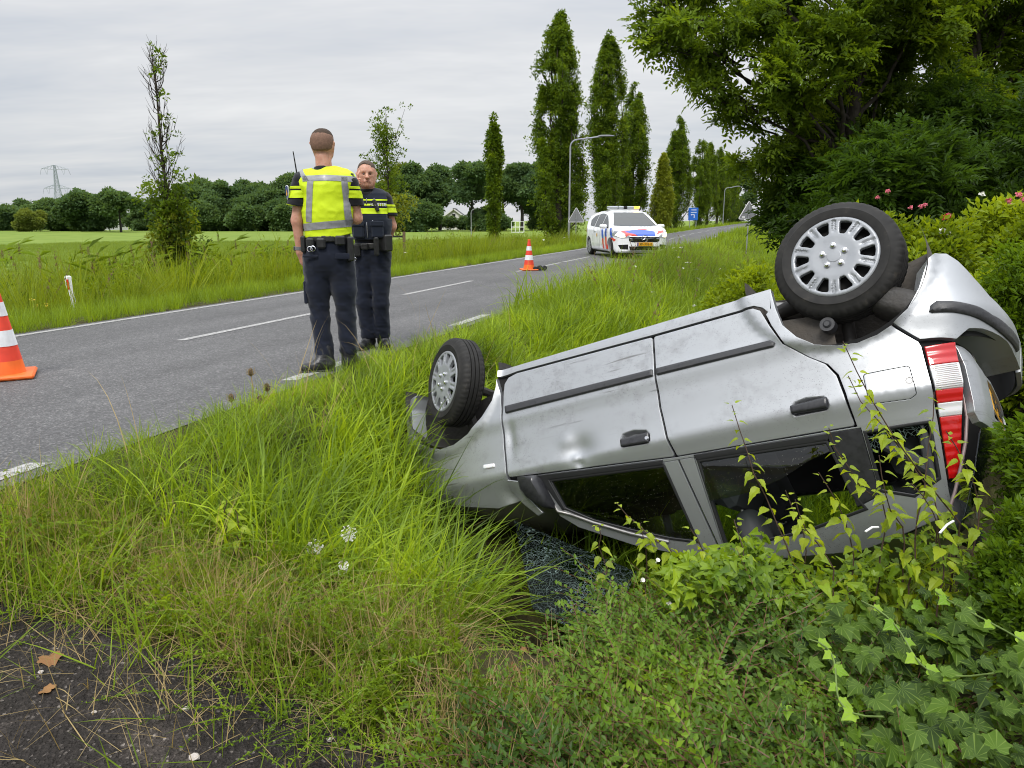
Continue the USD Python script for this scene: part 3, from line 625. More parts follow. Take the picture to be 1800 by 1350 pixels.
obj('window', panel(W_FRONT.buffer(-.004), out=-.008, step=.03, bev=.001, depth=.004), car_glass, fd, True)
_half = W_REAR.buffer(-.004).intersection(Polygon([(.9, .7), (.1, .7), (.1, .885), (.2, .90), (.30, .925), (.45, .985), (.60, 1.02), (.75, 1.03), (.9, 1.03)]))
obj('window', panel(_half, surf=lambda u, T, out=0.0: car_W(u, T, np.asarray(out) + (np.asarray(T) - .85) * .16), out=-.010, step=.03, bev=.001, depth=.004), car_glass, rd, True, label='half lowered rear door glass')
# jagged remains of the quarter glass
_rg = np.random.default_rng(11)
_xs = np.linspace(.043, -.232, 16); _lo = [(x, .875 + .045 * _rg.random() + (.04 if x > .0 else 0)) for x in _xs]
obj('broken_window', panel(Polygon([(.043, .845)] + _lo + [(-.232, .845)]), out=-.008, step=.03, bev=.001, depth=.004), laminated, quart, True, label='jagged remains of the rear quarter glass')
for w_ in (W_FRONT, W_REAR, W_QUART):
    pass
_ffar = HOUSE.difference(W_FRONT).difference(W_REAR).difference(W_QUART)
_ffar = max(getattr(_ffar, 'geoms', [_ffar]), key=lambda g: g.area)
obj('window', both(cat([panel(g, out=-.008, step=.06, bev=.001, depth=.002) for g in (W_FRONT, W_REAR)])), car_glass, wreck, True)
obj('far_window_frames', both(panel(_ffar, step=.04, depth=.03)), silver_dirty, wreck, 35)

# roof, bonnet, floor
def skin(S, edge, crown, tail=0.0, n=13):
    """A crowned surface between an edge line (S, Y, T per station) and its mirror image."""
    E = np.asarray(edge, float); k = np.linspace(0, 1, n)
    Yf = 2 * CAR_YC - E[:, 1]
    Y = E[:, 1][:, None] + (Yf - E[:, 1])[:, None] * k
    T = E[:, 2][:, None] + np.asarray(crown)[:, None] * (1 - (2 * k - 1) ** 2)
    X = np.repeat(E[:, 0][:, None], n, 1)
    return to_local(np.stack([X, Y, T], -1).reshape(-1, 3)), grid_faces(len(E), n)
_ru = np.array([1.62, 1.30, 1.0, .75, .45, .2, -.05, -.27]); _rt = np.array([1.045, 1.18, 1.27, 1.32, 1.332, 1.332, 1.28, 1.215])
_re = car_W(_ru, _rt, -.004)
obj('roof', skin(None, _re[2:], np.array([.03, .045, .05, .05, .05, .05])), silver_dirty, wreck, True)
_bu = np.array([1.80, 2.0, 2.3, 2.6, 2.85, 2.95]); _bt = np.array([.83, .86, .85, .76, .62, .48])
obj('bonnet', skin(None, car_W(_bu, _bt, -.005), np.array([.08, .09, .09, .08, .06, .04])), silver_dirty, wreck, True)
obj('floor', cat([box(1.45, 1.44, .05, (1.18, -CAR_YC, .11)), box(.9, .9, .05, (.05, -CAR_YC, .30)), box(.9, .9, .05, (2.4, -CAR_YC, .25))]), underseal, wreck)
obj('roof_lining', skin(None, car_W(_ru[2:], _rt[2:] - .03, -.05), np.array([.03, .045, .05, .05, .05, .05])), interior_grey, wreck, True)
obj('dashboard', cat([box(.45, 1.35, .30, (1.72, -CAR_YC, .70), .08)]), cavity, wreck)
# seats: cushion, back, headrest on two posts
def seat(S, Y, lean=0.28):
    s = obj('seat', cat([box(.48, .48, .16, (S + .18, -Y, .42), .06), xf(box(.16, .48, .62, (0, 0, .30), .06), rot([0, 1, 0], -lean, (S - .06, -Y, .46)))]), seat_cloth, wreck)
    M = rot([0, 1, 0], -lean, (S - .06, -Y, .46))
    hr = trimesh.creation.icosphere(3); v = np.array(hr.vertices)
    v = np.sign(v) * np.abs(v) ** 0.7 * [.070, .125, .125] + [0, 0, .74]
    v[:, 0] += .05 * (v[:, 2] - .74)
    obj('headrest', xf((v, np.array(hr.faces)), M), interior_grey, s, True)
    for k in (-.05, .05):
        obj('headrest_post', xf(tube([(0, k, .5), (0, k, .68)], .009, 8), M), steel_dull, s)
for S_, Y_ in ((1.0, -.46), (.98, -1.15), (.12, -.42), (.12, -1.18)):
    seat(S_, Y_)
obj('seat_belt', cat([tube([tuple(to_local(car_W(.88, 1.15, -.06))), tuple(to_local(car_W(.86, .85, -.05))), tuple(to_local(car_W(.9, .55, -.06)))], .012, 6)]), seal_rubber, wreck)
obj('parcel_trim', cat([tube(to_local(car_W(np.linspace(.03, -.23, 6), np.linspace(.86, 1.05, 6), -.05)), .03, 8), tube(to_local(car_W(np.full(5, -.2), np.linspace(.84, 1.1, 5), -.03)), .022, 8)]), interior_grey, wreck)

# tail lamp, tailgate, plate
U0, U1 = -.272, -.388
lampp = obj('tail_lamp', panel([(U0 + .004, .528), (U0 + .004, 1.085), (-.30, 1.095), (-.340, 1.06), (-.362, .95), (-.388, .77), (U1 - .008, .64), (U1 - .008, .532)], out=-.012, step=.02, bev=.003, depth=.03), cavity, wreck, 35)
def lp(T0, T1, m, nm, o=.004, du=0.0):
    e = lambda T: np.interp(T, [.53, .64, .77, .95, 1.06, 1.09], [-.392, -.390, -.379, -.356, -.333, -.30])
    pts = [(U0 - du, T0)] + [(U0 - du, T1)] + [(e(T), T) for T in np.linspace(T1, T0, 6)]
    obj(nm, panel(pts, out=o, step=.012, bev=.003, depth=.02, shrink=.0008), m, lampp, 35)
lp(.532, .620, lens_red, 'red_lens'); lp(.620, .732, lens_clear, 'clear_lens'); lp(.732, .783, lens_red, 'red_lens'); lp(.783, .838, lens_clear, 'clear_lens'); lp(.838, 1.085, lens_red, 'red_lens')
for T_ in np.arange(.628, .73, .0085):
    obj('lens_rib', tube(to_local(car_W(np.linspace(U0 - .006, -.378, 8), np.full(8, T_), .0055)), .0016, 5), steel_dull, lampp)
def tg(a, T, out=0.0):
    """Tailgate skin, forced a little off its frame: a runs across from the near edge (0) to the far edge (1)."""
    a = np.asarray(a, float); T = np.asarray(T, float)
    kx = np.array([0, .03, .08, .16, .28, .5, .72, .9, 1.0]); S = np.array([-.392, -.412, -.430, -.444, -.457, -.462, -.462, -.455, -.43]); Y = np.array([-.085, -.115, -.17, -.27, -.43, -.74, -1.04, -1.28, -1.42])
    s_, y_ = np.interp(a, kx, S), np.interp(a, kx, Y)
    lean = np.interp(T, [.5, .56, .64, .80, .90, 1.1, 1.3], [.030, .010, 0, .006, .02, .10, .20])
    return np.stack([s_ + lean - out, y_ + out * np.interp(a, [0, .1, .2], [.8, .3, 0]), T + 0 * a], -1)
P_TG = Polygon([(0, .535), (.05, .545), (.12, .60), (.18, .64), (.9, .64), (1, .6), (1, .9), (.5, .90), (.1, .895), (.02, .88), (0, .84)])
P_PL = Polygon([(.20, .655), (.78, .655), (.78, .83), (.20, .83)])
gate = obj('tailgate', panel(P_TG, surf=tg, step=.022, depth=.03, holes=[P_PL]), silver_dirty, wreck, 35, label='tailgate sprung a little out of its frame')
obj('plate_recess', panel(P_PL.buffer(.003), surf=tg, out=-.022, step=.04, depth=.01), black_trim, gate, 35)
obj('tailgate_frame', tube(np.vstack([to_local(tg(np.full(8, .004), np.linspace(.55, 1.25, 8), -.035))]), .007, 8), plain('tailgate_inner_paint', (.20, .15, .145), .35, metal=.4, var=.15), gate, True)
obj('rear_glass', panel([(.03, .90), (.97, .905), (.95, 1.28), (.06, 1.28)], surf=tg, out=-.004, step=.05, depth=.006), car_glass, gate, True)
np_ = obj('number_plate', panel([(.28, .672), (.72, .672), (.72, .768), (.28, .768)], surf=tg, out=-.010, step=.03, bev=.002, depth=.006), plate_yellow, gate, 35)
obj('country_strip', panel([(.68, .675), (.716, .675), (.716, .765), (.68, .765)], surf=tg, out=-.0085, step=.03, bev=.001, depth=.003), plate_blue, np_, 35)
_tm = meshkit.text_mesh('ZG-BS-65', .066, .002, True); _tv = np.array(_tm.vertices); _k = .40 / (_tv[:, 0].max() - _tv[:, 0].min())
_tv[:, 0] = (_tv[:, 0] - _tv[:, 0].min()) * min(_k, 1.0)
obj('plate_lettering', (to_local(tg(.30 + (.372 - _tv[:, 0] * .372 / _tv[:, 0].max()), .687 + _tv[:, 1], -.0085 + _tv[:, 2])), np.array(_tm.faces)), plate_ink, np_, False)
# mirror stub and A-pillar foot
_mp = np.array([(1.88, .737), (1.765, .748), (1.745, .775), (1.70, .945), (1.784, .926), (1.856, .866), (1.889, .81)]); _mc = _mp.mean(0)
_mh = trimesh.convex.convex_hull(to_local(np.vstack([car_W(_mp[:, 0], _mp[:, 1], .0), car_W(*(_mc + (_mp - _mc) * .9).T, .05), car_W(*(_mc + (_mp - _mc) * .62).T, .075)])))
obj('mirror_base', _mh, black_trim, wreck, 50)
obj('a_pillar_trim', tube(to_local(car_W(np.array([1.77, 1.70, 1.62, 1.5, 1.3, 1.1]), np.array([.80, .955, .985, 1.043, 1.125, 1.19]), .006)), .009, 6), steel_dull, wreck, True)
obj('torn_edge', panel([(1.975, .742), (1.90, .76), (1.86, .87), (1.80, .95), (1.84, .96), (1.92, .88), (1.985, .80)], out=.006, step=.015, bev=.003), silver_dirty, wreck, 35)

# wheel arches
def arch(c, r, deep, mat_, a0=-.15, a1=math.pi + .15, y0=.005):
    a = np.linspace(a0, a1, 30); ys = np.linspace(y0, -deep, 6)
    X = c[0] + r * np.cos(a)[:, None] * np.ones(6); T = c[1] + r * np.sin(a)[:, None] * np.ones(6); Yv = np.repeat(ys[None], 30, 0)
    T = T + .012 * np.sin(9 * a)[:, None] * (ys < -.02)
    v, f = to_local(np.stack([X, Yv, T], -1).reshape(-1, 3)), grid_faces(30, 6)
    wall = np.vstack([[c[0], -deep, c[1] + .02]] + [[c[0] + r * np.cos(t), -deep, c[1] + r * np.sin(t)] for t in a])
    wf = np.array([[0, i, i + 1] for i in range(1, 30)])
    return cat([(v, f), (to_local(wall), wf)])
obj('wheel_arch', arch((.03, .05), .408, .30, None), underseal, wreck, 40)
obj('wheel_arch', arch((2.40, .05), .40, .32, None), liner_mat, wreck, 40)
obj('wheel_arch', both(arch((.03, .05), .408, .30, None, .35, math.pi - .35)), underseal, wreck, 40)
obj('wheel_arch', both(arch((2.40, .05), .40, .32, None, .35, math.pi - .35)), liner_mat, wreck, 40)
_bl = trimesh.creation.icosphere(3); _bv = np.array(_bl.vertices); _bv = np.sign(_bv) * np.abs(_bv) ** .6 * [.13, .12, .07]
obj('arch_liner', xf((_bv, np.array(_bl.faces)), rot([0, 1, 0], .55, to_local(np.array([-.20, -.16, .27])))), liner_mat, wreck, True)
obj('axle_beam', tube(to_local(np.array([(.10, -.10, .06), (.10, -.8, .06), (.10, -1.5, .06)])), .035, 10), underseal, wreck)
obj('trailing_arm', cat([tube(to_local(np.array([(.42, -.22, .12), (.25, -.20, .10), (.02, -.18, .0)])), [.03, .045, .04], 10), tube(to_local(np.array([(.02, -.14, .02), (.04, -.22, .22), (.05, -.24, .36)])), [.025, .03, .03], 10)]), liner_mat, wreck, True)
obj('bush', cat([xf(lathe([(.0, .03), (.012, .03), (.02, .02), (.034, .02), (.036, -.03)], 20), np.array([[1, 0, 0, .10], [0, 0, -1, .05], [0, 1, 0, .31], [0, 0, 0, 1]]))]), black_plastic, wreck)
obj('inner_panel', cat([(to_local(np.array([(.34, -.10, .20), (.09, -.10, .235), (.09, -.10, .40), (.28, -.10, .34)])), np.array([[0, 1, 2], [0, 2, 3]]))]), underseal, wreck)
obj('exhaust', tube(to_local(np.array([(.40, -.30, .05), (.28, -.27, .10), (.2, -.3, .1)])), .045, 12), steel_dull, wreck)

# wheels
def tyre_mesh(R=.292, w=.168, rim=.196, n=216):
    pr = [(rim - .012, -.012), (rim, .0), (rim + .012, .006), (rim + .045, .010), (R - .045, .004), (R - .028, -.004), (R - .014, -.012), (R - .004, -.024), (R, -.036)]
    for g in (.052, .080, .108, .136):
        if g < w - .03:
            pr += [(R + .001, -g + .004), (R - .008, -g + .003), (R - .008, -g - .003), (R + .001, -g - .004)]
    pr += [(R, -w + .036), (R - .004, -w + .024), (R - .014, -w + .012), (R - .045, -w - .004), (rim, -w)]
    v, f = lathe(pr, n)
    r = np.hypot(v[:, 0], v[:, 1]); a = np.arctan2(v[:, 1], v[:, 0]); k = np.round(a / (2 * np.pi / n)).astype(int)
    sh = (r > R - .02) & ((v[:, 2] > -.046) | (v[:, 2] < -w + .046))
    cut = sh & ((k % 4) == 0)
    s = np.where(cut, (r - .0032) / r, 1.0)
    v[:, :2] *= s[:, None]
    return v, f
def side_frame(c, steer=0.0):
    """z axis = outwards from the car's visible side."""
    M = np.eye(4); M[:3, 0] = [1, 0, 0]; M[:3, 1] = [0, 0, 1]; M[:3, 2] = [0, -1, 0]; M[:3, 3] = c
    return M @ rot([0, 1, 0], steer)
_disc = Point(0, 0).buffer(.2, quad_segs=24)
_hole = Polygon([(.114, -.009), (.120, -.015), (.168, -.029), (.177, -.027), (.181, 0), (.177, .027), (.168, .029), (.120, .015), (.114, .009)]).buffer(-.004).buffer(.004)
_face = _disc
for k in range(10):
    _face = _face.difference(affinity.rotate(_hole, 36 * k + 8, origin=(0, 0)))
def dome(x, y, out=0.0):
    r = np.hypot(x, y); z = np.interp(r, [0, .03, .06, .10, .15, .18, .19, .2], [.012, .012, .010, .012, .010, .006, .009, .004])
    a = np.arctan2(y, x); ph = ((a - math.radians(8 + 18)) / math.radians(36)) % 1.0; ph = np.minimum(ph, 1 - ph)      # 0 on a spoke's middle
    z = z - .007 * (1 - smoothstep(.05, .085, ph)) * smoothstep(.115, .14, r) * (1 - smoothstep(.183, .187, r))
    return np.stack([x, -y, z + out], -1)
_hub = panel(_face, surf=dome, step=.006, bev=.0025, depth=.022); _hub = (np.asarray(_hub[0]), _hub[1])
_nut = lathe([(0, .026), (.006, .026), (.010, .022), (.0135, .020), (.0135, .004)], 12)
_tyre = tyre_mesh()
def wheel(loc, steer, spin, label=None, flip=False):
    M = side_frame(loc, steer) @ rot([0, 0, 1], spin)
    if flip:
        M = M @ rot([1, 0, 0], math.pi)
    w = obj('wheel', xf(lathe([(0, -.055), (.08, -.05), (.12, -.035), (.17, -.05), (.188, -.02), (.196, -.004), (.196, -.16), (.10, -.17)], 48), M), cavity, wreck, 40, label=label)
    obj('tyre', xf(_tyre, M), rubber, w, 38)
    hc = obj('hubcap', xf(_hub, M), hub_silver, w, 28)
    obj('cap_badge', xf(lathe([(0, .0145), (.029, .0145), (.031, .0135), (.031, .008)], 32), M), hub_silver, w, 30)
    for k in range(5):
        a = 2 * math.pi * k / 5 + .5
        obj('wheel_nut', xf(_nut, M @ rot([0, 0, 1], 0, (.052 * math.cos(a), .052 * math.sin(a), 0))), chrome, w, 30)
wheel((0, 0, 0), 0.0, .3, 'big rear wheel with silver cover standing clear of the arch')
wheel((2.4535, 0, 0), math.radians(24.2), .9, 'front wheel turned in its arch')
wheel((0, -2 * CAR_YC, 0), 0, .2, flip=True)
wheel((2.4535, -2 * CAR_YC, 0), math.radians(24.2), .5, flip=True)
obj('hub_carrier', cat([tube([(2.40, .12, 0), (2.36, .5, .02)], .03, 8), tube([(2.42, .14, .03), (2.36, .22, .42)], .035, 8)]), liner_mat, wreck)

# windscreen out of its frame, crazed all over, lying on the bank under the A-pillar
_wc = np.array([(0.013, 4.05, -0.512), (0.66, 3.62, -0.62), (0.44, 3.10, -0.70), (0.10, 3.32, -0.665)])
def screen(a, b, out=0.0):
    a, b = np.asarray(a, float), np.asarray(b, float)
    p = ((1 - a) * (1 - b))[..., None] * _wc[0] + (a * (1 - b))[..., None] * _wc[1] + (a * b)[..., None] * _wc[2] + ((1 - a) * b)[..., None] * _wc[3]
    nn = np.cross(_wc[1] - _wc[0], _wc[3] - _wc[0]); nn /= np.linalg.norm(nn); nn = nn if nn[2] > 0 else -nn
    h = .05 * np.sin(np.pi * a) * np.sin(np.pi * b) + .02 * np.sin(5 * a + 3 * b) * b + out
    return p + h[..., None] * nn
_Minv = np.linalg.inv(CAR_M)
_ga, _gb = np.meshgrid(np.linspace(0, 1, 16), np.linspace(0, 1, 16), indexing='ij')
_sv = screen(_ga, _gb).reshape(-1, 3)
ws = obj('windscreen', xf((_sv, grid_faces(16, 16)), _Minv), laminated, wreck, True, label='crazed windscreen fallen out of its frame')
# ------------------------------------------------------------ the patrol car: three outlines carved out of each other, rounded, then every pane, lamp and stripe cut out of that skin
MF = manifold3d.Manifold
def to_mf(m):
    v, f = m; return MF(manifold3d.Mesh(np.asarray(v, np.float32), np.asarray(f, np.uint32)))
def prism(pts, axis, lo, hi):
    """pts in the plane across the axis: 'x' -> (y, z), 'y' -> (x, z), 'z' -> (x, y)."""
    P = Polygon(pts).buffer(0); m = trimesh.creation.extrude_polygon(P, hi - lo, engine='earcut'); v = np.array(m.vertices); v[:, 2] += lo
    f = np.array(m.faces)
    if axis == 'x': v = v[:, [2, 0, 1]]
    if axis == 'y': v = v[:, [0, 2, 1]]; f = f[:, ::-1]
    return to_mf((v, f))
def both_y(pts):
    return pts + [(x, -y) for x, y in pts[::-1]]

def carve(side, plan, front, h=.07, it=10):
    m = prism(side, 'y', -1.2, 1.2) ^ prism(both_y(plan), 'z', 0, 2.2) ^ prism(front + [(-y, z) for y, z in front[::-1]], 'x', -3, 3)
    m = m.refine_to_length(h); t = m.to_mesh(); tm = trimesh.Trimesh(t.vert_properties[:, :3], t.tri_verts)
    trimesh.smoothing.filter_taubin(tm, .5, .52, it)
    return tm

_side = [(2.12, .20), (2.20, .30), (2.23, .45), (2.215, .66), (2.12, .78), (1.95, .86), (1.5, .985), (1.16, 1.065), (.78, 1.30), (.40, 1.475), (.05, 1.545), (-.5, 1.56), (-1.1, 1.52), (-1.6, 1.44), (-1.88, 1.37), (-1.98, 1.20), (-2.10, .98), (-2.14, .80), (-2.15, .5), (-2.10, .25), (-1.9, .20)]
_plan = [(2.23, .0), (2.215, .40), (2.13, .66), (1.98, .80), (1.7, .875), (1.2, .895), (-1.5, .895), (-1.85, .84), (-2.04, .72), (-2.13, .5), (-2.15, 0)]
_front = [(.80, .20), (.865, .26), (.893, .45), (.895, .72), (.875, .90), (.845, .98), (.70, 1.32), (.62, 1.46), (.52, 1.535), (.3, 1.565)]
_bt = carve(_side, _plan, _front)
def grown(d):
    return to_mf((np.array(_bt.vertices) + np.array(_bt.vertex_normals) * d, np.array(_bt.faces)))
_b0, _bi = grown(0), grown(-.03)
_g = {}
def skin_piece(pr, d=.004):
    if d not in _g:
        _g[d] = grown(d)
    r = (_g[d] ^ pr) - _bi; m = r.to_mesh(); return np.array(m.vert_properties[:, :3]), np.array(m.tri_verts)

car_white = plain('white_car_paint', (0.78, 0.79, 0.80), .28, coat=.8, coat_roughness=.04, var=.03, scale=3)
pc_glass = mat('patrol_glass', {'p': ('principled_bsdf', {'base_color': (0.012, 0.016, 0.016), 'roughness': .04, 'specular_ior_level': .75})}, [], 'p.BSDF')
st_blue = plain('stripe_blue', (0.012, 0.075, 0.42), .35, coat=.4); st_red = plain('stripe_red', (0.60, 0.045, 0.03), .35, coat=.4)
lamp_on = mat('headlamp_lit', {'e': ('emission', {'color': (1.0, 0.86, 0.62), 'strength': 2.2})}, [], 'e.emission')
amber_on = mat('amber_beacon_lit', {'e': ('emission', {'color': (1.0, 0.36, 0.03), 'strength': 4.0})}, [], 'e.emission')
clear_bar = plain('beacon_housing', (0.30, 0.32, 0.34), .15, coat=.8); tail_red = plain('tail_red', (0.4, .01, .01), .2, coat=.8)

def spoke_rim(n=10, R=.225):
    f = Point(0, 0).buffer(R, quad_segs=16)
    for k in range(n):
        f = f.difference(affinity.rotate(Polygon([(.075, -.008), (.19, -.040), (.20, 0), (.19, .040), (.075, .008)]), 360 / n * k, origin=(0, 0)))
    return f
def road_wheel(parent, x, y, side, steer=0.0, R=.315):
    M = np.eye(4); M[:3, 0] = [1, 0, 0]; M[:3, 1] = [0, 0, 1]; M[:3, 2] = [0, side, 0]; M[:3, 3] = [x, y, R]
    if side > 0: M[:3, 0] = [-1, 0, 0]
    M = rot([0, 0, 1], steer, (x, y, 0)) @ rot([0, 0, 1], 0, (-x, -y, 0)) @ M
    w = obj('wheel', xf(lathe([(0, -.05), (.2, -.05), (.215, -.01), (.215, -.19), (0, -.19)], 28), M), cavity, parent, 30)
    obj('tyre', xf(tyre_mesh(R, .205, .222, 60), M), rubber, w, 40)
    v, f = extrude(spoke_rim(), .02); obj('rim', xf((v, f), M @ rot([0, 0, 1], .2, (0, 0, -.02))), hub_silver, w, 20)

def patrol_car():
    hd = math.radians(9.0); hx, hy = math.sin(hd), -math.cos(hd)
    px, py = 3.88, 26.2
    M = np.eye(4); M[:3, 0] = [hx, hy, 0]; M[:3, 1] = [-hy, hx, 0]; M[:3, 3] = [px, py, float(road_z(py))]
    c = thing('police_car', 'white police car with red and blue stripes, lights on, across the lane', 'car', matrix=M)
    body = _b0 - prism([(1.35 + .37 * math.cos(a), .30 + .37 * math.sin(a)) for a in np.linspace(0, 2 * math.pi, 40)], 'y', .60, 1.2) - prism([(1.35 + .37 * math.cos(a), .30 + .37 * math.sin(a)) for a in np.linspace(0, 2 * math.pi, 40)], 'y', -1.2, -.60)
    body = body - prism([(-1.35 + .36 * math.cos(a), .30 + .36 * math.sin(a)) for a in np.linspace(0, 2 * math.pi, 40)], 'y', .60, 1.2) - prism([(-1.35 + .36 * math.cos(a), .30 + .36 * math.sin(a)) for a in np.linspace(0, 2 * math.pi, 40)], 'y', -1.2, -.60)
    m = body.to_mesh(); obj('body', (np.array(m.vert_properties[:, :3]), np.array(m.tri_verts)), car_white, c, 32)
    obj('underside', box(3.9, 1.5, .12, (0, 0, .20)), cavity, c)
    for s in (1, -1):
        lo, hi = (.3, 1.2) if s > 0 else (-1.2, -.3)
        for nm, pts in (('door_window', [(1.02, .985), (.70, 1.19), (.42, 1.33), (.18, 1.40), (.13, .985)]), ('door_window', [(.08, .985), (.12, 1.41), (-.35, 1.45), (-.72, 1.43), (-.74, .995)]), ('rear_side_window', [(-.80, 1.0), (-.78, 1.42), (-1.25, 1.37), (-1.55, 1.22), (-1.35, 1.03)])):
            obj(nm, skin_piece(prism(pts, 'y', lo, hi)), pc_glass, c, 32)
        for pts, mt in (([(.98, .68), (.80, .68), (.66, .94), (.86, .96)], st_blue), ([(1.02, .28), (.86, .28), (.80, .68), (.98, .68)], st_red), ([(.60, .62), (.42, .62), (.24, .92), (.46, .92)], st_blue), ([(.68, .28), (.52, .28), (.42, .62), (.60, .62)], st_red),
                        ([(1.66, .66), (1.42, .66), (1.22, .96), (1.42, .97)], st_blue), ([(1.86, .60), (1.74, .54), (1.42, .66), (1.66, .66)], st_red)):
            obj('stripe', skin_piece(prism(pts, 'y', lo, hi), .003), mt, c, 32)
        obj('door_line', skin_piece(prism([(.10, .3), (.112, .3), (.112, .98), (.10, .98)], 'y', lo, hi), .0015), cavity, c, 32)
        obj('door_line', skin_piece(prism([(-.78, .5), (-.768, .5), (-.768, .98), (-.78, .98)], 'y', lo, hi), .0015), cavity, c, 32)
        obj('door_handle', box(.20, .03, .03, (-.55, s * .895, .86), .01), car_white, c, 30)
        obj('headlamp_housing', skin_piece(prism([(s * .48, .66), (s * .50, .735), (s * .66, .84), (s * .86, .90), (s * .90, .72), (s * .72, .645)], 'x', 1.55, 2.4), .003), clear_bar, c, 32)
        obj('headlamp', skin_piece(prism([(s * .62, .69), (s * .64, .79), (s * .80, .85), (s * .86, .74), (s * .76, .68)], 'x', 1.5, 2.4), .007), lamp_on, c, 32)
        obj('fog_grille', skin_piece(prism([(s * .52, .30), (s * .53, .46), (s * .80, .44), (s * .74, .31)], 'x', 1.5, 2.4), .003), cavity, c, 32)
        obj('mirror', xf(trimesh_blob(.11, .12, .075), rot([0, 0, 1], 0, (.90, s * 1.0, 1.02))), car_white, c, True)
        obj('mirror_foot', box(.06, .16, .03, (.93, s * .92, .98), .01), cavity, c, 30)
        obj('tail_lamp', skin_piece(prism([(s * .55, .82), (s * .55, .98), (s * .88, 1.0), (s * .88, .80)], 'x', -2.4, -1.8), .004), tail_red, c, 32)
        road_wheel(c, 1.35, s * .86, s, -.22); road_wheel(c, -1.35, s * .86, s)
    obj('windscreen', skin_piece(prism([(-.74, 1.045), (-.52, 1.475), (.52, 1.475), (.74, 1.045), (.4, 1.03), (-.4, 1.03)], 'x', .05, 1.4)), pc_glass, c, 32)
    obj('rear_window', skin_piece(prism([(-.66, 1.05), (-.54, 1.40), (.54, 1.40), (.66, 1.05)], 'x', -2.4, -1.5)), pc_glass, c, 32)
    gr = obj('grille', skin_piece(prism([(-.52, .70), (-.50, .56), (-.40, .53), (.40, .53), (.50, .56), (.52, .70), (.40, .735), (-.40, .735)], 'x', 1.9, 2.4), .003), cavity, c, 32)
    for z0 in (.590, .645, .695):
        obj('grille_bar', skin_piece(prism([(-.49, z0), (.49, z0), (.49, z0 + .020), (-.49, z0 + .020)], 'x', 1.9, 2.4), .010), chrome, gr, 32)
    x0 = 2.245
    em = obj('emblem_ring', xf(lathe([(.085, -.008), (.095, .010), (.108, .010), (.112, -.008)], 28), rot([0, 1, 0], math.pi / 2, (x0, 0, .640))), chrome, gr, 40)
    for k in range(3):
        a = math.pi / 2 + 2 * math.pi * k / 3; p = np.array([x0 + .004, .088 * math.cos(a), .640 + .088 * math.sin(a)]); q = np.array([x0 + .008, 0, .640])
        obj('emblem_point', tube([p, q], [.004, .018], 5), chrome, em, False)
    obj('lower_intake', skin_piece(prism([(-.46, .27), (-.50, .40), (.50, .40), (.46, .27)], 'x', 1.9, 2.4), .003), cavity, c, 32)
    obj('front_lip', skin_piece(prism([(-.70, .225), (-.74, .25), (-.4, .25), (.4, .25), (.74, .25), (.70, .225)], 'x', 1.6, 2.4), .012), chrome, c, 32)
    pl = obj('number_plate', box(.015, .52, .11, (2.262, 0, .468), .003), plate_yellow, c)
    obj('country_strip', box(.004, .045, .106, (2.2705, -.235, .468)), plate_blue, pl)
    t = meshkit.text_mesh('KP-974-P', .070, .003, True); v = np.array(t.vertices); v[:, 0] -= v[:, 0].mean(); v[:, 0] *= .40 / (v[:, 0].max() - v[:, 0].min())
    obj('plate_lettering', (np.stack([2.270 + v[:, 2], v[:, 0] + .02, .433 + v[:, 1]], 1), np.array(t.faces)), plate_ink, pl, False)
    # bonnet artwork and lettering
    for pts, mt in (([(2.16, -.60), (1.86, -.74), (1.80, -.20), (1.98, -.10), (2.16, -.18)], st_red), ([(2.17, -.20), (1.98, -.60), (1.80, -.30), (1.78, .12), (1.95, .42), (2.17, .36)], st_blue), ([(1.80, -.16), (1.70, -.05), (1.68, .26), (1.76, .20)], st_red), ([(2.14, .42), (1.90, .56), (1.82, .76), (2.0, .70)], st_red)):
        d_ = .0035 if mt is st_red else .005
        pr = prism([(x, -y if False else y) for x, y in pts], 'z', .70, 1.1)
        obj('bonnet_stripe', skin_piece(pr, d_), mt, c, 32)
    t = meshkit.text_mesh('POLITIE', .10, .30, False); v = np.array(t.vertices); v[:, 0] -= v[:, 0].mean(); v[:, 0] *= .80 / (v[:, 0].max() - v[:, 0].min())
    lv = (np.stack([1.50 - v[:, 1] * 1.2, -v[:, 0] * -1, .80 + v[:, 2]], 1), np.array(t.faces))
    try:
        obj('bonnet_lettering', skin_piece(to_mf(lv), .0045), plain('letter_grey', (.25, .27, .32), .4), c, 32)
    except Exception:
        pass
    # light bar
    lb = obj('light_bar', box(.34, 1.12, .10, (-.12, 0, 1.645), .03), clear_bar, c, 30)
    obj('bar_foot', box(.26, 1.06, .07, (-.12, 0, 1.575), .01), car_white, lb, 30)
    obj('bar_divider', box(.345, .18, .102, (-.12, .02, 1.645), .03), cavity, lb, 30); obj('bar_divider', box(.345, .05, .103, (-.12, -.24, 1.645), .02), cavity, lb, 30)
    obj('amber_beacon', box(.35, .21, .085, (-.118, .42, 1.650), .02), amber_on, lb, 30)
    obj('side_emblem', xf(lathe([(0, .004), (.06, .004), (.065, 0)], 16), rot([1, 0, 0], math.pi / 2, (-.25, -.897, .72))), patch_gold_pc, c, 30)
    return c

def trimesh_blob(a, b, h):
    t = trimesh.creation.icosphere(2); v = np.array(t.vertices); return np.sign(v) * np.abs(v) ** .7 * [a, b, h], np.array(t.faces)
patch_gold_pc = plain('crest_gold', (.55, .32, .06), .4)
patrol_car()

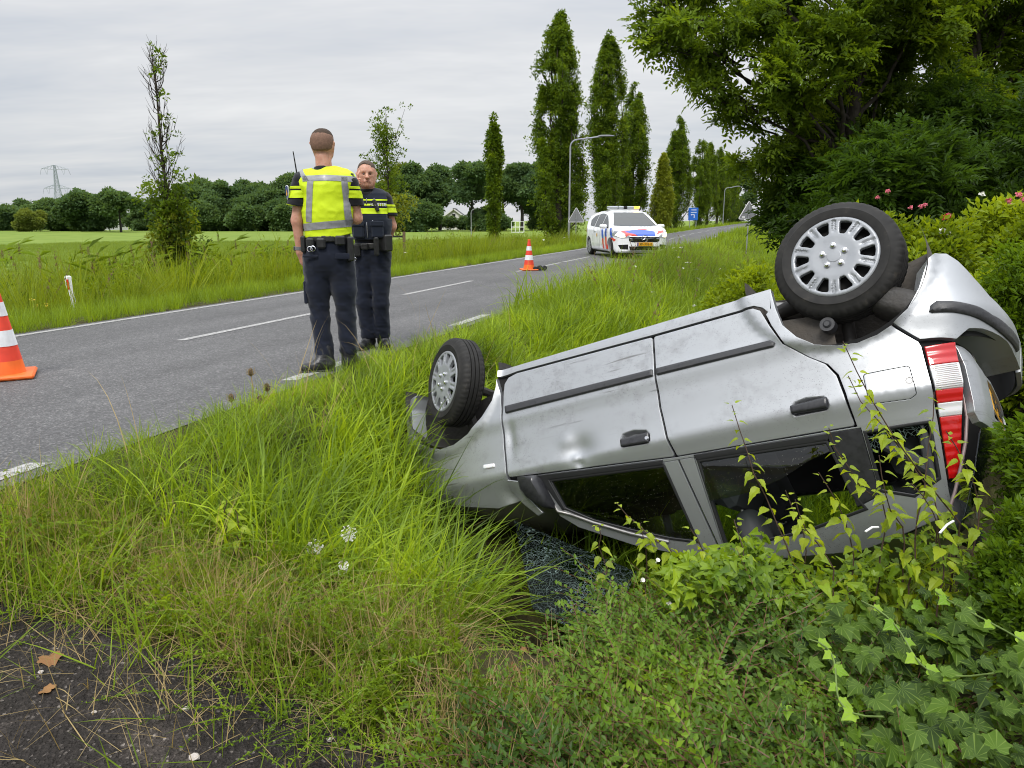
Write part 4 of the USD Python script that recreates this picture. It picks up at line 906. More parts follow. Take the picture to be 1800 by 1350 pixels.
# distant oncoming car at the bend
def far_car():
    x, y = 45.4, 142.0
    M = rot([0, 0, 1], -math.pi / 2 - .33, (x, y, float(road_z(y))))
    c = thing('car', 'small white oncoming car far off at the bend', 'car', matrix=M)
    m = _b0.to_mesh(); obj('body', (np.array(m.vert_properties[:, :3]), np.array(m.tri_verts)), car_white, c, 32)
    obj('windscreen', skin_piece(prism([(-.74, 1.045), (-.52, 1.475), (.52, 1.475), (.74, 1.045)], 'x', .05, 1.4)), pc_glass, c, 32)
    obj('grille', skin_piece(prism([(-.5, .55), (.5, .55), (.5, .7), (-.5, .7)], 'x', 1.9, 2.4)), cavity, c, 32)
    obj('number_plate', box(.015, .52, .11, (2.262, 0, .468)), plate_yellow, c)
    for s in (-1, 1):
        obj('headlamp', skin_piece(prism([(s * .60, .68), (s * .62, .80), (s * .84, .86), (s * .86, .70)], 'x', 1.5, 2.4)), clear_bar, c, 32)
        for x_ in (1.35, -1.35):
            obj('wheel', xf(lathe([(0, .0), (.2, 0), (.31, -.02), (.315, -.19), (0, -.2)], 20), np.array([[1, 0, 0, x_], [0, 0, s, s * .89], [0, 1, 0, .315], [0, 0, 0, 1]])), rubber, c, 30)
far_car()
# ------------------------------------------------------------ figures: a smooth union of tapered limbs, meshed by surface nets on a graded grid
def surface_net(F, ax, ay, az):
    """Naive surface nets of the field F (negative inside) on the axes; returns (v, f)."""
    s = F < 0
    nx, ny, nz = F.shape
    cnt = np.zeros((nx - 1, ny - 1, nz - 1), np.int8); acc = np.zeros((nx - 1, ny - 1, nz - 1, 3)); num = np.zeros((nx - 1, ny - 1, nz - 1))
    corner = [(i, j, k) for i in (0, 1) for j in (0, 1) for k in (0, 1)]
    for c in corner:
        cnt += s[c[0]:nx - 1 + c[0], c[1]:ny - 1 + c[1], c[2]:nz - 1 + c[2]]
    I, J, K = np.nonzero((cnt > 0) & (cnt < 8))
    P = np.zeros((len(I), 3)); n = np.zeros(len(I))
    X = lambda c: np.stack([ax[I + c[0]], ay[J + c[1]], az[K + c[2]]], -1)
    for a in corner:
        for d in range(3):
            if a[d] == 0:
                b = list(a); b[d] = 1
                fa, fb = F[I + a[0], J + a[1], K + a[2]], F[I + b[0], J + b[1], K + b[2]]
                m = (fa < 0) != (fb < 0)
                t = np.where(m, fa / np.where(m, fa - fb, 1), 0)[:, None]
                P += np.where(m[:, None], X(a) * (1 - t) + X(b) * t, 0); n += m
    P /= n[:, None]
    idx = -np.ones((nx - 1, ny - 1, nz - 1), np.int64); idx[I, J, K] = np.arange(len(I))
    Fc = []
    for d in range(3):
        e = [slice(1, -1)] * 3; e[d] = slice(0, -1); e2 = list(e); e2[d] = slice(1, None)
        A, B = s[tuple(e)], s[tuple(e2)]
        q = np.argwhere(A != B); sg = A[tuple(q.T)]
        o = np.ones(3, int); o[d] = 0; q = q + o
        u, w = [(1, 2), (2, 0), (0, 1)][d]
        du, dw = np.eye(3, dtype=int)[u], np.eye(3, dtype=int)[w]
        g = lambda p: idx[p[:, 0], p[:, 1], p[:, 2]]
        quad = np.stack([g(q - du - dw), g(q - dw), g(q), g(q - du)], 1)
        quad[~sg] = quad[~sg][:, ::-1]
        Fc.append(quad)
    Fc = np.vstack(Fc); Fc = Fc[(Fc >= 0).all(1)]
    return P, np.vstack([Fc[:, [0, 1, 2]], Fc[:, [0, 2, 3]]])

class Figure:
    def __init__(s):
        s.parts = []
    def cone(s, a, b, ra, rb, k=.03, flat=1.0, cut=False):
        """A tapered limb; flat < 1 squeezes it front to back (y)."""
        s.parts.append((np.array(a, float), np.array(b, float), ra, rb, k, flat, cut)); return s
    def chain(s, pts, rs, k=.03, flat=1.0):
        for a, b, ra, rb in zip(pts, pts[1:], rs, rs[1:]):
            s.cone(a, b, ra, rb, k, flat)
        return s
    def field(s, P):
        out = None
        for a, b, ra, rb, k, flat, cut in s.parts:
            q = P - a; q = q * np.array([1, 1 / flat, 1], np.float32); d = (b - a) * [1, 1 / flat, 1]
            t = np.clip((q @ d) / max(d @ d, 1e-9), 0, 1)
            f = (np.linalg.norm(q - t[..., None] * d, axis=-1) - (ra + (rb - ra) * t)) * (1 if flat == 1 else .5 * (1 + flat))
            if out is None:
                out = f; continue
            if cut:
                h = np.clip(.5 - .5 * (out + f) / k, 0, 1); out = out * (1 - h) - f * h + k * h * (1 - h)
            else:
                h = np.clip(.5 + .5 * (out - f) / k, 0, 1); out = out * (1 - h) + f * h - k * h * (1 - h)
        return out
    def mesh(s, axes, wr=None, clip=None, grow=0.0):
        G = np.stack(np.meshgrid(*axes, indexing='ij'), -1).astype(np.float32)
        F = s.field(G) - grow
        if wr is not None:
            F = F + wr(G)
        if clip is not None:
            F = np.maximum(F, clip(G))
        return surface_net(F, *axes)

def axes3(x0, x1, y0, y1, z0, z1, h):
    return [np.arange(x0, x1, h), np.arange(y0, y1, h), np.arange(z0, z1, h)]

def slab(m, planes):
    """Keeps what lies on the positive side of each (origin, normal) plane."""
    t = trimesh.Trimesh(*m, process=False)
    for o, n in planes:
        if len(t.faces) == 0:
            return None
        t = trimesh.intersections.slice_mesh_plane(t, n, o)
    return (np.array(t.vertices), np.array(t.faces)) if len(t.faces) else None

def puff(m, d):
    t = trimesh.Trimesh(*m, process=False); return np.array(t.vertices) + np.array(t.vertex_normals) * d, np.array(t.faces)

def folds(scale, amp, zw=None, seed=0, stretch=(1, 1, 2.4)):
    def w(G):
        n = meshkit.noise(G.reshape(-1, 3) * np.array(stretch) * scale + 11.3 * seed, seed).reshape(G.shape[:-1])
        r = (np.abs(n - .5) * 2)
        a = amp if zw is None else amp * zw(G[..., 2])
        return a * (r - .35)
    return w

skin_mat = mat('skin', {'tc': ('texture_coordinate', {}), 'n': ('noise_texture', {'scale': 22.0, 'detail': 4.0}), 'r': ('rgb_ramp', {'ramp': [(0.3, (0.36, 0.17, 0.11)), (0.7, (0.50, 0.27, 0.19))]}),
    'p': ('principled_bsdf', {'roughness': 0.5, 'subsurface_weight': 0.15, 'subsurface_scale': 0.008})}, [('tc.object', 'n.vector'), ('n.fac', 'r.fac'), ('r.color', 'p.base_color')], 'p.BSDF')
def cloth(name, col, rough=.85, var=.18):
    return plain(name, col, rough, .25, var=var, scale=9, bump=.0012, bscale=260, sheen_weight=.15)
navy = cloth('navy_cloth', (0.006, 0.009, 0.020)); black_shirt = cloth('black_cloth', (0.006, 0.0065, 0.009)); navy_vest = cloth('navy_vest_cloth', (0.007, 0.011, 0.021))
hivis = plain('hivis_yellow', (0.50, 0.64, 0.010), .6, .3, var=.07, scale=5, bump=.001, bscale=200, emission_color=(0.6, 0.85, 0.02), emission_strength=0.0)
reflect_grey = plain('reflective_grey', (0.22, 0.22, 0.23), .4, .5, var=.1, scale=30)
boot_leather = plain('boot_leather', (0.012, 0.012, 0.013), .4, .5, var=.25, scale=25, bump=.002, bscale=80)
belt_leather = plain('belt_leather', (0.010, 0.010, 0.010), .42, .5, var=.2, scale=30)
hair_brown = plain('hair_brown', (0.05, 0.033, 0.022), .75, .2, var=.4, scale=70, bump=.003, bscale=240)
hair_grey = plain('hair_greying', (0.085, 0.062, 0.048), .75, .2, var=.4, scale=70, bump=.003, bscale=240)
hair_fade = plain('hair_faded', (0.17, 0.10, 0.07), .75, .2, var=.25, scale=90, bump=.002, bscale=300)
eye_dark = plain('eye_dark', (0.02, 0.015, 0.012), .15); lip_mat = plain('lip', (0.36, 0.16, 0.12), .5); brow_mat = plain('brow', (0.07, 0.05, 0.04), .8)
watch_grey = plain('watch_grey', (0.13, 0.13, 0.14), .35); patch_blue = plain('patch_blue', (0.012, 0.03, 0.13), .6); patch_gold = plain('patch_gold', (0.62, 0.30, 0.03), .5); patch_white = plain('patch_white', (0.65, 0.65, 0.66), .6)

def head_parts(F, c, fw, tilt=0.0, w=.074):
    """Skull, jaw, nose, ears and neck of a head at c looking along fw (+1: away from the camera, -1: towards it)."""
    c = np.array(c); R = Ro.from_euler('z', tilt).as_matrix()
    p = lambda x, y, z: tuple(c + R @ np.array([x, y * fw, z]))
    F.cone(p(0, -.025, .035), p(0, .02, .045), .082, .078, .03).cone(p(-.012, .0, 0), p(.012, .0, 0), .076, .076, .03)
    F.cone(p(0, .03, -.03), p(0, .055, -.075), .062, .036, .03).cone(p(-.03, .02, -.06), p(.03, .02, -.06), .040, .040, .03)
    F.cone(p(0, .086, .018), p(0, .112, -.018), .010, .015, .012)                 # nose
    F.cone(p(-.012, .100, -.022), p(.012, .100, -.022), .009, .009, .008)
    F.cone(p(-.034, .078, .034), p(.034, .078, .034), .013, .013, .02)               # brow
    F.cone(p(-.030, .092, .014), p(-.026, .094, .014), .012, .012, .012, cut=True).cone(p(.030, .092, .014), p(.026, .094, .014), .012, .012, .012, cut=True)
    F.cone(p(-.02, .082, -.052), p(.02, .082, -.052), .013, .013, .012)              # lips
    F.cone(p(-.024, .099, -.052), p(.024, .099, -.052), .005, .005, .006, cut=True)
    for sx in (-1, 1):
        F.cone(p(sx * w * 1.10, -.006, .012), p(sx * w * 1.20, -.018, .024), .013, .012, .008).cone(p(sx * w * 1.08, -.004, -.012), p(sx * w * 1.10, -.004, .01), .009, .011, .008)
    return p

def boots(parent, heel, toe, ank):
    h, t, a = map(np.array, (heel, toe, ank)); d = t - h; L = np.linalg.norm(d[:2]); u = d / np.linalg.norm(d)
    F = Figure(); F.cone(h + [0, 0, .055], t + [0, 0, .042] - u * .03, .046, .040, .03).cone(h + [0, 0, .06], a + [0, 0, .06], .050, .060, .03).cone(h + u * .08 + [0, 0, .07], a + [0, 0, .03], .045, .05, .03)
    lo = np.minimum(np.minimum(h, t), a) - .09; hi = np.maximum(np.maximum(h, t), a) + .13
    m = F.mesh(axes3(lo[0], hi[0], lo[1], hi[1], lo[2], hi[2], .0075), folds(30, .004, seed=4), lambda G: .012 - (G[..., 2] - min(heel[2], toe[2])))
    b = obj('boot', m, boot_leather, parent, True)
    S = Figure(); S.cone(h + [0, 0, .02], t + [0, 0, .02] - u * .025, .050, .044, .02)
    obj('sole', S.mesh(axes3(lo[0], hi[0], lo[1], hi[1], lo[2], lo[2] + .16, .008), None, lambda G: np.maximum(-(G[..., 2] - min(heel[2], toe[2])), G[..., 2] - min(heel[2], toe[2]) - .022)), seal_rubber, b, True)

def pouch(parent, name, c, s, m=None, bev=.012, rz=0.0):
    return obj(name, xf(box(*s, bev=bev), rot([0, 0, 1], rz, c)), m or belt_leather, parent, 30)

# ---- officer seen from behind, hi-vis vest
o1 = thing('person', 'tall man from behind in yellow hi-vis vest, left hand in pocket', 'person', (-1.48, 5.98, 0.0))
arms = [([(-.165, 0, 1.49), (-.212, -.02, 1.20), (-.205, .0, 0.96), (-.185, .02, .88)], [.056, .043, .032, .036]), ([(.210, 0, 1.49), (.243, .05, 1.22), (.13, .24, 1.20), (.07, .25, 1.22)], [.056, .045, .034, .032])]
B = Figure()
B.chain([(.02, 0, .95), (.025, 0, 1.20), (.03, 0, 1.42)], [.14, .14, .16], .05, .72).cone((-.13, 0, 1.50), (.19, 0, 1.50), .065, .065, .06, .9).chain([(.02, .0, 1.52), (.012, .01, 1.68)], [.066, .060], .03)
hp = head_parts(B, (.01, .03, 1.765), 1)
for pts, rs in arms:
    B.chain(pts, rs, .025)
for i, (fx, fz) in enumerate(((-.200, .835), (-.190, .825), (-.178, .825), (-.168, .832))):
    B.cone((-.188 + .007 * i, .03, .875), (fx, .045 - .01 * i, fz), .0105, .009, .008)
B.cone((-.17, .0, .90), (-.158, -.02, .865), .012, .010, .008)
for i in range(4):
    B.cone((.08, .245, 1.235 - .018 * i), (.0, .255, 1.24 - .018 * i), .0105, .009, .008)
for (hx, kx, ax_, ky, ay_) in ((-.085, -.080, -.055, .02, -.01), (.115, .122, .128, .05, .05)):
    B.chain([(hx, 0, .90), (kx, ky, .46), (ax_, ay_, .10)], [.085, .055, .042], .04)
body1 = obj('body', B.mesh([np.arange(-.32, .36, .008), np.arange(-.17, .34, .008), np.r_[np.arange(.02, 1.56, .010), np.arange(1.56, 1.93, .005)]]), skin_mat, o1, True)
H = Figure(); H.cone(hp(0, -.025, .035), hp(0, .02, .045), .0845, .080, .03).cone(hp(0, -.03, .0), hp(0, -.02, .03), .076, .08, .03)
_hb = axes3(-.12, .14, -.12, .16, 1.60, 1.93, .006)
obj('hair_sides', H.mesh(_hb, None, lambda G: np.maximum(1.728 + .5 * np.maximum(np.abs(G[..., 0] - .01) - .05, 0) - G[..., 2], (G[..., 1] - .06))), hair_fade, body1, True)
H2 = Figure(); H2.cone(hp(0, -.02, .048), hp(0, .025, .058), .083, .078, .03)
obj('hair', H2.mesh(_hb, folds(60, .004, seed=3), lambda G: 1.775 + .25 * np.maximum(G[..., 1] - .02, 0) + .35 * np.abs(G[..., 0] - .01) * 0 - G[..., 2]), hair_brown, body1, True)

def trousers(parent, legs, pelvis, seed, box_, top, hem):
    T = Figure(); T.chain(pelvis[0], pelvis[1], .05, .80)
    for pts, rs in legs:
        T.chain(pts, rs, .035)
    sh_ = lambda G: np.stack([G[..., 0] + .55 * G[..., 2], G[..., 1], G[..., 2]], -1)
    zw = lambda z: .6 + .9 * np.exp(-((z - hem - .07) / .09) ** 2) + .5 * np.exp(-((z - .47) / .10) ** 2) + .5 * np.exp(-((z - .80) / .09) ** 2)
    m = T.mesh(axes3(*box_, .0075), lambda G: folds(8, .013, zw, seed, (1.7, 1.4, .9))(sh_(G)) + folds(17, .005, zw, seed + 1, (1, 1, 1.7))(G), lambda G: np.maximum(hem - G[..., 2], G[..., 2] - top))
    return obj('trousers', m, navy, parent, True)
tr1 = trousers(o1, [([(-.075, 0, .90), (-.088, .01, .66), (-.082, .02, .44), (-.056, -.005, .14)], [.116, .094, .073, .074]), ([(.110, 0, .90), (.125, .02, .66), (.124, .045, .45), (.132, .05, .17)], [.116, .094, .073, .074])],
               ([(.02, -.005, .93), (.02, 0, 1.05)], [.172, .158]), 2, (-.26, .28, -.20, .22, .08, 1.13), 1.10, .12)
for nm_, c_, s_, r_ in (('cargo_pocket', (-.170, .01, .64), (.03, .14, .18), .0), ('pocket_flap', (.16, -.135, .93), (.11, .012, .045), .25), ('pocket_flap', (-.09, -.145, .93), (.12, .012, .02), -.1)):
    pouch(tr1, nm_, c_, s_, navy, .008, r_)
boots(o1, (-.02, -.03, 0.0), (-.215, -.13, -.005), (-.05, -.01, .12)); boots(o1, (.125, .03, 0.0), (.185, .25, 0), (.128, .045, .13))
# polo: body hidden under the vest, sleeves and collar showing
SH = Figure(); SH.chain([(.02, 0, 1.0), (.025, 0, 1.20), (.03, 0, 1.42)], [.165, .165, .18], .05, .74).cone((-.13, 0, 1.495), (.19, 0, 1.495), .078, .078, .06, .9)
SL = Figure(); SL.cone((-.155, 0, 1.495), (-.212, -.02, 1.26), .080, .084, .02).cone((.200, 0, 1.495), (.240, .05, 1.26), .078, .080, .02)
sleeve_clip = lambda z0: (lambda G: z0 - G[..., 2])
sl = SL.mesh(axes3(-.34, .40, -.16, .20, 1.2, 1.62, .007), folds(12, .008, seed=6), lambda G: 1.315 + .10 * (np.abs(G[..., 0] - .03) - .24) - G[..., 2])
polo = obj('polo_shirt', cat([SH.mesh(axes3(-.28, .34, -.2, .2, .98, 1.62, .010)), sl, Figure().cone((.015, -.005, 1.565), (.012, .005, 1.60), .080, .074, .01).mesh(axes3(-.12, .14, -.12, .12, 1.53, 1.625, .007), None, lambda G: G[..., 2] - 1.612 + .25 * (G[..., 1] + .05))]), black_shirt, o1, True)
slp = puff(sl, .003)
for nm_, z0, z1 in (('sleeve_band', 1.372, 1.430), ('sleeve_band', 1.442, 1.462)):
    b_ = slab(slp, [((0, 0, z0), (0, 0, 1)), ((0, 0, z1), (0, 0, -1))])
    obj(nm_, b_, hivis, polo, True)
_b = slab(slp, [((-.28, 0, 1.323), (.22, 0, 1)), ((-.28, 0, 1.331), (-.22, 0, -1)), ((0, 0, 0), (-1, 0, 0))])
obj('sleeve_piping', _b, hivis, polo, True)
obj('collar_piping', tube([(.015 + .083 * math.cos(a), -.003 + .083 * math.sin(a), 1.585 + .02 * math.sin(a)) for a in np.linspace(math.pi * 1.02, math.pi * 1.98, 14)], .0035, 5), hivis, polo, True)
# police shield on the left sleeve
_sh = Polygon([(-.036, .045), (0, .055), (.036, .045), (.036, .0), (.022, -.035), (0, -.055), (-.022, -.035), (-.036, 0)])
_M = rot([0, 0, 1], -1.0, (-.262, -.058, 1.415)) @ rot([1, 0, 0], math.pi / 2 + .0)
shd = obj('shoulder_badge', xf(extrude(_sh, .004), _M), patch_white, polo)
obj('badge_field', xf(extrude(_sh.buffer(-.005), .0055), _M), patch_blue, shd)
obj('badge_flame', xf(extrude(Point(0, -.012).buffer(.014).union(Polygon([(-.012, -.008), (0, .022), (.012, -.008)])), .007), _M), patch_gold, shd)
# vest
VS = Figure(); VS.chain([(.025, 0, 1.10), (.028, 0, 1.25), (.03, 0, 1.42)], [.186, .185, .196], .05, .76).cone((-.115, 0, 1.50), (.175, 0, 1.50), .088, .088, .06, .92)
vclip = lambda G: np.maximum.reduce([1.075 + .10 * (G[..., 0] - .02) - .02 * np.cos(G[..., 0] * 9) - G[..., 2], .090 - np.hypot(G[..., 0] - .012, (G[..., 1] - .02)) - .25 * np.maximum(1.5 - G[..., 2], 0), np.where(G[..., 2] > 1.30, np.abs(G[..., 0] - .03) - (.205 + .03 * np.clip((G[..., 2] - 1.38) / .08, 0, 1)), -1)])
vm = VS.mesh(axes3(-.26, .32, -.22, .22, 1.0, 1.64, .006), lambda G: folds(6, .014, seed=8, stretch=(1.5, 1, .8))(G) + folds(15, .005, seed=9, stretch=(1, 1, 1.4))(G), vclip)
vest = obj('hi_vis_vest', vm, hivis, o1, True)
vp = puff(vm, .003)
def vband(name, planes):
    b = slab(vp, planes)
    if b:
        obj(name, b, reflect_grey, vest, True)
vband('reflective_band', [((0, 0, 1.135), (-.09, 0, 1)), ((0, 0, 1.19), (.09, 0, -1))])
vband('reflective_band', [((0, 0, 1.485), (0, .1, 1)), ((0, 0, 1.53), (0, -.1, -1)), ((-.13, 0, 0), (1, 0, 0))])
vband('reflective_strap', [((-.090, 0, 1.49), (1, 0, -.10)), ((-.038, 0, 1.49), (-1, 0, .10)), ((0, 0, 1.50), (0, 0, -1)), ((0, 0, 1.18), (.09, 0, 1)), ((0, 0, 0), (0, -1, 0))])
vband('reflective_strap', [((.172, 0, 1.49), (1, 0, .04)), ((.215, 0, 1.49), (-1, 0, -.04)), ((0, 0, 1.53), (0, 0, -1)), ((0, 0, 1.18), (.09, 0, 1)), ((0, 0, 0), (0, -1, 0))])
vband('reflective_strap', [((-.135, 0, 1.52), (1, 0, .8)), ((-.09, 0, 1.52), (-1, 0, -.8)), ((0, 0, 1.50), (0, 0, 1))])
# belt and what hangs on it
bm = Figure().chain([(.02, -.003, 1.04), (.02, -.003, 1.08)], [.180, .178], .01, .80).mesh(axes3(-.2, .24, -.18, .18, .98, 1.14, .007), None, lambda G: np.maximum(1.035 + .06 * G[..., 0] - G[..., 2], G[..., 2] - 1.085 - .06 * G[..., 0]))
belt1 = obj('belt', bm, belt_leather, o1, True)
pouch(belt1, 'pouch', (-.085, -.145, 1.03), (.065, .04, .08), rz=-.3); pouch(belt1, 'pouch', (.0, -.152, 1.03), (.07, .035, .08)); pouch(belt1, 'holster', (.205, -.08, .985), (.05, .09, .19), rz=.5); pouch(belt1, 'pouch', (.145, -.135, 1.05), (.08, .04, .075), rz=.5); pouch(belt1, 'radio_pouch', (-.158, -.07, 1.02), (.04, .07, .13), rz=.2)
obj('cuffs', cat([xf(lathe([(.018, -.003), (.022, 0), (.018, .003)], 14), rot([1, 0, 0], 1.5, (-.085, -.170, .985))), xf(lathe([(.018, -.003), (.022, 0), (.018, .003)], 14), rot([1, 0, 0], 1.5, (-.06, -.172, .99)))]), chrome, belt1)
obj('radio_antenna', cat([tube([(-.205, .06, 1.50), (-.215, .06, 1.58), (-.232, .06, 1.73)], [.008, .006, .004], 6), box(.05, .03, .09, (-.20, .07, 1.47), .006)]), belt_leather, o1)
_w = lathe([(.030, -.014), (.040, -.013), (.041, .013), (.030, .014)], 18)
wt = obj('watch', xf(_w, rot([0, 1, 0], .05, (-.206, -.002, .985))), watch_grey, o1, 30)
obj('watch_case', box(.014, .034, .036, (-.247, -.005, .985), .004), plain('watch_face', (.06, .06, .065), .2), wt)

# ---- officer facing the camera, hand at his cheek
o2 = thing('person', 'man in dark police vest facing the camera, hand at his cheek', 'person', (-1.34, 7.04, 0.0))
B = Figure()
B.chain([(.03, 0, .95), (.03, -.01, 1.15), (.02, 0, 1.32)], [.14, .145, .155], .05, .75).cone((-.11, .01, 1.39), (.15, .01, 1.39), .062, .062, .06, .9).chain([(.015, .01, 1.42), (.01, -.02, 1.54)], [.062, .058], .03)
hp2 = head_parts(B, (.012, -.03, 1.60), -1, .22)
B.chain([(.165, .01, 1.385), (.212, .05, 1.15), (.15, .17, 1.02)], [.054, .044, .034], .025)
B.chain([(-.125, .01, 1.385), (-.155, -.13, 1.22), (-.10, -.215, 1.42), (-.078, -.195, 1.49)], [.054, .042, .030, .032], .02)
_hd = np.array((-.056, -.184, 1.545)); B.cone((-.075, -.195, 1.50), _hd, .034, .035, .012, .7)
B.chain([_hd + (.012, -.012, .02), _hd + (.020, -.008, .055), _hd + (.032, .012, .085)], [.0105, .0098, .009], .006)            # index finger at the eye
for i, (dx, dz) in enumerate(((.028, .012), (.026, -.008), (.022, -.026))):
    B.chain([_hd + (.010, -.018, dz), _hd + (dx + .012, -.030, dz + .006), _hd + (dx + .012, -.004, dz + .0)], [.0105, .0098, .009], .005)
B.chain([_hd + (-.008, .01, -.01), _hd + (.012, .028, -.002), _hd + (.034, .03, .0)], [.012, .011, .0095], .006)                # thumb under the jaw
for (hx, kx, ax_, ky, ay_) in ((-.06, -.065, -.035, -.02, .0), (.10, .098, .095, -.03, .0)):
    B.chain([(hx, 0, .88), (kx, ky, .46), (ax_, ay_, .10)], [.085, .055, .042], .04)
body2 = obj('body', B.mesh([np.arange(-.24, .32, .007), np.r_[np.arange(-.26, -.06, .005), np.arange(-.06, .26, .009)], np.r_[np.arange(.02, 1.40, .011), np.arange(1.40, 1.76, .0045)]]), skin_mat, o2, True)
H = Figure(); H.cone(hp2(0, -.03, .043), hp2(0, .015, .058), .0845, .079, .03)
obj('hair', H.mesh(axes3(-.11, .14, -.16, .12, 1.55, 1.76, .0055), folds(50, .004, seed=13, stretch=(2, 1, 1)), lambda G: np.where(G[..., 1] < -.050, 1.688 - .55 * np.abs(G[..., 0] - .012) + .03 * meshkit.noise(G.reshape(-1, 3) * 45, 5).reshape(G.shape[:-1]), 1.60) - G[..., 2] + .12 * np.maximum(-.03 - G[..., 1], 0)), hair_grey, body2, True)
for sx in (-1, 1):
    obj('eye', tube([hp2(sx * .037, .0815, .013), hp2(sx * .021, .0855, .0125)], .0058, 8), eye_dark, body2, True)
    obj('eyebrow', tube([hp2(sx * .046, .083, .031), hp2(sx * .03, .0925, .038), hp2(sx * .014, .0935, .034)], [.003, .0045, .004], 6), brow_mat, body2, True)
obj('lips', tube([hp2(-.022, .088, -.053), hp2(0, .0955, -.050), hp2(.022, .088, -.053)], [.003, .0052, .003], 6), lip_mat, body2, True)
tr2 = trousers(o2, [([(-.05, 0, .88), (-.062, -.01, .66), (-.066, -.02, .44), (-.038, 0, .13)], [.104, .088, .071, .072]), ([(.10, 0, .88), (.10, -.015, .66), (.098, -.03, .44), (.095, 0, .14)], [.104, .088, .071, .072])],
               ([(.03, 0, .92), (.03, 0, 1.02)], [.160, .150]), 22, (-.22, .26, -.20, .2, .07, 1.1), 1.05, .10)
boots(o2, (-.035, .05, 0), (-.09, -.16, 0), (-.035, .01, .12)); boots(o2, (.09, .05, 0), (.16, -.13, 0), (.095, .01, .12))
SL = Figure(); SL.cone((.155, .01, 1.39), (.205, .04, 1.20), .075, .080, .02).cone((-.115, .01, 1.39), (-.148, -.10, 1.25), .075, .078, .02)
s2 = SL.mesh(axes3(-.26, .32, -.2, .16, 1.14, 1.50, .007), folds(12, .008, seed=26), lambda G: 1.245 - G[..., 2])
SH = Figure(); SH.chain([(.03, 0, .99), (.03, -.01, 1.15), (.02, 0, 1.32)], [.155, .165, .172], .05, .76).cone((-.11, .01, 1.385), (.15, .01, 1.385), .074, .074, .06, .9)
polo2 = obj('polo_shirt', cat([SH.mesh(axes3(-.22, .28, -.2, .2, .97, 1.50, .010)), s2]), black_shirt, o2, True)
s2p = puff(s2, .003)
for z0, z1 in ((1.275, 1.318), (1.328, 1.346)):
    obj('sleeve_band', slab(s2p, [((0, 0, z0), (0, 0, 1)), ((0, 0, z1), (0, 0, -1))]), hivis, polo2, True)
CL = Figure().chain([(.012, .0, 1.455), (.012, -.012, 1.49)], [.078, .074], .01)
obj('collar', CL.mesh(axes3(-.1, .12, -.12, .1, 1.41, 1.52, .006), None, lambda G: np.maximum(G[..., 2] - 1.50 - .25 * G[..., 1], .05 - np.hypot(G[..., 0] - .012, (G[..., 1] + .09)) + 1.2 * (1.43 - G[..., 2]))), black_shirt, polo2, True)
VS = Figure(); VS.chain([(.03, -.01, 1.06), (.03, -.012, 1.18), (.022, 0, 1.32)], [.172, .182, .182], .05, .80).cone((-.09, .005, 1.385), (.13, .005, 1.385), .082, .082, .06, .95)
vclip2 = lambda G: np.maximum.reduce([1.03 - G[..., 2], .06 - np.hypot(G[..., 0] - .012, (G[..., 1] + .045) * .8) - .22 * np.maximum(1.44 - G[..., 2], 0) - .0, np.where(G[..., 2] > 1.22, np.abs(G[..., 0] - .02) - .172, -1)])
vm2 = VS.mesh(axes3(-.22, .28, -.22, .2, .98, 1.5, .0065), lambda G: folds(9, .008, seed=28)(G), vclip2)
vest2 = obj('police_vest', vm2, navy_vest, o2, True); vp2 = puff(vm2, .003)
for z0, z1 in ((1.262, 1.312), (1.334, 1.350), (1.378, 1.392)):
    b_ = slab(vp2, [((0, 0, z0), (0, 0, 1)), ((0, 0, z1), (0, 0, -1)), ((0, -.02, 0), (0, -1, 0))])
    if b_:
        obj('yellow_band', b_, hivis, vest2, True)
def front_y(x, z):
    """Front of the vest at (x, z)."""
    v = np.array(vm2[0]); v = v[v[:, 1] < 0]; return v[np.argmin(np.hypot(v[:, 0] - x, v[:, 2] - z))][1]
zp = [(.022, front_y(.022, z) - .004, z) for z in np.linspace(1.05, 1.40, 14)]
obj('zip', tube(zp, .0045, 5), plain('zip_grey', (.22, .22, .23), .35, metal=.6), vest2, True)
for px_ in (-.06, .115):
    yv = front_y(px_, 1.13)
    pk = obj('chest_pocket', xf(box(.11, .03, .135, bev=.012), rot([0, 0, 1], .25 if px_ > 0 else -.2, (px_, yv - .006, 1.115))), navy_vest, vest2, 30)
    obj('pocket_flap', xf(box(.118, .012, .045, bev=.005), rot([0, 0, 1], .25 if px_ > 0 else -.2, (px_, yv - .024, 1.175))), navy_vest, pk, 30)
    obj('pull_tab', tube([(px_ - .035, yv - .02, 1.205), (px_ - .043, yv - .022, 1.19)], .004, 6), chrome, vest2)
obj('shoulder_radio', xf(box(.035, .03, .11, bev=.008), rot([0, 1, 0], -.35, (.105, front_y(.105, 1.33) - .015, 1.335))), belt_leather, vest2, 30)
obj('pen', tube([(.09, front_y(.09, 1.37) - .012, 1.40), (.105, front_y(.1, 1.34) - .03, 1.33)], .005, 6), watch_grey, vest2)
_pt = meshkit.text_mesh('POLITIE', .026, .003, True); _pv = np.array(_pt.vertices); _pw = _pv[:, 0].max()
obj('vest_lettering', (np.stack([.075 + _pv[:, 0] - _pw / 2 * 0 - .03, np.full(len(_pv), 0.0) + np.array([front_y(.075 + a - .03, 1.342) for a in _pv[:, 0]]) - .006 - _pv[:, 2], 1.331 + _pv[:, 1]], 1) * [1, 1, 1], np.array(_pt.faces)), patch_white, vest2, False)
bm = Figure().chain([(.03, 0, .955), (.03, 0, .99)], [.166, .163], .01, .84).mesh(axes3(-.16, .22, -.18, .18, .92, 1.04, .007), None, lambda G: np.maximum(.945 - G[..., 2], G[..., 2] - 1.0))
belt2 = obj('belt', bm, belt_leather, o2, True)
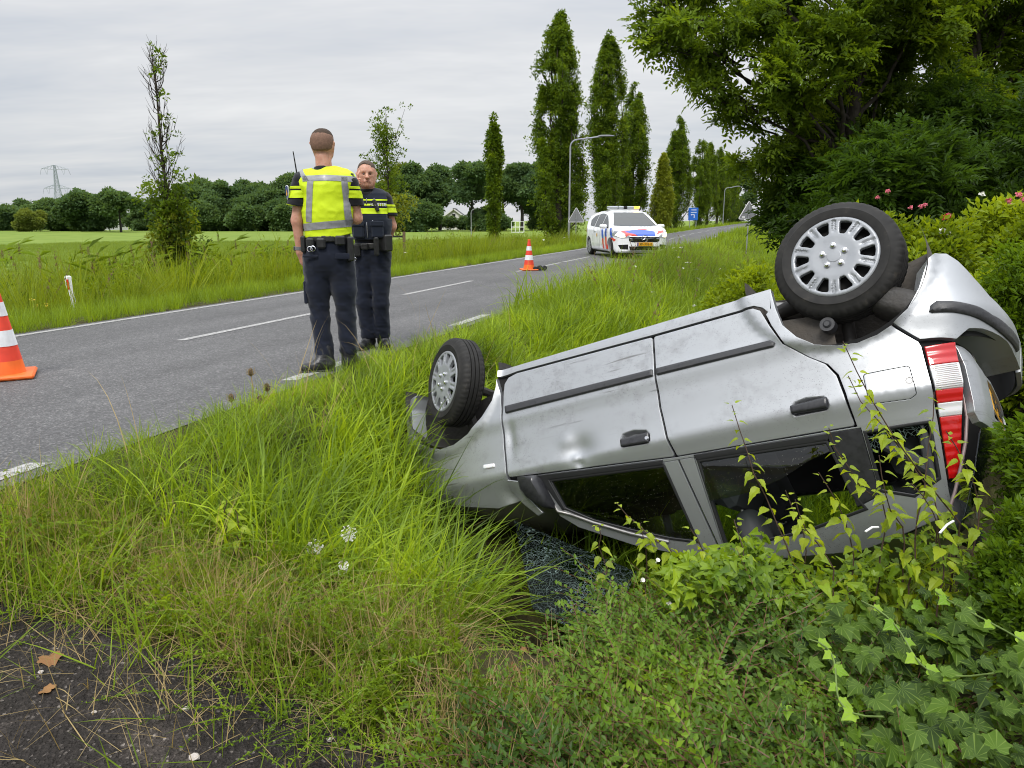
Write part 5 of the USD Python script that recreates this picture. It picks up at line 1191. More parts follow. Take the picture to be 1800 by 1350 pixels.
pouch(belt2, 'holster', (.175, -.10, 1.0), (.10, .10, .15), rz=-.6); pouch(belt2, 'baton_holder', (.10, -.165, .97), (.045, .04, .17)); pouch(belt2, 'pouch', (-.10, -.12, .93), (.085, .06, .11), rz=.5); pouch(belt2, 'pouch', (-.01, -.15, .97), (.07, .03, .06))
obj('keys', cat([xf(lathe([(.013, -.002), (.016, 0), (.013, .002)], 14), rot([1, 0, 0], 1.57, (-.105, -.165, .86))), box(.008, .004, .075, (-.105, -.165, .81)), box(.008, .004, .05, (-.098, -.166, .82))]), chrome, belt2)
# ------------------------------------------------------------ foliage materials
oak_leaf = leafy('oak_leaf', [(0.033, 0.066, 0.007), (0.105, 0.171, 0.01), (0.253, 0.341, 0.018), (0.484, 0.528, 0.033)], 0.42, 0.45, 1.1, 0.2, True, 1.4)
oak_young = leafy('oak_leaf_yellowing', [(0.12, 0.16, 0.014), (0.24, 0.28, 0.018), (0.40, 0.40, 0.025)], 0.36, 0.45, 0.9, 0.3)
ash_leaf = leafy('ash_leaf', [(0.04, 0.075, 0.008), (0.127, 0.201, 0.011), (0.287, 0.38, 0.018), (0.575, 0.54, 0.029)], 0.46, 0.45, 0.9, 0.2, True, 1.5)
hazed_far_leaf = leafy('hazed_far_leaf', [(0.054, 0.101, 0.041), (0.108, 0.176, 0.057), (0.196, 0.27, 0.074)], 0.28, 0.6, 0.12, 0.15)  # distance haze is mixed into these leaf colours: paler and bluer
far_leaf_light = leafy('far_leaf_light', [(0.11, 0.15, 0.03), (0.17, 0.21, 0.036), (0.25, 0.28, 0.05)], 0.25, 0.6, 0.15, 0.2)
hedge_leaf = leafy('hedge_leaf', [(0.02, 0.045, 0.006), (0.055, 0.11, 0.01), (0.13, 0.2, 0.016)], 0.40, 0.45, 0.8, 0.2, True, 1.4)
bark = plain('bark', (0.045, 0.038, 0.03), 0.9, 0.2, var=0.4, scale=9, bump=0.02, bscale=14)
bark_far = plain('bark_far', (0.04, 0.037, 0.033), 0.9, 0.2)
stake_wood = plain('stake_wood', (0.16, 0.11, 0.07), 0.85, 0.2, var=0.3, scale=8)

def leaf_quads(centres, dirs, ups, L, W, bend=0.12):
    """One leaf each: a diamond folded along its midrib. (n,3) arrays; returns (v, f)."""
    n = len(centres)
    d = dirs / np.linalg.norm(dirs, axis=1, keepdims=True)
    s = np.cross(d, ups); s /= np.linalg.norm(s, axis=1, keepdims=True) + 1e-9
    u = np.cross(s, d)
    L = np.broadcast_to(L, n)[:, None]; W = np.broadcast_to(W, n)[:, None]
    a = centres; b = centres + d * L * .45 + s * W * .5 + u * L * bend; c = centres + d * L - u * L * bend * .6; e = centres + d * L * .45 - s * W * .5 + u * L * bend
    v = np.stack([a, b, c, e], 1).reshape(-1, 3); k = np.arange(n)[:, None] * 4
    return v, np.vstack([k + [0, 1, 2], k + [0, 2, 3]])

def rand_dirs(rg, n, up=0.0):
    d = rg.normal(size=(n, 3)); d /= np.linalg.norm(d, axis=1, keepdims=True); d[:, 2] += up
    return d / np.linalg.norm(d, axis=1, keepdims=True)

def leaf_cluster(seed, n, rad, L, W, up=0.3):
    rg = np.random.default_rng(seed)
    d = rand_dirs(rg, n, up); p = d * rad * rg.random((n, 1)) ** .5 * .8
    u = rand_dirs(rg, n, 1.2)
    return leaf_quads(p, d + .5 * rand_dirs(rg, n), u, L * rg.uniform(.7, 1.2, n), W * rg.uniform(.8, 1.2, n))

def pinnate(rg, base, d, up, L, pairs, ll, lw):
    d = d / np.linalg.norm(d); s = np.cross(d, up); s /= np.linalg.norm(s); u = np.cross(s, d)
    P, D = [], []
    for k in range(pairs):
        t = (k + 1.2) / (pairs + 1)
        c = base + d * L * t - np.array([0, 0, 1.0]) * L * .18 * t * t
        for sg in (-1, 1):
            P.append(c); D.append(d * .55 + s * sg * .85 - u * .12 + rg.normal(size=3) * .12)
    P.append(base + d * L - np.array([0, 0, 1.0]) * L * .18); D.append(d - u * .3)
    n = len(P)
    return leaf_quads(np.array(P), np.array(D), np.repeat(u[None], n, 0) + rg.normal(size=(n, 3)) * .15, ll * rg.uniform(.8, 1.15, n), lw)

def ash_spray(seed, k=5, L=.27, ll=.115, lw=.048, pairs=4):
    rg = np.random.default_rng(seed)
    return cat([pinnate(rg, rg.normal(size=3) * .03, d, np.array([0, 0, 1.0]) + rg.normal(size=3) * .2, L * rg.uniform(.8, 1.2), pairs, ll, lw) for d in rand_dirs(rg, k, .10)])

OAK_P = [leaf_cluster(s, 12, .17, .15, .085) for s in (1, 2, 3)]
ASH_P = [ash_spray(s) for s in (11, 12, 13)]
FAR_P = [leaf_cluster(s, 22, .62, .42, .30) for s in (21, 22, 23)]

def rand_quat(rg, n, tilt=.5):
    return quat_z(rg.uniform(0, 2 * np.pi, n), np.abs(rg.normal(0, tilt, n)), rg.uniform(0, 2 * np.pi, n))

def crown(parent, pts, protos, leaf, rg, s0, s1, name='crown', tilt=.5):
    n = len(pts)
    return scatter(name, [(m, leaf, False) for m in protos], pts, rand_quat(rg, n, tilt), rg.uniform(s0, s1, n), rg.integers(0, len(protos), n), parent=parent)

def limb(a, b, rise, r0, r1, rg, n=7, wob=.04):
    a, b = np.asarray(a, float), np.asarray(b, float); t = np.linspace(0, 1, n)[:, None]
    L = np.linalg.norm(b - a)
    c = a + (b - a) * np.array([.5, .5, .5]) + np.array([0, 0, rise])
    p = (1 - t) ** 2 * a + 2 * t * (1 - t) * c + t * t * b
    p[1:-1] += rg.normal(size=(n - 2, 3)) * wob * L * .5
    return tube(p, np.linspace(r0, r1, n), 6, False)

def columnar_oak(label, x, y, ztop, half, n, leaf=None, seed=0, group=None, name='columnar_oak', prof=None, bare=0.0, cl=1.0):
    rg = np.random.default_rng(100 + seed)
    zb = float(ground_z(x, y)); h = ztop - zb
    t = thing(name, label, 'tree', (x, y, zb), group=group)
    tb, rb_ = prof or ([0, .03, .12, .4, .6, .8, .92, 1.0], [.55, .85, 1.0, 1.0, .86, .60, .36, .04])
    tr = np.array([(rg.normal(0, .02), rg.normal(0, .02), k) for k in np.linspace(0, h * .96, 9)]); tr[0, :2] = 0
    obj('trunk', tube(tr, np.linspace(.016 * h + .02, .015, 9), 8), bark, t, True)
    ns = 30; P, lm = [], []
    for i in range(ns):
        t0 = rg.uniform(0.0, .72) if i else .0
        a = i * 2.4 + rg.normal() * .3; ro = rg.uniform(.30, .86) if i else 0
        t1 = min(t0 + rg.uniform(.28, .50), 1.0 - .08 * rg.random()) if i else 1.0
        k = np.linspace(0, 1, 40)
        tt = t0 + (t1 - t0) * k
        env = np.interp(tt, tb, rb_) * half
        rr = env * ro * np.minimum(1, k * 3)
        c = np.stack([np.cos(a) * rr, np.sin(a) * rr, tt * h], 1)
        m = int(n / ns * (1.8 if i == 0 else 1.0))
        j = rg.integers(0, 40, m); wdt = (.27 if i else .42) * half * (1 - .80 * k[j] ** 1.4)
        P.append(c[j] + rg.normal(size=(m, 3)) * np.stack([wdt, wdt, wdt * .9], 1) * .55)
        lm.append(tube(c[::6], np.linspace(.012 * h * .35 + .01, .006, len(c[::6])), 5, False))
    P = np.vstack(P); P[:, 2] = np.clip(P[:, 2], .012 * h, h)
    r = np.hypot(P[:, 0], P[:, 1]); e = np.interp(P[:, 2] / h, tb, rb_) * half * 1.25 + .06
    s = np.where(r > e, e / np.maximum(r, 1e-6), 1)[:, None]; P[:, :2] *= s
    nz = meshkit.noise(np.c_[P * [1.6, 1.6, 1.1] / max(half, .5) * 1.6] + seed * 7.3, seed)
    P = P[nz > .30 + bare]
    obj('limb', cat(lm), bark, t, True)
    crown(t, P, OAK_P, leaf or oak_leaf, rg, .7 * cl, 1.25 * cl)
    return t

GO = 'columnar oaks along the far side of the road'
columnar_oak('tallest dark columnar oak, behind the near street lamp', 3.05, 50, 13.8, 2.15, 7500, seed=1, group=GO)
columnar_oak('second tall columnar oak, straight behind the police car', 7.36, 60, 15.0, 2.05, 7500, seed=2, group=GO)
columnar_oak('third columnar oak, right of the police car light bar', 10.72, 68, 12.75, 2.15, 6000, seed=3, group=GO)
columnar_oak('short yellowish columnar oak beside the blue sign', 12.25, 62, 6.4, .98, 2400, oak_young, 4, GO)
columnar_oak('columnar oak rising behind the blue direction sign', 18.3, 85, 12.2, 2.1, 5000, seed=5, group=GO)
columnar_oak('columnar oak right behind the one at the blue sign', 24.7, 100, 12.1, 2.0, 4000, seed=6, group=GO)
columnar_oak('columnar oak behind the far street lamp', 31.9, 118, 12.0, 2.2, 3600, seed=7, group=GO)
columnar_oak('columnar oak half hidden between the two columnar oaks left of the far lamp', 28.0, 109, 12.0, 2.0, 3000, seed=10, group=GO)
columnar_oak('columnar oak half hidden just right of the far lamp', 35.2, 126, 12.0, 2.2, 3000, seed=11, group=GO)
columnar_oak('last columnar oak of the row before the dark round tree', 38.8, 135, 12.1, 2.5, 3200, seed=8, group=GO)
columnar_oak('slender green columnar oak standing alone in the field edge', -1.05, 45, 7.1, .70, 2000, seed=9, prof=([0, .06, .25, .5, .75, .9, 1.0], [.35, .8, 1.0, .95, .7, .4, .05]))

# half dead young oak tied to stakes, bare twigs at the top
def bare_oak():
    rg = np.random.default_rng(31); x, y = -8.14, 18.0; zb = float(ground_z(x, y)); h = 5.15 - zb
    t = thing('staked_oak', 'half bare thin oak with twigs showing, tied to two stakes', 'tree', (x, y, zb))
    obj('trunk', tube([(0, 0, 0), (.02, 0, h * .3), (-.03, 0, h * .6), (0, 0, h * .85), (-.06, 0, h)], [.06, .05, .035, .018, .006], 8), bark, t, True)
    tw, P = [], []
    for i in range(84):
        z0 = rg.uniform(.06, .90) * h; a = rg.uniform(0, 2 * np.pi); L = rg.uniform(.5, 1.2) * (1 - .45 * z0 / h); o = rg.uniform(.16, .50) * (1.15 - .6 * z0 / h)
        k = np.linspace(0, 1, 6)[:, None]
        p = np.hstack([np.cos(a) * o * k ** .6, np.sin(a) * o * k ** .6, z0 + L * k]) + rg.normal(size=(6, 3)) * .018
        tw.append(tube(p, np.linspace(.012, .003, 6), 4, False))
        for q in range(3):
            b = p[rg.integers(2, 5)]; e = b + np.array([np.cos(a + rg.normal() * .8) * .12, np.sin(a + rg.normal() * .8) * .12, rg.uniform(.12, .35)])
            tw.append(tube([b, (b + e) / 2 + rg.normal(size=3) * .012, e], [.005, .004, .002], 3, False))
        if rg.random() < (.95 if z0 < h * .36 else .20):
            m = rg.integers(2, 5) if z0 > h * .36 else 16
            P.append(p[rg.integers(1, 6, m)] + rg.normal(size=(m, 3)) * (.07 if z0 > h * .4 else .15))
    obj('twig', cat(tw), bark, t, False)
    crown(t, np.vstack(P), OAK_P, oak_leaf, rg, .42, .75)
    low = rg.normal(size=(200, 3)) * [.24, .22, .5] + [0, 0, 1.15]
    crown(t, low[low[:, 2] > .05], OAK_P, oak_young, rg, .45, .8, 'lower_crown')
    for sx in (-.42, .42):
        s = thing('tree_stake', 'brown wooden stake %s the half bare oak' % ('on the left of' if sx < 0 else 'on the right of'), 'stake', (x + sx, y - .1, zb))
        obj('post', tube([(0, 0, 0), (0, 0, 1.35)], .045, 10), stake_wood, s, 40)
        obj('strap', box(.42, .012, .06, (-sx / 2, 0, 1.25)), seal_rubber, s)
bare_oak()

def round_tree(name, label, x, y, ztop, half, n, leaf, protos, seed, group=None, trunk=0.35, sc=(.8, 1.3), zlow=.28, gaps=.30, ncl=16, squash=1.0, lean=0.0, bk=None):
    rg = np.random.default_rng(500 + seed); zb = float(ground_z(x, y)); h = ztop - zb
    t = thing(name, label, 'tree', (x, y, zb), group=group)
    tr = [(0, 0, -.1), (.02 * h * rg.normal(), 0, h * .25), (.03 * h * rg.normal(), .02 * h * rg.normal(), h * .55), (0, 0, h * .88)]
    obj('trunk', tube(tr, [.028 * h + .03, .022 * h, .014 * h, .01], 8), bk or bark_far, t, True)
    P, lm = [], []
    zc, rz = h * (1 + zlow) / 2, h * (1 - zlow) / 2
    for i in range(ncl):
        d = rand_dirs(rg, 1, .05)[0] * rg.uniform(.45, .90)
        c = np.array([d[0] * half + lean * d[2], d[1] * half, zc + d[2] * rz]); R = rg.uniform(.28, .46) * min(half, rz)
        m = int(n / ncl * rg.uniform(.7, 1.3)); q = rand_dirs(rg, m, .25) * R * rg.random((m, 1)) ** .4 * [1.1, 1.1, .8]
        P.append(c + q)
        lm.append(limb([0, 0, min(c[2] * .7, h * .6)], c, -.05 * h, .009 * h, .02, rg))
    P = np.vstack(P); P = P[(P[:, 2] > h * .05)]
    obj('limb', cat(lm), bk or bark_far, t, True)
    crown(t, P, protos, leaf, rg, *sc)
    return t

# tree line behind the field
GT = 'broadleaf trees of the far tree line'
_tl = [(-99.3, 150, 3.9, 3.4, 0), (-119, 190, 6.3, 6, 0), (-89, 140, 2.9, 3, 1), (-118, 200, 7.5, 5.4, 0), (-87.9, 148, 3.1, 3, 0), (-78.3, 140, 5.9, 4.2, 0), (-67.3, 130, 6.1, 3.4, 2), (-73.4, 152, 5.2, 2.7, 0),
       (-67.1, 150, 6.5, 2.8, 0), (-63.6, 152, 7.8, 3.3, 0), (-64.5, 160, 8.9, 3.7, 0), (-56.6, 150, 9.1, 3.7, 0), (-53.8, 156, 9.8, 4.2, 0), (-47.9, 150, 8.9, 3.5, 0), (-43.9, 151, 9.9, 3.7, 0), (-39.5, 149, 9.5, 3.5, 0),
       (-35.7, 155, 9.4, 3.6, 0), (-30.8, 154, 10, 3.3, 0), (-22.2, 150, 11.6, 3.6, 3), (-17.7, 145, 12.2, 3.7, 0), (-14.4, 151, 11.8, 3.5, 2), (-7.4, 140, 11.9, 4.9, 2), (-1.7, 150, 10.8, 3.3, 2), (2.0, 150, 12.5, 4.0, 2),
       (5.7, 155, 13.3, 3.7, 0), (-20.9, 139, 5.7, 4.3, 0), (-17, 137, 4.1, 3.6, 0), (-4.2, 141, 3.1, 3.2, 0), (-26.5, 150, 8.5, 3.2, 0), (9.5, 158, 12.5, 3.6, 0), (-104, 170, 5.2, 4, 0), (-58.5, 147, 5.5, 3.0, 0), (-50.5, 146, 5.2, 3.2, 0), (-43.0, 145, 4.8, 3.2, 0), (-35, 147, 5.0, 3.4, 0), (-28.5, 146, 4.6, 3.2, 0), (-61.5, 146, 4.2, 2.5, 0)]
_where = ['at the left end of the far tree line', 'in the far tree line left of the pylon', 'pale bushy, in front of the far left trees', 'in the far tree line under the pylon', 'small, left of the red roof', 'broad, above the red roof', 'airy, with sky between its branches left of the staked oak', 'behind the staked oak',
          'just right of the staked oak', 'rising right of the staked oak', 'domed, between the staked oak and the hi-vis officer', 'left half of the dense middle wood', 'middle of the dense wood left of the hi-vis officer', 'lower, in the dense wood left of the hi-vis officer', 'nearest the hi-vis officer on his left', 'hidden mostly by the hi-vis officer',
          'behind the officers', 'behind the dark-uniformed officer', 'paler, right of the sapling behind the officers', 'tall, left of the white house', 'thin, above the white house', 'big domed, above and right of the white house', 'behind the slender oak', 'with bare stems right of the slender oak',
          'left of the tallest columnar oak', 'dark low, left of the white house', 'low round, beside the white house', 'small bush right of the white house', 'right behind the dark-uniformed officer', 'half hidden by the tallest columnar oak', 'far left, low', 'low, at the foot of the wood right of the staked oak', 'low, in the middle at the foot of the wood', 'low, left of the hi-vis officer at the foot of the wood', 'low, behind the officers', 'low, right of the officers', 'smallest, right beside the staked oak']
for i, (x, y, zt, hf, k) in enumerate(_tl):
    lf = far_leaf_light if k in (1, 3) else hazed_far_leaf
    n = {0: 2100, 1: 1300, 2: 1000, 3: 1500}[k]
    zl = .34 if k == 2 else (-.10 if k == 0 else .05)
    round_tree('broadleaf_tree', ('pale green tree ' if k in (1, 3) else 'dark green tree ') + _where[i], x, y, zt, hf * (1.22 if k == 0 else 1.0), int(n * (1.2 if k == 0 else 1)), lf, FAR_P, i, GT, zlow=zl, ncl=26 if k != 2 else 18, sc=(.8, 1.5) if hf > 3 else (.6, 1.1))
round_tree('broadleaf_tree', 'dark round tree at the bend, end of the columnar oak row', 44.6, 150, 12.2, 3.4, 1800, hazed_far_leaf, FAR_P, 77, zlow=.06)
round_tree('broadleaf_tree', 'small green tree behind the far blue signs', 52.5, 150, 7.0, 2.6, 1000, hazed_far_leaf, FAR_P, 78, zlow=.06)

# young tree behind the dark-uniformed officer
def sapling():
    rg = np.random.default_rng(41); x, y = -4.05, 25.0; zb = float(ground_z(x, y)); h = 4.7 - zb
    t = thing('young_tree', 'young airy tree with open twiggy crown behind the officers', 'tree', (x, y, zb))
    obj('trunk', tube([(0, 0, 0), (.03, 0, h * .3), (0, .02, h * .6), (.03, 0, h * .97)], [.05, .04, .025, .006], 8), bark, t, True)
    lm, P = [], []
    for i in range(26):
        z0 = rg.uniform(.22, .8) * h; a = rg.uniform(0, 2 * np.pi); o = rg.uniform(.35, .85) * (1.1 - .5 * z0 / h); e = np.array([np.cos(a) * o, np.sin(a) * o, min(z0 + rg.uniform(.6, 1.6), h)])
        p = np.array([(0, 0, z0), e * [.45, .45, 0] + [0, 0, z0 + (e[2] - z0) * .35], e])
        p = np.array([p[0] * (1 - t_) ** 2 + 2 * t_ * (1 - t_) * p[1] + t_ * t_ * p[2] for t_ in np.linspace(0, 1, 8)])
        lm.append(tube(p, np.linspace(.014, .004, 8), 4, False))
        m = 30 if z0 < .45 * h else 15
        P.append(p[rg.integers(2, 8, m)] + rg.normal(size=(m, 3)) * (.13 if z0 > .45 * h else .17))
    obj('limb', cat(lm), bark, t, True)
    P = np.vstack(P); hi = P[:, 2] > h * .52
    crown(t, P[hi], OAK_P, oak_leaf, rg, .38, .7)
    crown(t, P[~hi], OAK_P, oak_young, rg, .5, .9, 'lower_crown')
sapling()

# big ash trees on the right
def ash(label, x, y, h, clumps, n, seed, trunk_r=.2, lean=(0, 0), twigs=True):
    rg = np.random.default_rng(900 + seed); zb = float(ground_z(x, y))
    t = thing('ash_tree', label, 'tree', (x, y, zb), group='big ash trees on the right')
    tr = np.array([(lean[0] * k * k, lean[1] * k * k, k * h) for k in np.linspace(-.02, .9, 10)]); tr[1:, :2] += rg.normal(size=(9, 2)) * .06
    obj('trunk', tube(tr, np.linspace(trunk_r, .04, 10), 10), bark, t, True)
    P, lm = [], []
    for (cx, cy, cz, R) in clumps:
        c = np.array([cx, cy, cz]); z0 = np.clip(cz * rg.uniform(.45, .75), .8, h * .8); k0 = z0 / h
        a = np.array([lean[0] * k0 * k0, lean[1] * k0 * k0, z0])
        lm.append(limb(a, c, .12 * np.linalg.norm(c - a), .02 + .035 * R, .018, rg, 9, .05))
        m = int(n * R ** 2 * .66)
        nb = int(5 + 7 * R)
        for b in range(nb):
            d = rand_dirs(rg, 1, .1)[0]; e = c + d * R * rg.uniform(.55, 1.05) * [1, 1, .8]
            s = c + (a - c) * rg.uniform(0, .3)
            kk = np.linspace(0, 1, 8)[:, None]; br = s + (e - s) * kk + np.array([0, 0, -.25 * R]) * kk * (kk - .35) + rg.normal(size=(8, 3)) * .03 * R
            lm.append(tube(br, np.linspace(.016, .004, 8), 4, False))
            mm = max(3, int(m / nb)); j = rg.integers(2, 8, mm)
            P.append(br[j] + rg.normal(size=(mm, 3)) * .14 * min(R, 1.2))
    obj('limb', cat(lm), bark, t, True)
    crown(t, np.vstack(P), ASH_P, ash_leaf, rg, .8, 1.3, tilt=1.0)
    return t
_rg = np.random.default_rng(3)
_cl1 = [(-3.9, .1, 5.4, .6), (-3.75, -.2, 4.85, .5), (-3.3, .2, 4.3, .55), (-4.15, 0, 4.75, .25), (-2.7, -.2, 3.75, .5), (-3.6, .1, 6.2, .7), (-2.55, -.5, 5.0, .85), (-3.1, .3, 5.6, .7), (-2.0, -.8, 4.1, .85), (-1.5, .5, 5.4, 1.0), (-.9, -.9, 4.5, 1.0), (-1.1, .2, 3.6, .9), (-.2, -.9, 5.4, 1.0), (0, .6, 4.6, 1.1), (.6, -.7, 5.8, 1.0), (.4, .2, 6.6, 1.2), (-1.6, .2, 6.6, 1.1),
        (-.8, -.3, 7.4, 1.2), (.9, .4, 4.2, .9), (-.6, .4, 2.6, .9), (.3, -.5, 2.5, .8), (1.3, -.4, 5.2, .9), (-1.45, .3, 2.5, .75), (-2.5, .1, 6.8, .9), (-1.0, .5, 1.7, .7), (1.2, .6, 6.9, 1.1), (-3.25, -.1, 4.55, .32), (-2.2, .4, 3.45, .4)]
ash('largest ash tree, dark trunk behind the lifted rear wheel', 6.75, 15.5, 9.0, _cl1, 165, 1, .2)
_cl2 = [(-1.3, 0, 5.5, 1.0), (-.4, -.8, 6.6, 1.1), (.8, 0, 5.4, 1.1), (.2, .6, 4.6, 1.0), (1.7, -.5, 6.2, 1.1), (-1.0, -.4, 4.2, .9), (1.3, .4, 4.3, 1.0), (2.6, 0, 5.3, 1.2), (2.3, .5, 7.0, 1.1), (.2, 0, 7.8, 1.2), (3.4, .3, 6.5, 1.0), (.0, -.6, 3.4, .8), (2.2, -.2, 4.0, .8), (-.2, .2, 5.6, .9), (1.1, -.6, 7.2, 1.1), (2.9, -.4, 4.2, 1.0), (-1.6, .3, 6.6, 1.0), (3.8, 0, 5.0, 1.0), (.9, .2, 8.2, 1.2), (1.9, .2, 5.2, .8)]
ash('second ash tree with yellowing sprays, at the right edge', 10.2, 17.5, 9.2, _cl2, 165, 2, .19)

def shrub(name, label, x, y, ext, zr, n, leaf, protos, seed, group=None, sc=(.7, 1.2), cat_='shrub', lumps=12, base=None):
    rg = np.random.default_rng(1300 + seed); zb = float(ground_z(x, y)) if base is None else base
    t = thing(name, label, cat_, (x, y, zb), group=group)
    P, st = [], []
    for i in range(lumps):
        c = np.array([rg.uniform(-1, 1) * ext[0] * .75, rg.uniform(-1, 1) * ext[1] * .75, rg.uniform(.25, .85) * zr]); R = rg.uniform(.35, .55) * min(ext[0], zr)
        m = n // lumps; q = rand_dirs(rg, m, .3) * R * rg.random((m, 1)) ** .45
        P.append(c + q); st.append(limb([c[0] * .4, c[1] * .4, 0], c + [0, 0, R * .5], .1, .02, .005, rg, 6, .06))
    P = np.vstack(P); P = P[P[:, 2] > .05]
    obj('stem', cat(st), bark, t, True)
    crown(t, P, protos, leaf, rg, *sc, tilt=.4)
    return t
SUM_P = [ash_spray(s, 4, .42, .13, .042, 7) for s in (31, 32, 33)]
GH = 'dark garden shrubs under the ash trees'
shrub('garden_shrub', 'dark feathery leaved shrub filling the right edge behind the roses', 8.4, 12.6, (1.6, 1.2), 3.3, 620, hedge_leaf, SUM_P, 1, GH, (.8, 1.3), lumps=14)
shrub('garden_shrub', 'dark feathery shrub right of the lifted wheel', 6.2, 12.2, (1.2, 1.0), 2.5, 430, hedge_leaf, SUM_P, 2, GH, (.7, 1.2), lumps=12)
shrub('garden_shrub', 'dark shrub left of the lifted wheel under the largest ash', 6.55, 15.2, (1.2, 1.2), 2.6, 900, hedge_leaf, ASH_P, 3, GH, (.8, 1.3))
shrub('garden_shrub', 'dark shrub filling the gap between the ash trunks', 8.3, 16.5, (2.2, 1.2), 3.6, 1500, hedge_leaf, ASH_P, 4, GH, (.9, 1.5), lumps=16)
shrub('garden_shrub', 'dark shrub beyond the second ash trunk', 11.6, 15.0, (1.8, 1.2), 4.0, 1100, hedge_leaf, ASH_P, 5, GH, (.9, 1.5), lumps=14)
shrub('garden_shrub', 'low dark shrub beside the far warning sign', 10.6, 24.5, (1.4, 1.4), 2.8, 900, hedge_leaf, ASH_P, 6, GH, (1.0, 1.6))
shrub('garden_hedge', 'low hedge before the white gabled house', -12.5, 161, (5.5, 1.0), 2.4, 800, hazed_far_leaf, FAR_P, 61, None, (.5, .9), 'hedge', 16)
shrub('garden_hedge', 'low hedge before the red roofed house', -87.0, 150, (5.5, 1.0), 1.5, 700, hazed_far_leaf, FAR_P, 62, None, (.4, .8), 'hedge', 16)
# ------------------------------------------------------------ street furniture and far buildings
cone_red = plain('cone_red', (0.62, 0.045, 0.02), .55, var=.12, scale=12); cone_orange = plain('cone_orange', (0.72, 0.13, 0.015), .55, var=.1, scale=12)
cone_white = plain('cone_white', (0.62, 0.63, 0.64), .45, var=.08, scale=20)
galv = plain('galvanised_steel', (0.30, 0.31, 0.32), .5, metal=.5, var=.12, scale=6); sign_back = plain('sign_back_grey', (0.20, 0.205, 0.215), .55, metal=.3, var=.1)
sign_blue = plain('sign_blue', (0.015, 0.12, 0.50), .4); sign_white = plain('sign_white', (0.70, 0.70, 0.70), .45); post_white = plain('post_white', (0.68, 0.68, 0.66), .5, var=.08); reflector_red = plain('reflector_red', (0.55, 0.02, 0.02), .25, coat=.6)
lattice = plain('lattice_steel', (0.30, 0.33, 0.37), .6); brick_wall = plain('brick_wall', (0.20, 0.11, 0.08), .9, var=.2, scale=4); white_wall = plain('white_wall', (0.66, 0.65, 0.62), .8, var=.06); roof_dark = plain('roof_dark', (0.045, 0.045, 0.05), .8, var=.2, scale=2); roof_red = plain('roof_red', (0.42, 0.12, 0.05), .8, var=.2, scale=2); window_dark = plain('window_dark', (0.02, 0.022, 0.025), .12, .6)

def cone_thing(label, x, y, spin=0.0):
    z = float(road_z(y)); t = thing('traffic_cone', label, 'traffic cone', (x, y, z), spin, 'red and white traffic cones on the road')
    obj('base', box(.40, .40, .035, (0, 0, .022), .012), cone_orange, t, 30)
    R = lambda h: .145 - .118 * (h / .75)
    for nm, a, b, m in (('foot', .038, .14, cone_orange), ('red_band', .14, .255, cone_red), ('white_band', .255, .375, cone_white), ('red_band', .375, .485, cone_red), ('white_band', .485, .59, cone_white), ('red_band', .59, .72, cone_red)):
        o = .0025 if 'white' in nm else 0
        obj(nm, lathe([(R(a) + o - .02, a), (R(a) + o, a), (R((a + b) / 2) + o, (a + b) / 2), (R(b) + o, b), (R(b) + o - .02, b)], 32), m, t, 40)
    obj('tip', lathe([(R(.72), .72), (.036, .725), (.036, .75), (.028, .755), (.02, .72)], 24), cone_orange, t, 40)
cone_thing('large red and white traffic cone near us at the left edge', -3.97, 5.68, .5)
cone_thing('small red and white traffic cone in front of the police car', .42, 18.5, .2)
bd = thing('black_bundle', 'small black rubber bundle lying beside the far traffic cone', 'rubber weight', (.70, 18.45, 0.0), .2)
for i, (a, h) in enumerate(((-.14, .05), (-.02, .065), (.10, .06))):
    obj('roll', xf(lathe([(0, -.07), (h * .8, -.07), (h, -.05), (h, .05), (h * .8, .07), (0, .07)], 16), rot([1, 0, 0], 1.45, (a, 0, h))), seal_rubber, bd, 40)

def lamp_post(label, x, y, zt, arm, dirx, dz=0.25, grp='street lamps along the road', r=.055, cat_='street lamp'):
    zb = float(ground_z(x, y)); h = zt - zb; t = thing('street_lamp', label, cat_, (x, y, zb), group=grp)
    obj('lower_post', tube([(0, 0, 0), (0, 0, h * .30)], r * 1.35, 14), galv, t, 40)
    a = np.linspace(0, math.pi / 2 * .92, 8); rr = .45
    p = [(0, 0, h * .30), (0, 0, h - dz - rr)] + [(dirx * (rr - rr * math.cos(k)), 0, h - dz - rr + rr * math.sin(k)) for k in a] + [(dirx * arm * .8, 0, h - .06)]
    obj('post', tube(p, np.r_[np.full(2, r), np.full(len(p) - 2, r * .8)], 12), galv, t, 40)
    lm = trimesh.creation.icosphere(3); v = np.array(lm.vertices); v = np.sign(v) * np.abs(v) ** .8 * [arm * .17 + .1, .11, .06] + [dirx * (arm * .88), 0, h - .03]
    obj('lamp_head', (v, np.array(lm.faces)), sign_back, t, True)
    return t
lamp_post('tall grey street lamp in front of the tallest columnar oak', 3.62, 48, 6.36, 2.5, 1)
lamp_post('street lamp at the far oaks, arm over the road', 31.2, 112, 6.15, 2.1, 1)
lamp_post('street lamp on the right of the road near the bend', 31.5, 90, 6.35, .9, -1)
lamp_post('pale lamp post with blue signs, farthest along the road', 37.3, 110, 6.1, .8, 1, cat_='street lamp')
lamp_post('small pale lamp post in the field before the white house', -5.93, 110, 2.9, .7, 1, .1, None, .05)

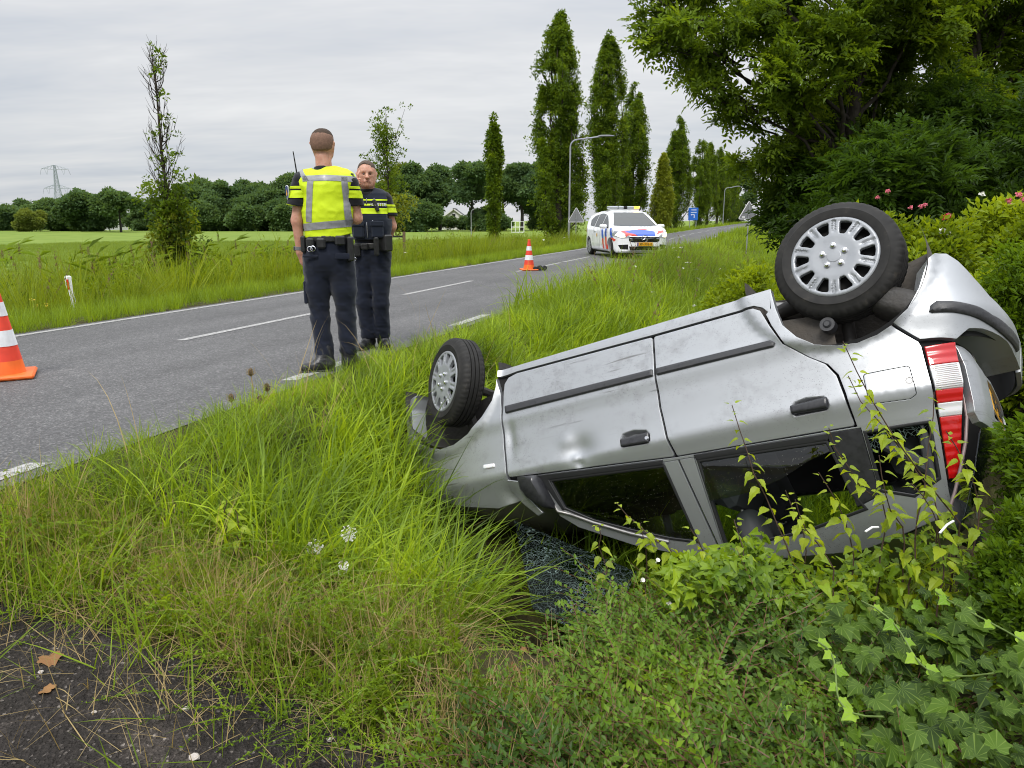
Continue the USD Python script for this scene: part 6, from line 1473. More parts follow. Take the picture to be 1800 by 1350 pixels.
def tri_sign(label, x, y, zc, w, face=0.0):
    zb = float(ground_z(x, y)); t = thing('warning_sign', label, 'traffic sign', (x, y, zb), face, 'triangular warning signs seen from behind')
    c = zc - zb; hh = w * .866
    P = Polygon([(-w / 2, -hh / 3), (w / 2, -hh / 3), (0, hh * 2 / 3)]).buffer(-.03).buffer(.045)
    v, f = extrude(P, .02); obj('plate', (np.stack([v[:, 0], -v[:, 2] + .03, v[:, 1] + c], 1), f[:, ::-1]), sign_back, t)
    v, f = extrude(P.buffer(.012).difference(P.buffer(-.012)), .03); obj('edge', (np.stack([v[:, 0], -v[:, 2] + .035, v[:, 1] + c], 1), f[:, ::-1]), sign_white, t)
    obj('post', tube([(0, -.02, 0), (0, -.02, c + hh * .45)], .028, 10), galv, t, 40)
    obj('clamp', box(.12, .03, .04, (0, -.02, c - .08)), galv, t); obj('clamp', box(.10, .03, .04, (0, -.02, c + .2)), galv, t)
    return t
tri_sign('triangular warning sign seen from behind, beside the tall street lamp', 3.98, 47.0, 1.42, .98, -.1)
ts = tri_sign('triangular warning sign seen from behind on the right verge', 11.85, 38.0, 1.58, .98, .12)
obj('sticker', box(.16, .008, .06, (-.26, .002, 1.58 - float(ground_z(11.85, 38.0)) - .20)), sign_white, ts)

zb = float(ground_z(20.3, 85)); dg = thing('direction_sign', 'blue direction sign with white arrow before the columnar oaks', 'direction sign', (20.3, 85.0, zb), -.25)
obj('panel', box(1.05, .05, 1.35, (0, 0, 2.65 - zb - .72), .02), sign_blue, dg)
for x_ in (-.35, .35):
    obj('post', tube([(x_, .05, 0), (x_, .05, 2.4 - zb)], .04, 8), galv, dg, 40)
for z_, w_ in ((2.38, .55), (2.12, .62)):
    obj('text_line', box(w_, .01, .07, (.05, -.03, z_ - zb)), sign_white, dg)
obj('arrow', cat([box(.08, .01, .36, (.12, -.03, 1.68 - zb)), box(.30, .01, .08, (0, -.03, 1.86 - zb)), (np.array([(-.14, -.035, 1.76 - zb), (-.14, -.035, 1.96 - zb), (-.28, -.035, 1.86 - zb)]), np.array([[0, 1, 2]]))]), sign_white, dg)
zb = float(ground_z(36.0, 109)); sg = thing('direction_sign', 'blue rectangular sign high up at the bend', 'direction sign', (36.2, 109.0, zb), -.3)
obj('panel', box(1.15, .05, .42, (-.1, 0, 4.85 - zb), .02), sign_blue, sg); obj('post', tube([(-.55, .05, 0), (-.55, .05, 5.0 - zb)], .05, 8), galv, sg, 40); obj('text_line', box(.7, .01, .08, (-.1, -.03, 4.87 - zb)), sign_white, sg)
zb = float(ground_z(34.4, 101)); rs = thing('round_sign', 'round blue sign low on the right at the bend', 'traffic sign', (34.6, 101.0, zb), -.3)
obj('disc', xf(lathe([(0, .02), (.36, .02), (.38, 0), (0, 0)], 28), rot([1, 0, 0], math.pi / 2, (0, 0, 2.0 - zb))), sign_blue, rs, 30); obj('post', tube([(0, .03, 0), (0, .03, 2.1 - zb)], .04, 8), galv, rs, 40)
obj('arrow', xf(box(.08, .01, .40, (0, -.03, 0)), rot([0, 1, 0], .6, (0, 0, 2.0 - zb))), sign_white, rs)

# marker post in the left verge
zb = float(ground_z(-7.35, 12.4)); mk = thing('marker_post', 'white marker post with red reflector leaning in the verge', 'marker post', matrix=rot([0, 1, 0], -.05, (-7.35, 12.4, zb)))
obj('post', box(.10, .08, .72 - zb * .3, (0, 0, .36 - zb * .15), .02), post_white, mk, 30)
obj('reflector', box(.045, .008, .17, (.010, -.043, .58 - zb * .3), .004), reflector_red, mk)
st = thing('tree_stake', 'brown stake at the foot of the young airy tree', 'stake', (-3.55, 24.8, float(ground_z(-3.55, 24.8))))
obj('post', tube([(0, 0, 0), (0, 0, 1.5)], .05, 10), stake_wood, st, 40); obj('strap', box(.5, .014, .06, (-.25, 0, 1.35)), seal_rubber, st)

# white cage in the field
zb = float(ground_z(.9, 120)); cg = thing('white_cage', 'small white tubular frame standing before the far trees', 'metal frame', (.9, 120.0, zb))
for x_ in (-1.0, -.33, .33, 1.0):
    obj('upright', tube([(x_, 0, 0), (x_, 0, 1.75)], .05, 6), post_white, cg)
    obj('upright', tube([(x_, 1.2, 0), (x_, 1.2, 1.75)], .05, 6), post_white, cg)
for z_ in (.1, .9, 1.75):
    obj('rail', tube([(-1.0, 0, z_), (1.0, 0, z_), (1.0, 1.2, z_), (-1.0, 1.2, z_), (-1.0, 0, z_)], .045, 6), post_white, cg)

def house(label, x, y, w, d, eave, ridge, wall, roof, wins, rz=0.0, chim=False, gable_front=True, zb=None):
    zb = float(ground_z(x, y)) if zb is None else zb
    t = thing('house', label, 'house', (x, y, zb), rz)
    P = Polygon([(-w / 2, 0), (w / 2, 0), (w / 2, eave), (0, ridge), (-w / 2, eave)]); v, f = extrude(P, d)
    obj('wall', (np.stack([v[:, 0], v[:, 2], v[:, 1]], 1), f[:, ::-1]), wall, t)
    L = math.hypot(w / 2, ridge - eave); an = math.atan2(ridge - eave, w / 2)
    for s in (-1, 1):
        obj('roof', xf(box(L + .5, d + .8, .16, (0, 0, 0), .02), rot([0, 1, 0], s * an, (s * w / 4 * 1.03, d / 2, (eave + ridge) / 2 + .10))), roof, t)
        obj('gable_board', xf(box(L + .5, .06, .28), rot([0, 1, 0], s * an, (s * w / 4 * 1.03, -.42, (eave + ridge) / 2 + .06))), white_wall, t)
    for (wx, wz, ww, wh) in wins:
        wn = obj('window', box(ww, .06, wh, (wx, -.02, wz)), window_dark, t); obj('frame', box(ww + .2, .05, wh + .2, (wx, -.004, wz)), white_wall, wn)
    if chim:
        obj('chimney', box(.6, .6, 1.2, (w * .18, d * .4, ridge + .2)), brick_wall, t)
    return t
house('white gabled house under the far trees', -12.9, 168, 5.6, 9, 2.4, 4.4, white_wall, roof_dark, [(-1.2, 1.5, 1.3, 1.2), (1.2, 1.5, 1.3, 1.2), (0, 3.1, .7, .6)])
house('low house with bright red roof far left', -90.5, 158, 4.4, 5, 1.2, 2.6, brick_wall, roof_red, [(-1.0, .8, .7, .7), (1.0, .8, .7, .7)], 1.35)
house('grey roofed house with white gable behind the far left trees', -84.0, 160, 6.0, 8, 1.6, 3.6, white_wall, roof_dark, [(-1.5, 1.1, 1.0, .9), (1.5, 1.1, 1.0, .9)], 1.1)
house('house corner with white fascia behind the right hand trees', 27.5, 40, 7.0, 8, 6.6, 8.2, white_wall, roof_dark, [(-1.5, 4.8, 1.2, 1.3)], .2)

# pylon and wires
def pylon():
    x, y = -357.0, 600.0; zb = float(ground_z(x, y)); H = 43.6 - zb
    t = thing('pylon', 'grey lattice power pylon on the far left horizon', 'pylon', (x, y, zb), .25)
    hw = lambda z: np.interp(z, [0, H * .45, H * .62, H], [4.6, 2.3, 1.55, .5]); zs = np.r_[np.linspace(0, H * .62, 8), np.linspace(H * .68, H, 6)]; m = []
    cor = lambda z: [np.array([sx * hw(z), sy * hw(z), z]) for sx, sy in ((-1, -1), (1, -1), (1, 1), (-1, 1))]
    for a, b in zip(zs, zs[1:]):
        A, B = cor(a), cor(b)
        for i in range(4):
            m += [tube([A[i], B[i]], .22, 4, False), tube([A[i], B[(i + 1) % 4]], .12, 4, False), tube([A[(i + 1) % 4], B[i]], .12, 4, False), tube([B[i], B[(i + 1) % 4]], .10, 4, False)]
    obj('tower', cat(m), lattice, t)
    tips = []
    for z, L in ((H * .60, 9.2), (H * .93, 9.4)):
        for s in (-1, 1):
            m = []
            for yy in (-1, 1):
                r = hw(z); m += [tube([(s * r, yy * r, z), (s * L, 0, z + .3)], .16, 4, False), tube([(s * r * .8, yy * r * .8, z + 3.0), (s * L, 0, z + .4)], .13, 4, False)]
                for k in (.3, .6, .85):
                    m += [tube([(s * (r + (L - r) * k), yy * r * (1 - k), z), (s * (r + (L - r) * (k - .2)), yy * r * (1 - k), z + 3.0 * (1 - k + .15))], .09, 4, False)]
            for k in (.45, 1.0):
                e = np.array([s * (hw(z) + (L - hw(z)) * k), 0, z]); m += [tube([e + [-.0, 0, 0], e + [s * 1.3, 0, -4.2]], .10, 4, False), tube([e + [s * 2.6 * (0 if k == 1 else 1), 0, 0], e + [s * 1.3, 0, -4.2]], .10, 4, False)]
                tips.append(e + [s * 1.3, 0, -4.2])
            obj('cross_arm', cat(m), lattice, t)
    c, s_ = math.cos(.25), math.sin(.25)
    for e in tips:
        p0 = np.array([x + c * e[0] - s_ * e[1], y + s_ * e[0] + c * e[1], zb + e[2]])
        for d_ in (-1, 1):
            q = np.array([x + d_ * 330.0, y - 85.0 * d_ * (-1), p0[2] - (2 if d_ < 0 else 6)]) + [c * e[0], s_ * e[0], 0]
            k = np.linspace(0, 1, 26)[:, None]; w = p0 + (q - p0) * k; w[:, 2] -= 34.0 * (k * (1 - k))[:, 0]
            obj('wire', tube(w, .11, 4, False), lattice, t)
pylon()
# ------------------------------------------------------------ grass
grass_long = leafy('long_grass', [(0.032, 0.055, 0.005), (0.15, 0.235, 0.012), (0.35, 0.46, 0.024), (0.55, 0.62, 0.05), (0.62, 0.56, 0.14)], 0.40, 0.42, 1.3, 0.22, True, 1.5)  # darkest stop deepened to imitate shade in the gaps between blades
grass_verge = leafy('verge_grass', [(0.06, 0.10, 0.008), (0.18, 0.27, 0.015), (0.33, 0.42, 0.026), (0.48, 0.53, 0.05)], 0.40, 0.5, 0.45, 0.18, True, 1.4)
grass_field = leafy('field_grass', [(0.12, 0.18, 0.02), (0.17, 0.24, 0.025), (0.23, 0.30, 0.035)], 0.36, 0.5, 0.08, 0.3)
straw = leafy('dry_stalk', [(0.26, 0.19, 0.08), (0.36, 0.28, 0.13), (0.45, 0.36, 0.19)], 0.15, 0.7, 2.0, 0.2)
weed_green = leafy('weed_leaf', [(0.07, 0.11, 0.006), (0.16, 0.235, 0.01), (0.28, 0.35, 0.014), (0.42, 0.4, 0.04)], 0.38, 0.5, 1.4, 0.18, True, 1.4)
rank_mat = leafy('rank_grass', [(0.08, 0.115, 0.008), (0.18, 0.24, 0.014), (0.29, 0.34, 0.022), (0.44, 0.4, 0.07)], 0.38, 0.5, 0.5, 0.18, True, 1.4)
seed_brown = leafy('seed_head', [(0.14, 0.10, 0.06), (0.22, 0.16, 0.09), (0.32, 0.25, 0.14)], 0.15, 0.8, 1.0, 0.2)

def blades(rg, n, spread, L0, L1, w, droop, lean=0.35, seg=5):
    """n arching grass blades as one mesh."""
    a = rg.uniform(0, 2 * np.pi, n); r = spread * np.sqrt(rg.random(n)); base = np.stack([r * np.cos(a), r * np.sin(a), np.full(n, -.02)], 1)
    az = a + rg.normal(0, .9, n); L = rg.uniform(L0, L1, n); t0 = np.abs(rg.normal(0, lean, n)); dr = rg.uniform(.25, 1.0, n) * droop
    V = []; pos = base.copy(); wid = w * rg.uniform(.65, 1.25, n); side = np.stack([-np.sin(az), np.cos(az), np.zeros(n)], 1)
    tw = rg.normal(0, .5, n)
    for k in range(seg + 1):
        t = k / seg; th = t0 + dr * t ** 1.5
        ww = wid * (1 - t ** 2.2) * (.75 + .5 * min(t * 3, 1) - .25)
        sd = side * np.cos(tw * t)[:, None] + np.array([0, 0, 1.0]) * np.sin(tw * t)[:, None]
        V.append(np.stack([pos - sd * ww[:, None] / 2, pos + sd * ww[:, None] / 2], 1))
        pos = pos + (L / seg)[:, None] * np.stack([np.sin(th) * np.cos(az), np.sin(th) * np.sin(az), np.cos(th)], 1)
    V = np.stack(V, 1)                                                  # n, seg+1, 2, 3
    i = np.arange(n)[:, None] * (seg + 1) * 2; k = np.arange(seg)[None] * 2
    q = np.stack([i + k, i + k + 1, i + k + 3, i + k + 2], -1).reshape(-1, 4)
    return V.reshape(-1, 3), np.vstack([q[:, [0, 1, 2]], q[:, [0, 2, 3]]])

_rg = np.random.default_rng(60)
LONG_P = [blades(_rg, 16, .065, .30, .72, .0112, d, l, 6) for d, l in ((1.9, .35), (2.3, .45), (2.6, .5), (1.6, .4), (2.1, .6))]
MID_P = [blades(_rg, 26, .09, .16, .36, .006, d, .35, 4) for d in (1.0, 1.5, 1.3)]
TALL_P = [blades(_rg, 22, .12, .45, .95, .010, d, .22, 4) for d in (.7, 1.2, .9)]
FAR_G = [blades(_rg, 30, .30, .12, .30, .018, .9, .35, 3) for d in (0, 1)]

CAR_INV = np.linalg.inv(CAR_M)
def screen_gap(x, y):
    """The open hollow in front of the fallen windscreen, where the wreck has crushed the plants."""
    r = np.asarray(x) / np.maximum(np.asarray(y), .1); return (np.asarray(y) > 2.22) & (np.asarray(y) < 3.75) & (r > -.085 + .015 * np.sin(9 * np.asarray(y))) & (r < .17)
_wp = Polygon(_wc[:, :2]).buffer(.06)
def free_of_car(x, y, z, pad=.04):
    P = np.stack([x, y, z], -1) @ CAR_INV[:3, :3].T + CAR_INV[:3, 3]
    inside = (P[:, 0] > -.6 - pad) & (P[:, 0] < 3.0) & (P[:, 1] > -.02 - pad) & (P[:, 1] < 1.62 + pad) & (P[:, 2] > -.2) & (P[:, 2] < 1.36 + pad)
    return ~(inside | screen_gap(x, y)) & ~shapely.contains_xy(_wp, x, y)

def sow(rg, n, x0, x1, y0, y1, keep):
    x = rg.uniform(x0, x1, n); y = rg.uniform(y0, y1, n)
    k = keep(x, y); x, y = x[k], y[k]; z = ground_z(x, y)
    return x, y, z

def lay(name, label, protos, leaf, x, y, z, s0, s1, rg, tilt=.18, tdir=None, cat_='grass', sink=0.0):
    n = len(x); d = rg.uniform(0, 2 * np.pi, n) if tdir is None else tdir + rg.normal(0, .8, n)
    return scatter(name, [(m, leaf, False) for m in protos], np.stack([x, y, z - sink], 1), quat_z(rg.uniform(0, 2 * np.pi, n), np.abs(rg.normal(0, tilt, n)), d), rg.uniform(s0, s1, n), rg.integers(0, len(protos), n), label, cat_)

rg = np.random.default_rng(61)
def keep_near(x, y):
    q = qright(x, y); edge = .05 + .16 * meshkit.noise(np.stack([x * 2.3, y * 2.3, 0 * x], -1), 9)
    k = (q > edge) & ((y > 2.72 + .16 * np.sin(x * 3.1) + .10 * np.clip(q, 0, 4)) | (q < .9) & (y > 2.5)) & (q < 4.3 + .3 * (y > 5)) & ~path_mask(x, y)
    return k & free_of_car(x, y, ground_z(x, y))
x, y, z = sow(rg, 13500, -3.8, 4.2, 1.6, 9.5, keep_near)
cl_ = meshkit.noise(np.stack([x * 3.2, y * 3.2, 0 * x], -1), 17); k = rg.random(len(x)) < .35 + 1.3 * smoothstep(.3, .6, cl_); x, y, z = x[k], y[k], z[k]
q_ = qright(x, y); sz_ = (.34 + .66 * smoothstep(.15, 1.35, q_)) * (1 - .35 * smoothstep(3.2, 2.6, y))
n = len(x)
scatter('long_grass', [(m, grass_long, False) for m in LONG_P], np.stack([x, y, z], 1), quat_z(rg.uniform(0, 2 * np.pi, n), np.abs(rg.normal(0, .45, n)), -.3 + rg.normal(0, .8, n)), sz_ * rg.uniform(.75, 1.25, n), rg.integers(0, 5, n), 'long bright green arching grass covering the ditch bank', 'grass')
print('long grass', len(x))
x, y, z = sow(rg, 5200, -3.8, 3.2, 1.0, 14.0, lambda x, y: (qright(x, y) > -.06) & (qright(x, y) < .32) & (rg.random(len(x)) < .75))
lay('edge_grass', 'short grass creeping over the near edge of the road', MID_P, grass_verge, x, y, z, .22, .62, rg, .45)
# blades crowding against the front of the wreck
def keep_mid(x, y):
    q = qright(x, y); return (q > .15) & (q < 6.5)
x, y, z = sow(rg, 15000, 0.0, 16.0, 9.2, 30.0, keep_mid)
lay('verge_grass', 'tall grass on the right verge stretching away beside the road', [*LONG_P[:3], *MID_P], grass_verge, x, y, z, .85, 1.35, rg, .2)
x, y, z = sow(rg, 9000, 6.0, 60.0, 30.0, 140.0, lambda x, y: (qright(x, y) > .2) & (qright(x, y) < 9))
lay('far_verge_grass', 'grass on the far right verge', FAR_G, grass_verge, x, y, z, 1.4, 2.6, rg, .1)
# left verge: short at the road's edge, tall and rank behind
def keep_l1(x, y):
    q = qleft(x, y); return (q < .03) & (q > -2.2) & (np.hypot(x + 7.1, y - 12.0) > .5)
x, y, z = sow(rg, 15000, -11, 4.5, 3.0, 34.0, keep_l1)
lay('roadside_grass', 'mown grass along the far edge of the road', MID_P, grass_verge, x, y, z, .7, 1.15, rg, .15)
x, y, z = sow(rg, 13000, -18, 4.0, 6.0, 46.0, lambda x, y: (qleft(x, y) < -1.7) & (qleft(x, y) > -8.5) & (np.hypot(x + 7.1, y - 12.0) > .85))
s_ = 1.0 - .30 * smoothstep(-2.6, -1.7, qleft(x, y))
lay('rank_grass', 'tall rank grass and weeds between road and field', [*TALL_P, *MID_P, *TALL_P[:1]], rank_mat, x, y, z, .8, 1.6, rg, .25)
x, y, z = sow(rg, 9000, 2.0, 60.0, 34.0, 150.0, lambda x, y: (qleft(x, y) < .05) & (qleft(x, y) > -9))
lay('far_roadside_grass', 'grass strip under the columnar oaks', FAR_G, grass_verge, x, y, z, 1.3, 2.2, rg, .1)
# pasture
x, y, z = sow(rg, 26000, -60, 10.0, 9.0, 70.0, lambda x, y: (qleft(x, y) < -8.0) & (qleft(x, y) > -50))
lay('pasture_grass', 'even pale green pasture grass', FAR_G, grass_field, x, y, z, .6, 1.0, rg, .1)

# bushes of rank herbs in the left verge (brown tinted) and seed stalks
def herb(rg, h, nl, L, W):
    k = np.linspace(0, 1, 6)[:, None]; a = rg.uniform(0, 2 * np.pi); p = np.array([np.cos(a), np.sin(a), 0]) * .22 * h * k ** 2 + np.array([0, 0, h]) * k
    c = np.vstack([p[0] + (p[-1] - p[0]) * t for t in rg.uniform(.12, 1, nl)]); d = rand_dirs(rg, nl, .35)
    return cat([tube(p, np.linspace(.006, .002, 6), 3, False), leaf_quads(c, d, rand_dirs(rg, nl, 1.5), L * rg.uniform(.6, 1.2, nl), W)])
HERB_P = [cat([xf(herb(rg, h, 16, .13, .035), rot([0, 0, 1], 0, (rg.normal() * .12, rg.normal() * .12, 0))) for _ in range(7)]) for h in (.8, 1.0, .65)]
x, y, z = sow(rg, 1500, -18, 2.0, 8.0, 40.0, lambda x, y: (qleft(x, y) < -2.2) & (qleft(x, y) > -8.0) & (meshkit.noise(np.stack([x * .45, y * .45, 0 * x], -1), 4) > .42))
lay('verge_weeds', 'brownish green weeds standing in the rank grass', HERB_P, weed_green, x, y, z, .7, 1.25, rg, .2, cat_='weeds')
def seedstalk(rg, h, head):
    k = np.linspace(0, 1, 7)[:, None]; a = rg.uniform(0, 2 * np.pi); p = np.array([np.cos(a), np.sin(a), 0]) * .25 * h * k ** 2.5 + np.array([0, 0, h]) * k
    n = 26; c = p[-1] + (p[-3] - p[-1]) * rg.random((n, 1)); d = rand_dirs(rg, n, .5)
    return cat([tube(p, np.linspace(.0022, .001, 7), 3, False), leaf_quads(c, d + (p[-1] - p[-2]) * 6, rand_dirs(rg, n), head * rg.uniform(.6, 1.2, n), head * .3)])
SEED_P = [seedstalk(rg, h, hd) for h, hd in ((.75, .03), (.9, .04), (.6, .03))]
xs, ys, zs = sow(rg, 420, 1.0, 9.0, 8.0, 24.0, lambda x, y: (qright(x, y) > .3) & (qright(x, y) < 3.2))
lay('seeding_grass', 'brown seed heads standing above the right verge', SEED_P, seed_brown, xs, ys, zs, .6, 1.0, rg, .2, cat_='grass')
x, y, z = sow(rg, 700, -17, 3.0, 7.0, 38.0, lambda x, y: (qleft(x, y) < -1.8) & (qleft(x, y) > -8))
lay('seeding_grass', 'seed heads in the rank grass left of the road', SEED_P, seed_brown, x, y, z, .9, 1.5, rg, .2, cat_='grass')
# ------------------------------------------------------------ near plants
def veined(name, dark, light, vein, trans=.22, rough=.32, lobes=.55):
    """A leaf with pale veins fanning from its foot (leaf along +x in its own frame)."""
    nodes = {'tc': ('texture_coordinate', {}), 's': ('separate_xyz', {}), 'at': ('math', {'math_type': 'arctan2'}), 'd': ('math', {'math_type': 'divide', 'value2': lobes}), 'rd': ('math', {'math_type': 'round'}), 'sb': ('math', {'math_type': 'subtract'}), 'ab': ('math', {'math_type': 'absolute'}),
             'v': ('map_range', {'from_min': 0.03, 'from_max': 0.10, 'to_min': 0.75, 'to_max': 0.0, 'clamp': True}), 'oi': ('object_info', {}), 'g': ('geometry', {}), 'n': ('noise_texture', {'scale': 3.0, 'detail': 2.0}), 'n2': ('noise_texture', {'scale': 60.0, 'detail': 2.0}),
             'a1': ('math', {'math_type': 'multiply_add', 'value2': 0.6}), 'a0': ('math', {'math_type': 'multiply_add', 'value2': 0.7, 'value3': -0.15}), 'r': ('rgb_ramp', {'ramp': [(0.1, dark), (0.85, light)]}), 'mx': ('mix_color', {'b': vein}),
             'b': ('bump', {'strength': .5, 'distance': .002}), 'p': ('principled_bsdf', {'roughness': rough, 'specular_ior_level': .22}), 'tg': ('mix_color', {'blend_type': 'multiply', 'fac': 1.0, 'b': (1.5, 1.3, .5), 'use_clamp': False}), 't': ('translucent_bsdf', {}), 'm': ('mix_closure', {'fac': trans})}
    links = [('tc.object', 's.vector'), ('s.y', 'at.value1'), ('s.x', 'at.value2'), ('at.value', 'd.value1'), ('d.value', 'rd.value1'), ('d.value', 'sb.value1'), ('rd.value', 'sb.value2'), ('sb.value', 'ab.value1'), ('ab.value', 'v.value'),
             ('g.position', 'n.vector'), ('tc.object', 'n2.vector'), ('n.fac', 'a0.value1'), ('oi.random', 'a1.value1'), ('a0.value', 'a1.value3'), ('a1.value', 'r.fac'), ('r.color', 'mx.a'), ('v.result', 'mx.fac'), ('mx.result', 'p.base_color'), ('mx.result', 'tg.a'), ('tg.result', 't.color'),
             ('n2.fac', 'b.height'), ('b.normal', 'p.normal'), ('p.BSDF', 'm.closure1'), ('t.BSDF', 'm.closure2')]
    return mat(name, nodes, links, 'm.closure')
ivy_mat = veined('ivy_leaf', (0.010, 0.028, 0.003), (0.075, 0.14, 0.010), (0.15, 0.22, 0.04), .26, .45)
ivy_young = veined('young_ivy_leaf', (0.13, 0.26, 0.015), (0.26, 0.40, 0.03), (0.22, 0.30, 0.08), .3)
nettle_mat = leafy('nettle_leaf', [(0.139, 0.207, 0.012), (0.278, 0.356, 0.017), (0.430, 0.471, 0.023), (0.582, 0.483, 0.031)], .40, .42, 2.5, .3)
bind_mat = leafy('bindweed_leaf', [(0.06, 0.12, 0.008), (0.19, 0.29, 0.014), (0.36, 0.46, 0.024), (0.52, 0.55, 0.04)], .40, .4, 2.0, .3)
cot_mat = leafy('creeping_shrub_leaf', [(0.025, 0.06, 0.008), (0.10, 0.18, 0.014), (0.24, 0.35, 0.024), (0.47, 0.52, 0.05)], .30, .42, 3.0, .22, True, 1.4)
privet_mat = leafy('small_bush_leaf', [(0.05, 0.1, 0.006), (0.14, 0.23, 0.01), (0.3, 0.4, 0.016)], .40, .42, 1.5, .2, True, 1.4)
rose_mat = leafy('rose_leaf', [(0.07, 0.115, 0.006), (0.2, 0.27, 0.01), (0.37, 0.44, 0.018), (0.52, 0.5, 0.03)], .42, .45, 1.1, .2, True, 1.4)
stem_red = plain('reddish_stem', (0.12, 0.052, 0.03), .6, var=.3, scale=20); stem_green = plain('green_stem', (0.10, 0.15, 0.03), .6, var=.3, scale=20); stem_purple = plain('nettle_stem', (0.07, 0.04, 0.03), .6, var=.3, scale=20)
pet_pink = plain('pink_petal', (0.62, 0.15, 0.20), .6); pet_red = plain('red_petal', (0.50, 0.02, 0.03), .6); pet_white = plain('white_petal', (0.72, 0.71, 0.66), .7); dead_leaf = leafy('dead_leaf', [(0.16, 0.07, 0.03), (0.28, 0.15, 0.05), (0.40, 0.27, 0.07)], .1, .8, 3.0)
stone_mat = plain('pebble', (0.40, 0.36, 0.32), .8, var=.2); yellow_petal = plain('yellow_petal', (0.65, 0.45, 0.02), .6)

def fan_leaf(outline, lift=.12, curl=.1):
    """A leaf from half an outline (x along the midrib, y outwards), folded a little along the midrib and curling at the tip."""
    h = np.asarray(outline, float); full = np.vstack([h, (h * [1, -1])[::-1][1:-1] if h[0, 1] == 0 and h[-1, 1] == 0 else (h * [1, -1])[::-1]])
    c = np.array([[h[:, 0].max() * .38, 0]])
    P = np.vstack([c, full]); z = lift * np.abs(P[:, 1]) - curl * P[:, 0] ** 2
    n = len(full); k = np.arange(n)
    return np.c_[P, z], np.stack([np.zeros(n, int), 1 + k, 1 + (k + 1) % n], 1)
IVY = [(0, 0), (-.12, .12), (-.15, .30), (-.06, .45), (.07, .42), (.18, .42), (.33, .55), (.41, .54), (.45, .38), (.58, .27), (.80, .14), (1.0, 0)]
IVY_L = [fan_leaf(np.array(IVY) * [1, s], .16, .22) for s in (1.0, .88, 1.1)]
HEART = [(0, 0), (-.12, .12), (-.16, .26), (0, .31), (.28, .25), (.62, .13), (1.0, 0)]
NETTLE = [(0, 0), (.05, .22), (.14, .24), (.17, .31), (.27, .27), (.32, .31), (.44, .23), (.52, .24), (.64, .13), (.80, .09), (1.0, 0)]
NET_L = [fan_leaf(np.array(NETTLE) * [1, s], .25, c) for s, c in ((1, .35), (.85, .55), (1.1, .15))]
HEA_L = [fan_leaf(np.array(HEART) * [1, s], .2, c) for s, c in ((1, .2), (1.1, .45), (.85, .05))]

def aim(d, up):
    d = d / np.linalg.norm(d); y = np.cross(up, d); y /= np.linalg.norm(y) + 1e-9; return np.stack([d, y, np.cross(d, y)], 1)
_leafmesh = {}
def leaf_prim(parent, key, me, mt, pos, d, up, s, first):
    """A leaf of its own; alike leaves share one hidden class prim's mesh by reference."""
    p = path_for('leaf', parent)
    m = UsdGeom.Mesh.Define(stage, p)
    if key not in _leafmesh:
        stage.CreateClassPrim('/World/leaf_kinds') if not stage.GetPrimAtPath('/World/leaf_kinds') else None
        q = f'/World/leaf_kinds/leaf_{len(_leafmesh):03d}'
        usdkit.mesh(stage, q, me, mt, False); _leafmesh[key] = q
    m.GetPrim().GetReferences().AddInternalReference(_leafmesh[key])
    M = np.eye(4); M[:3, :3] = aim(np.asarray(d, float), np.asarray(up, float)) * s; M[:3, 3] = pos
    UsdGeom.Xformable(m).AddTransformOp().Set(Gf.Matrix4d(*M.T.ravel().tolist()))
    return m

def canopy(x, y):
    """Top of the ivy and shrub mat near the photographer's feet on the right."""
    g = ground_z(x, y)
    return g + .10 + .30 * smoothstep(.55, 1.35, x) * (1 - smoothstep(2.75, 3.0, y)) + .16 * (meshkit.noise(np.stack([x * 3.0, y * 3.0, 0 * x], -1), 12) - .5)

# ivy
rg = np.random.default_rng(71)
iv = thing('ivy', 'dark green lobed ivy sprawling over the near right bank', 'ivy')
def ivy_spots(n, r):
    x = r.uniform(.55, 2.6, n * 3); y = r.uniform(1.2, 2.75, n * 3)
    dens = smoothstep(.55, 1.2, x + .25 * (y - 2.0) + .5 * (meshkit.noise(np.stack([x * 2, y * 2, 0 * x], -1), 3) - .5))
    k = (r.random(len(x)) < dens) & (y < 2.62 + .1 * np.sin(4 * x)); return x[k][:n], y[k][:n]
xs, ys = ivy_spots(300, rg)
for i, (a, b) in enumerate(zip(xs, ys)):
    z = float(canopy(a, b)) + rg.uniform(-.04, .07); az = rg.normal(-1.2, 1.1); up = np.array([rg.normal(0, .5), -.45 + rg.normal(0, .45), 1.0]); d = np.array([math.cos(az), math.sin(az), -.25 + rg.normal(0, .2)]); k = i % 3; yg = rg.random() < .13
    leaf_prim(iv, ('ivy', k, yg), IVY_L[k], ivy_young if yg else ivy_mat, (a, b, z), d, up, rg.uniform(.026, .066), i)
xs, ys = ivy_spots(1700, rg); n = len(xs)
zz = canopy(xs, ys) - np.abs(rg.normal(0, .10, n)) - .03
scatter('undergrowth', [(m, ivy_mat, False) for m in IVY_L], np.stack([xs, ys, zz], 1), quat_z(rg.normal(-1.2, 1.3, n), np.abs(rg.normal(.45, .3, n)), rg.normal(-1.5, .8, n)), rg.uniform(.035, .075, n), rg.integers(0, 3, n), parent=iv)
vines = []
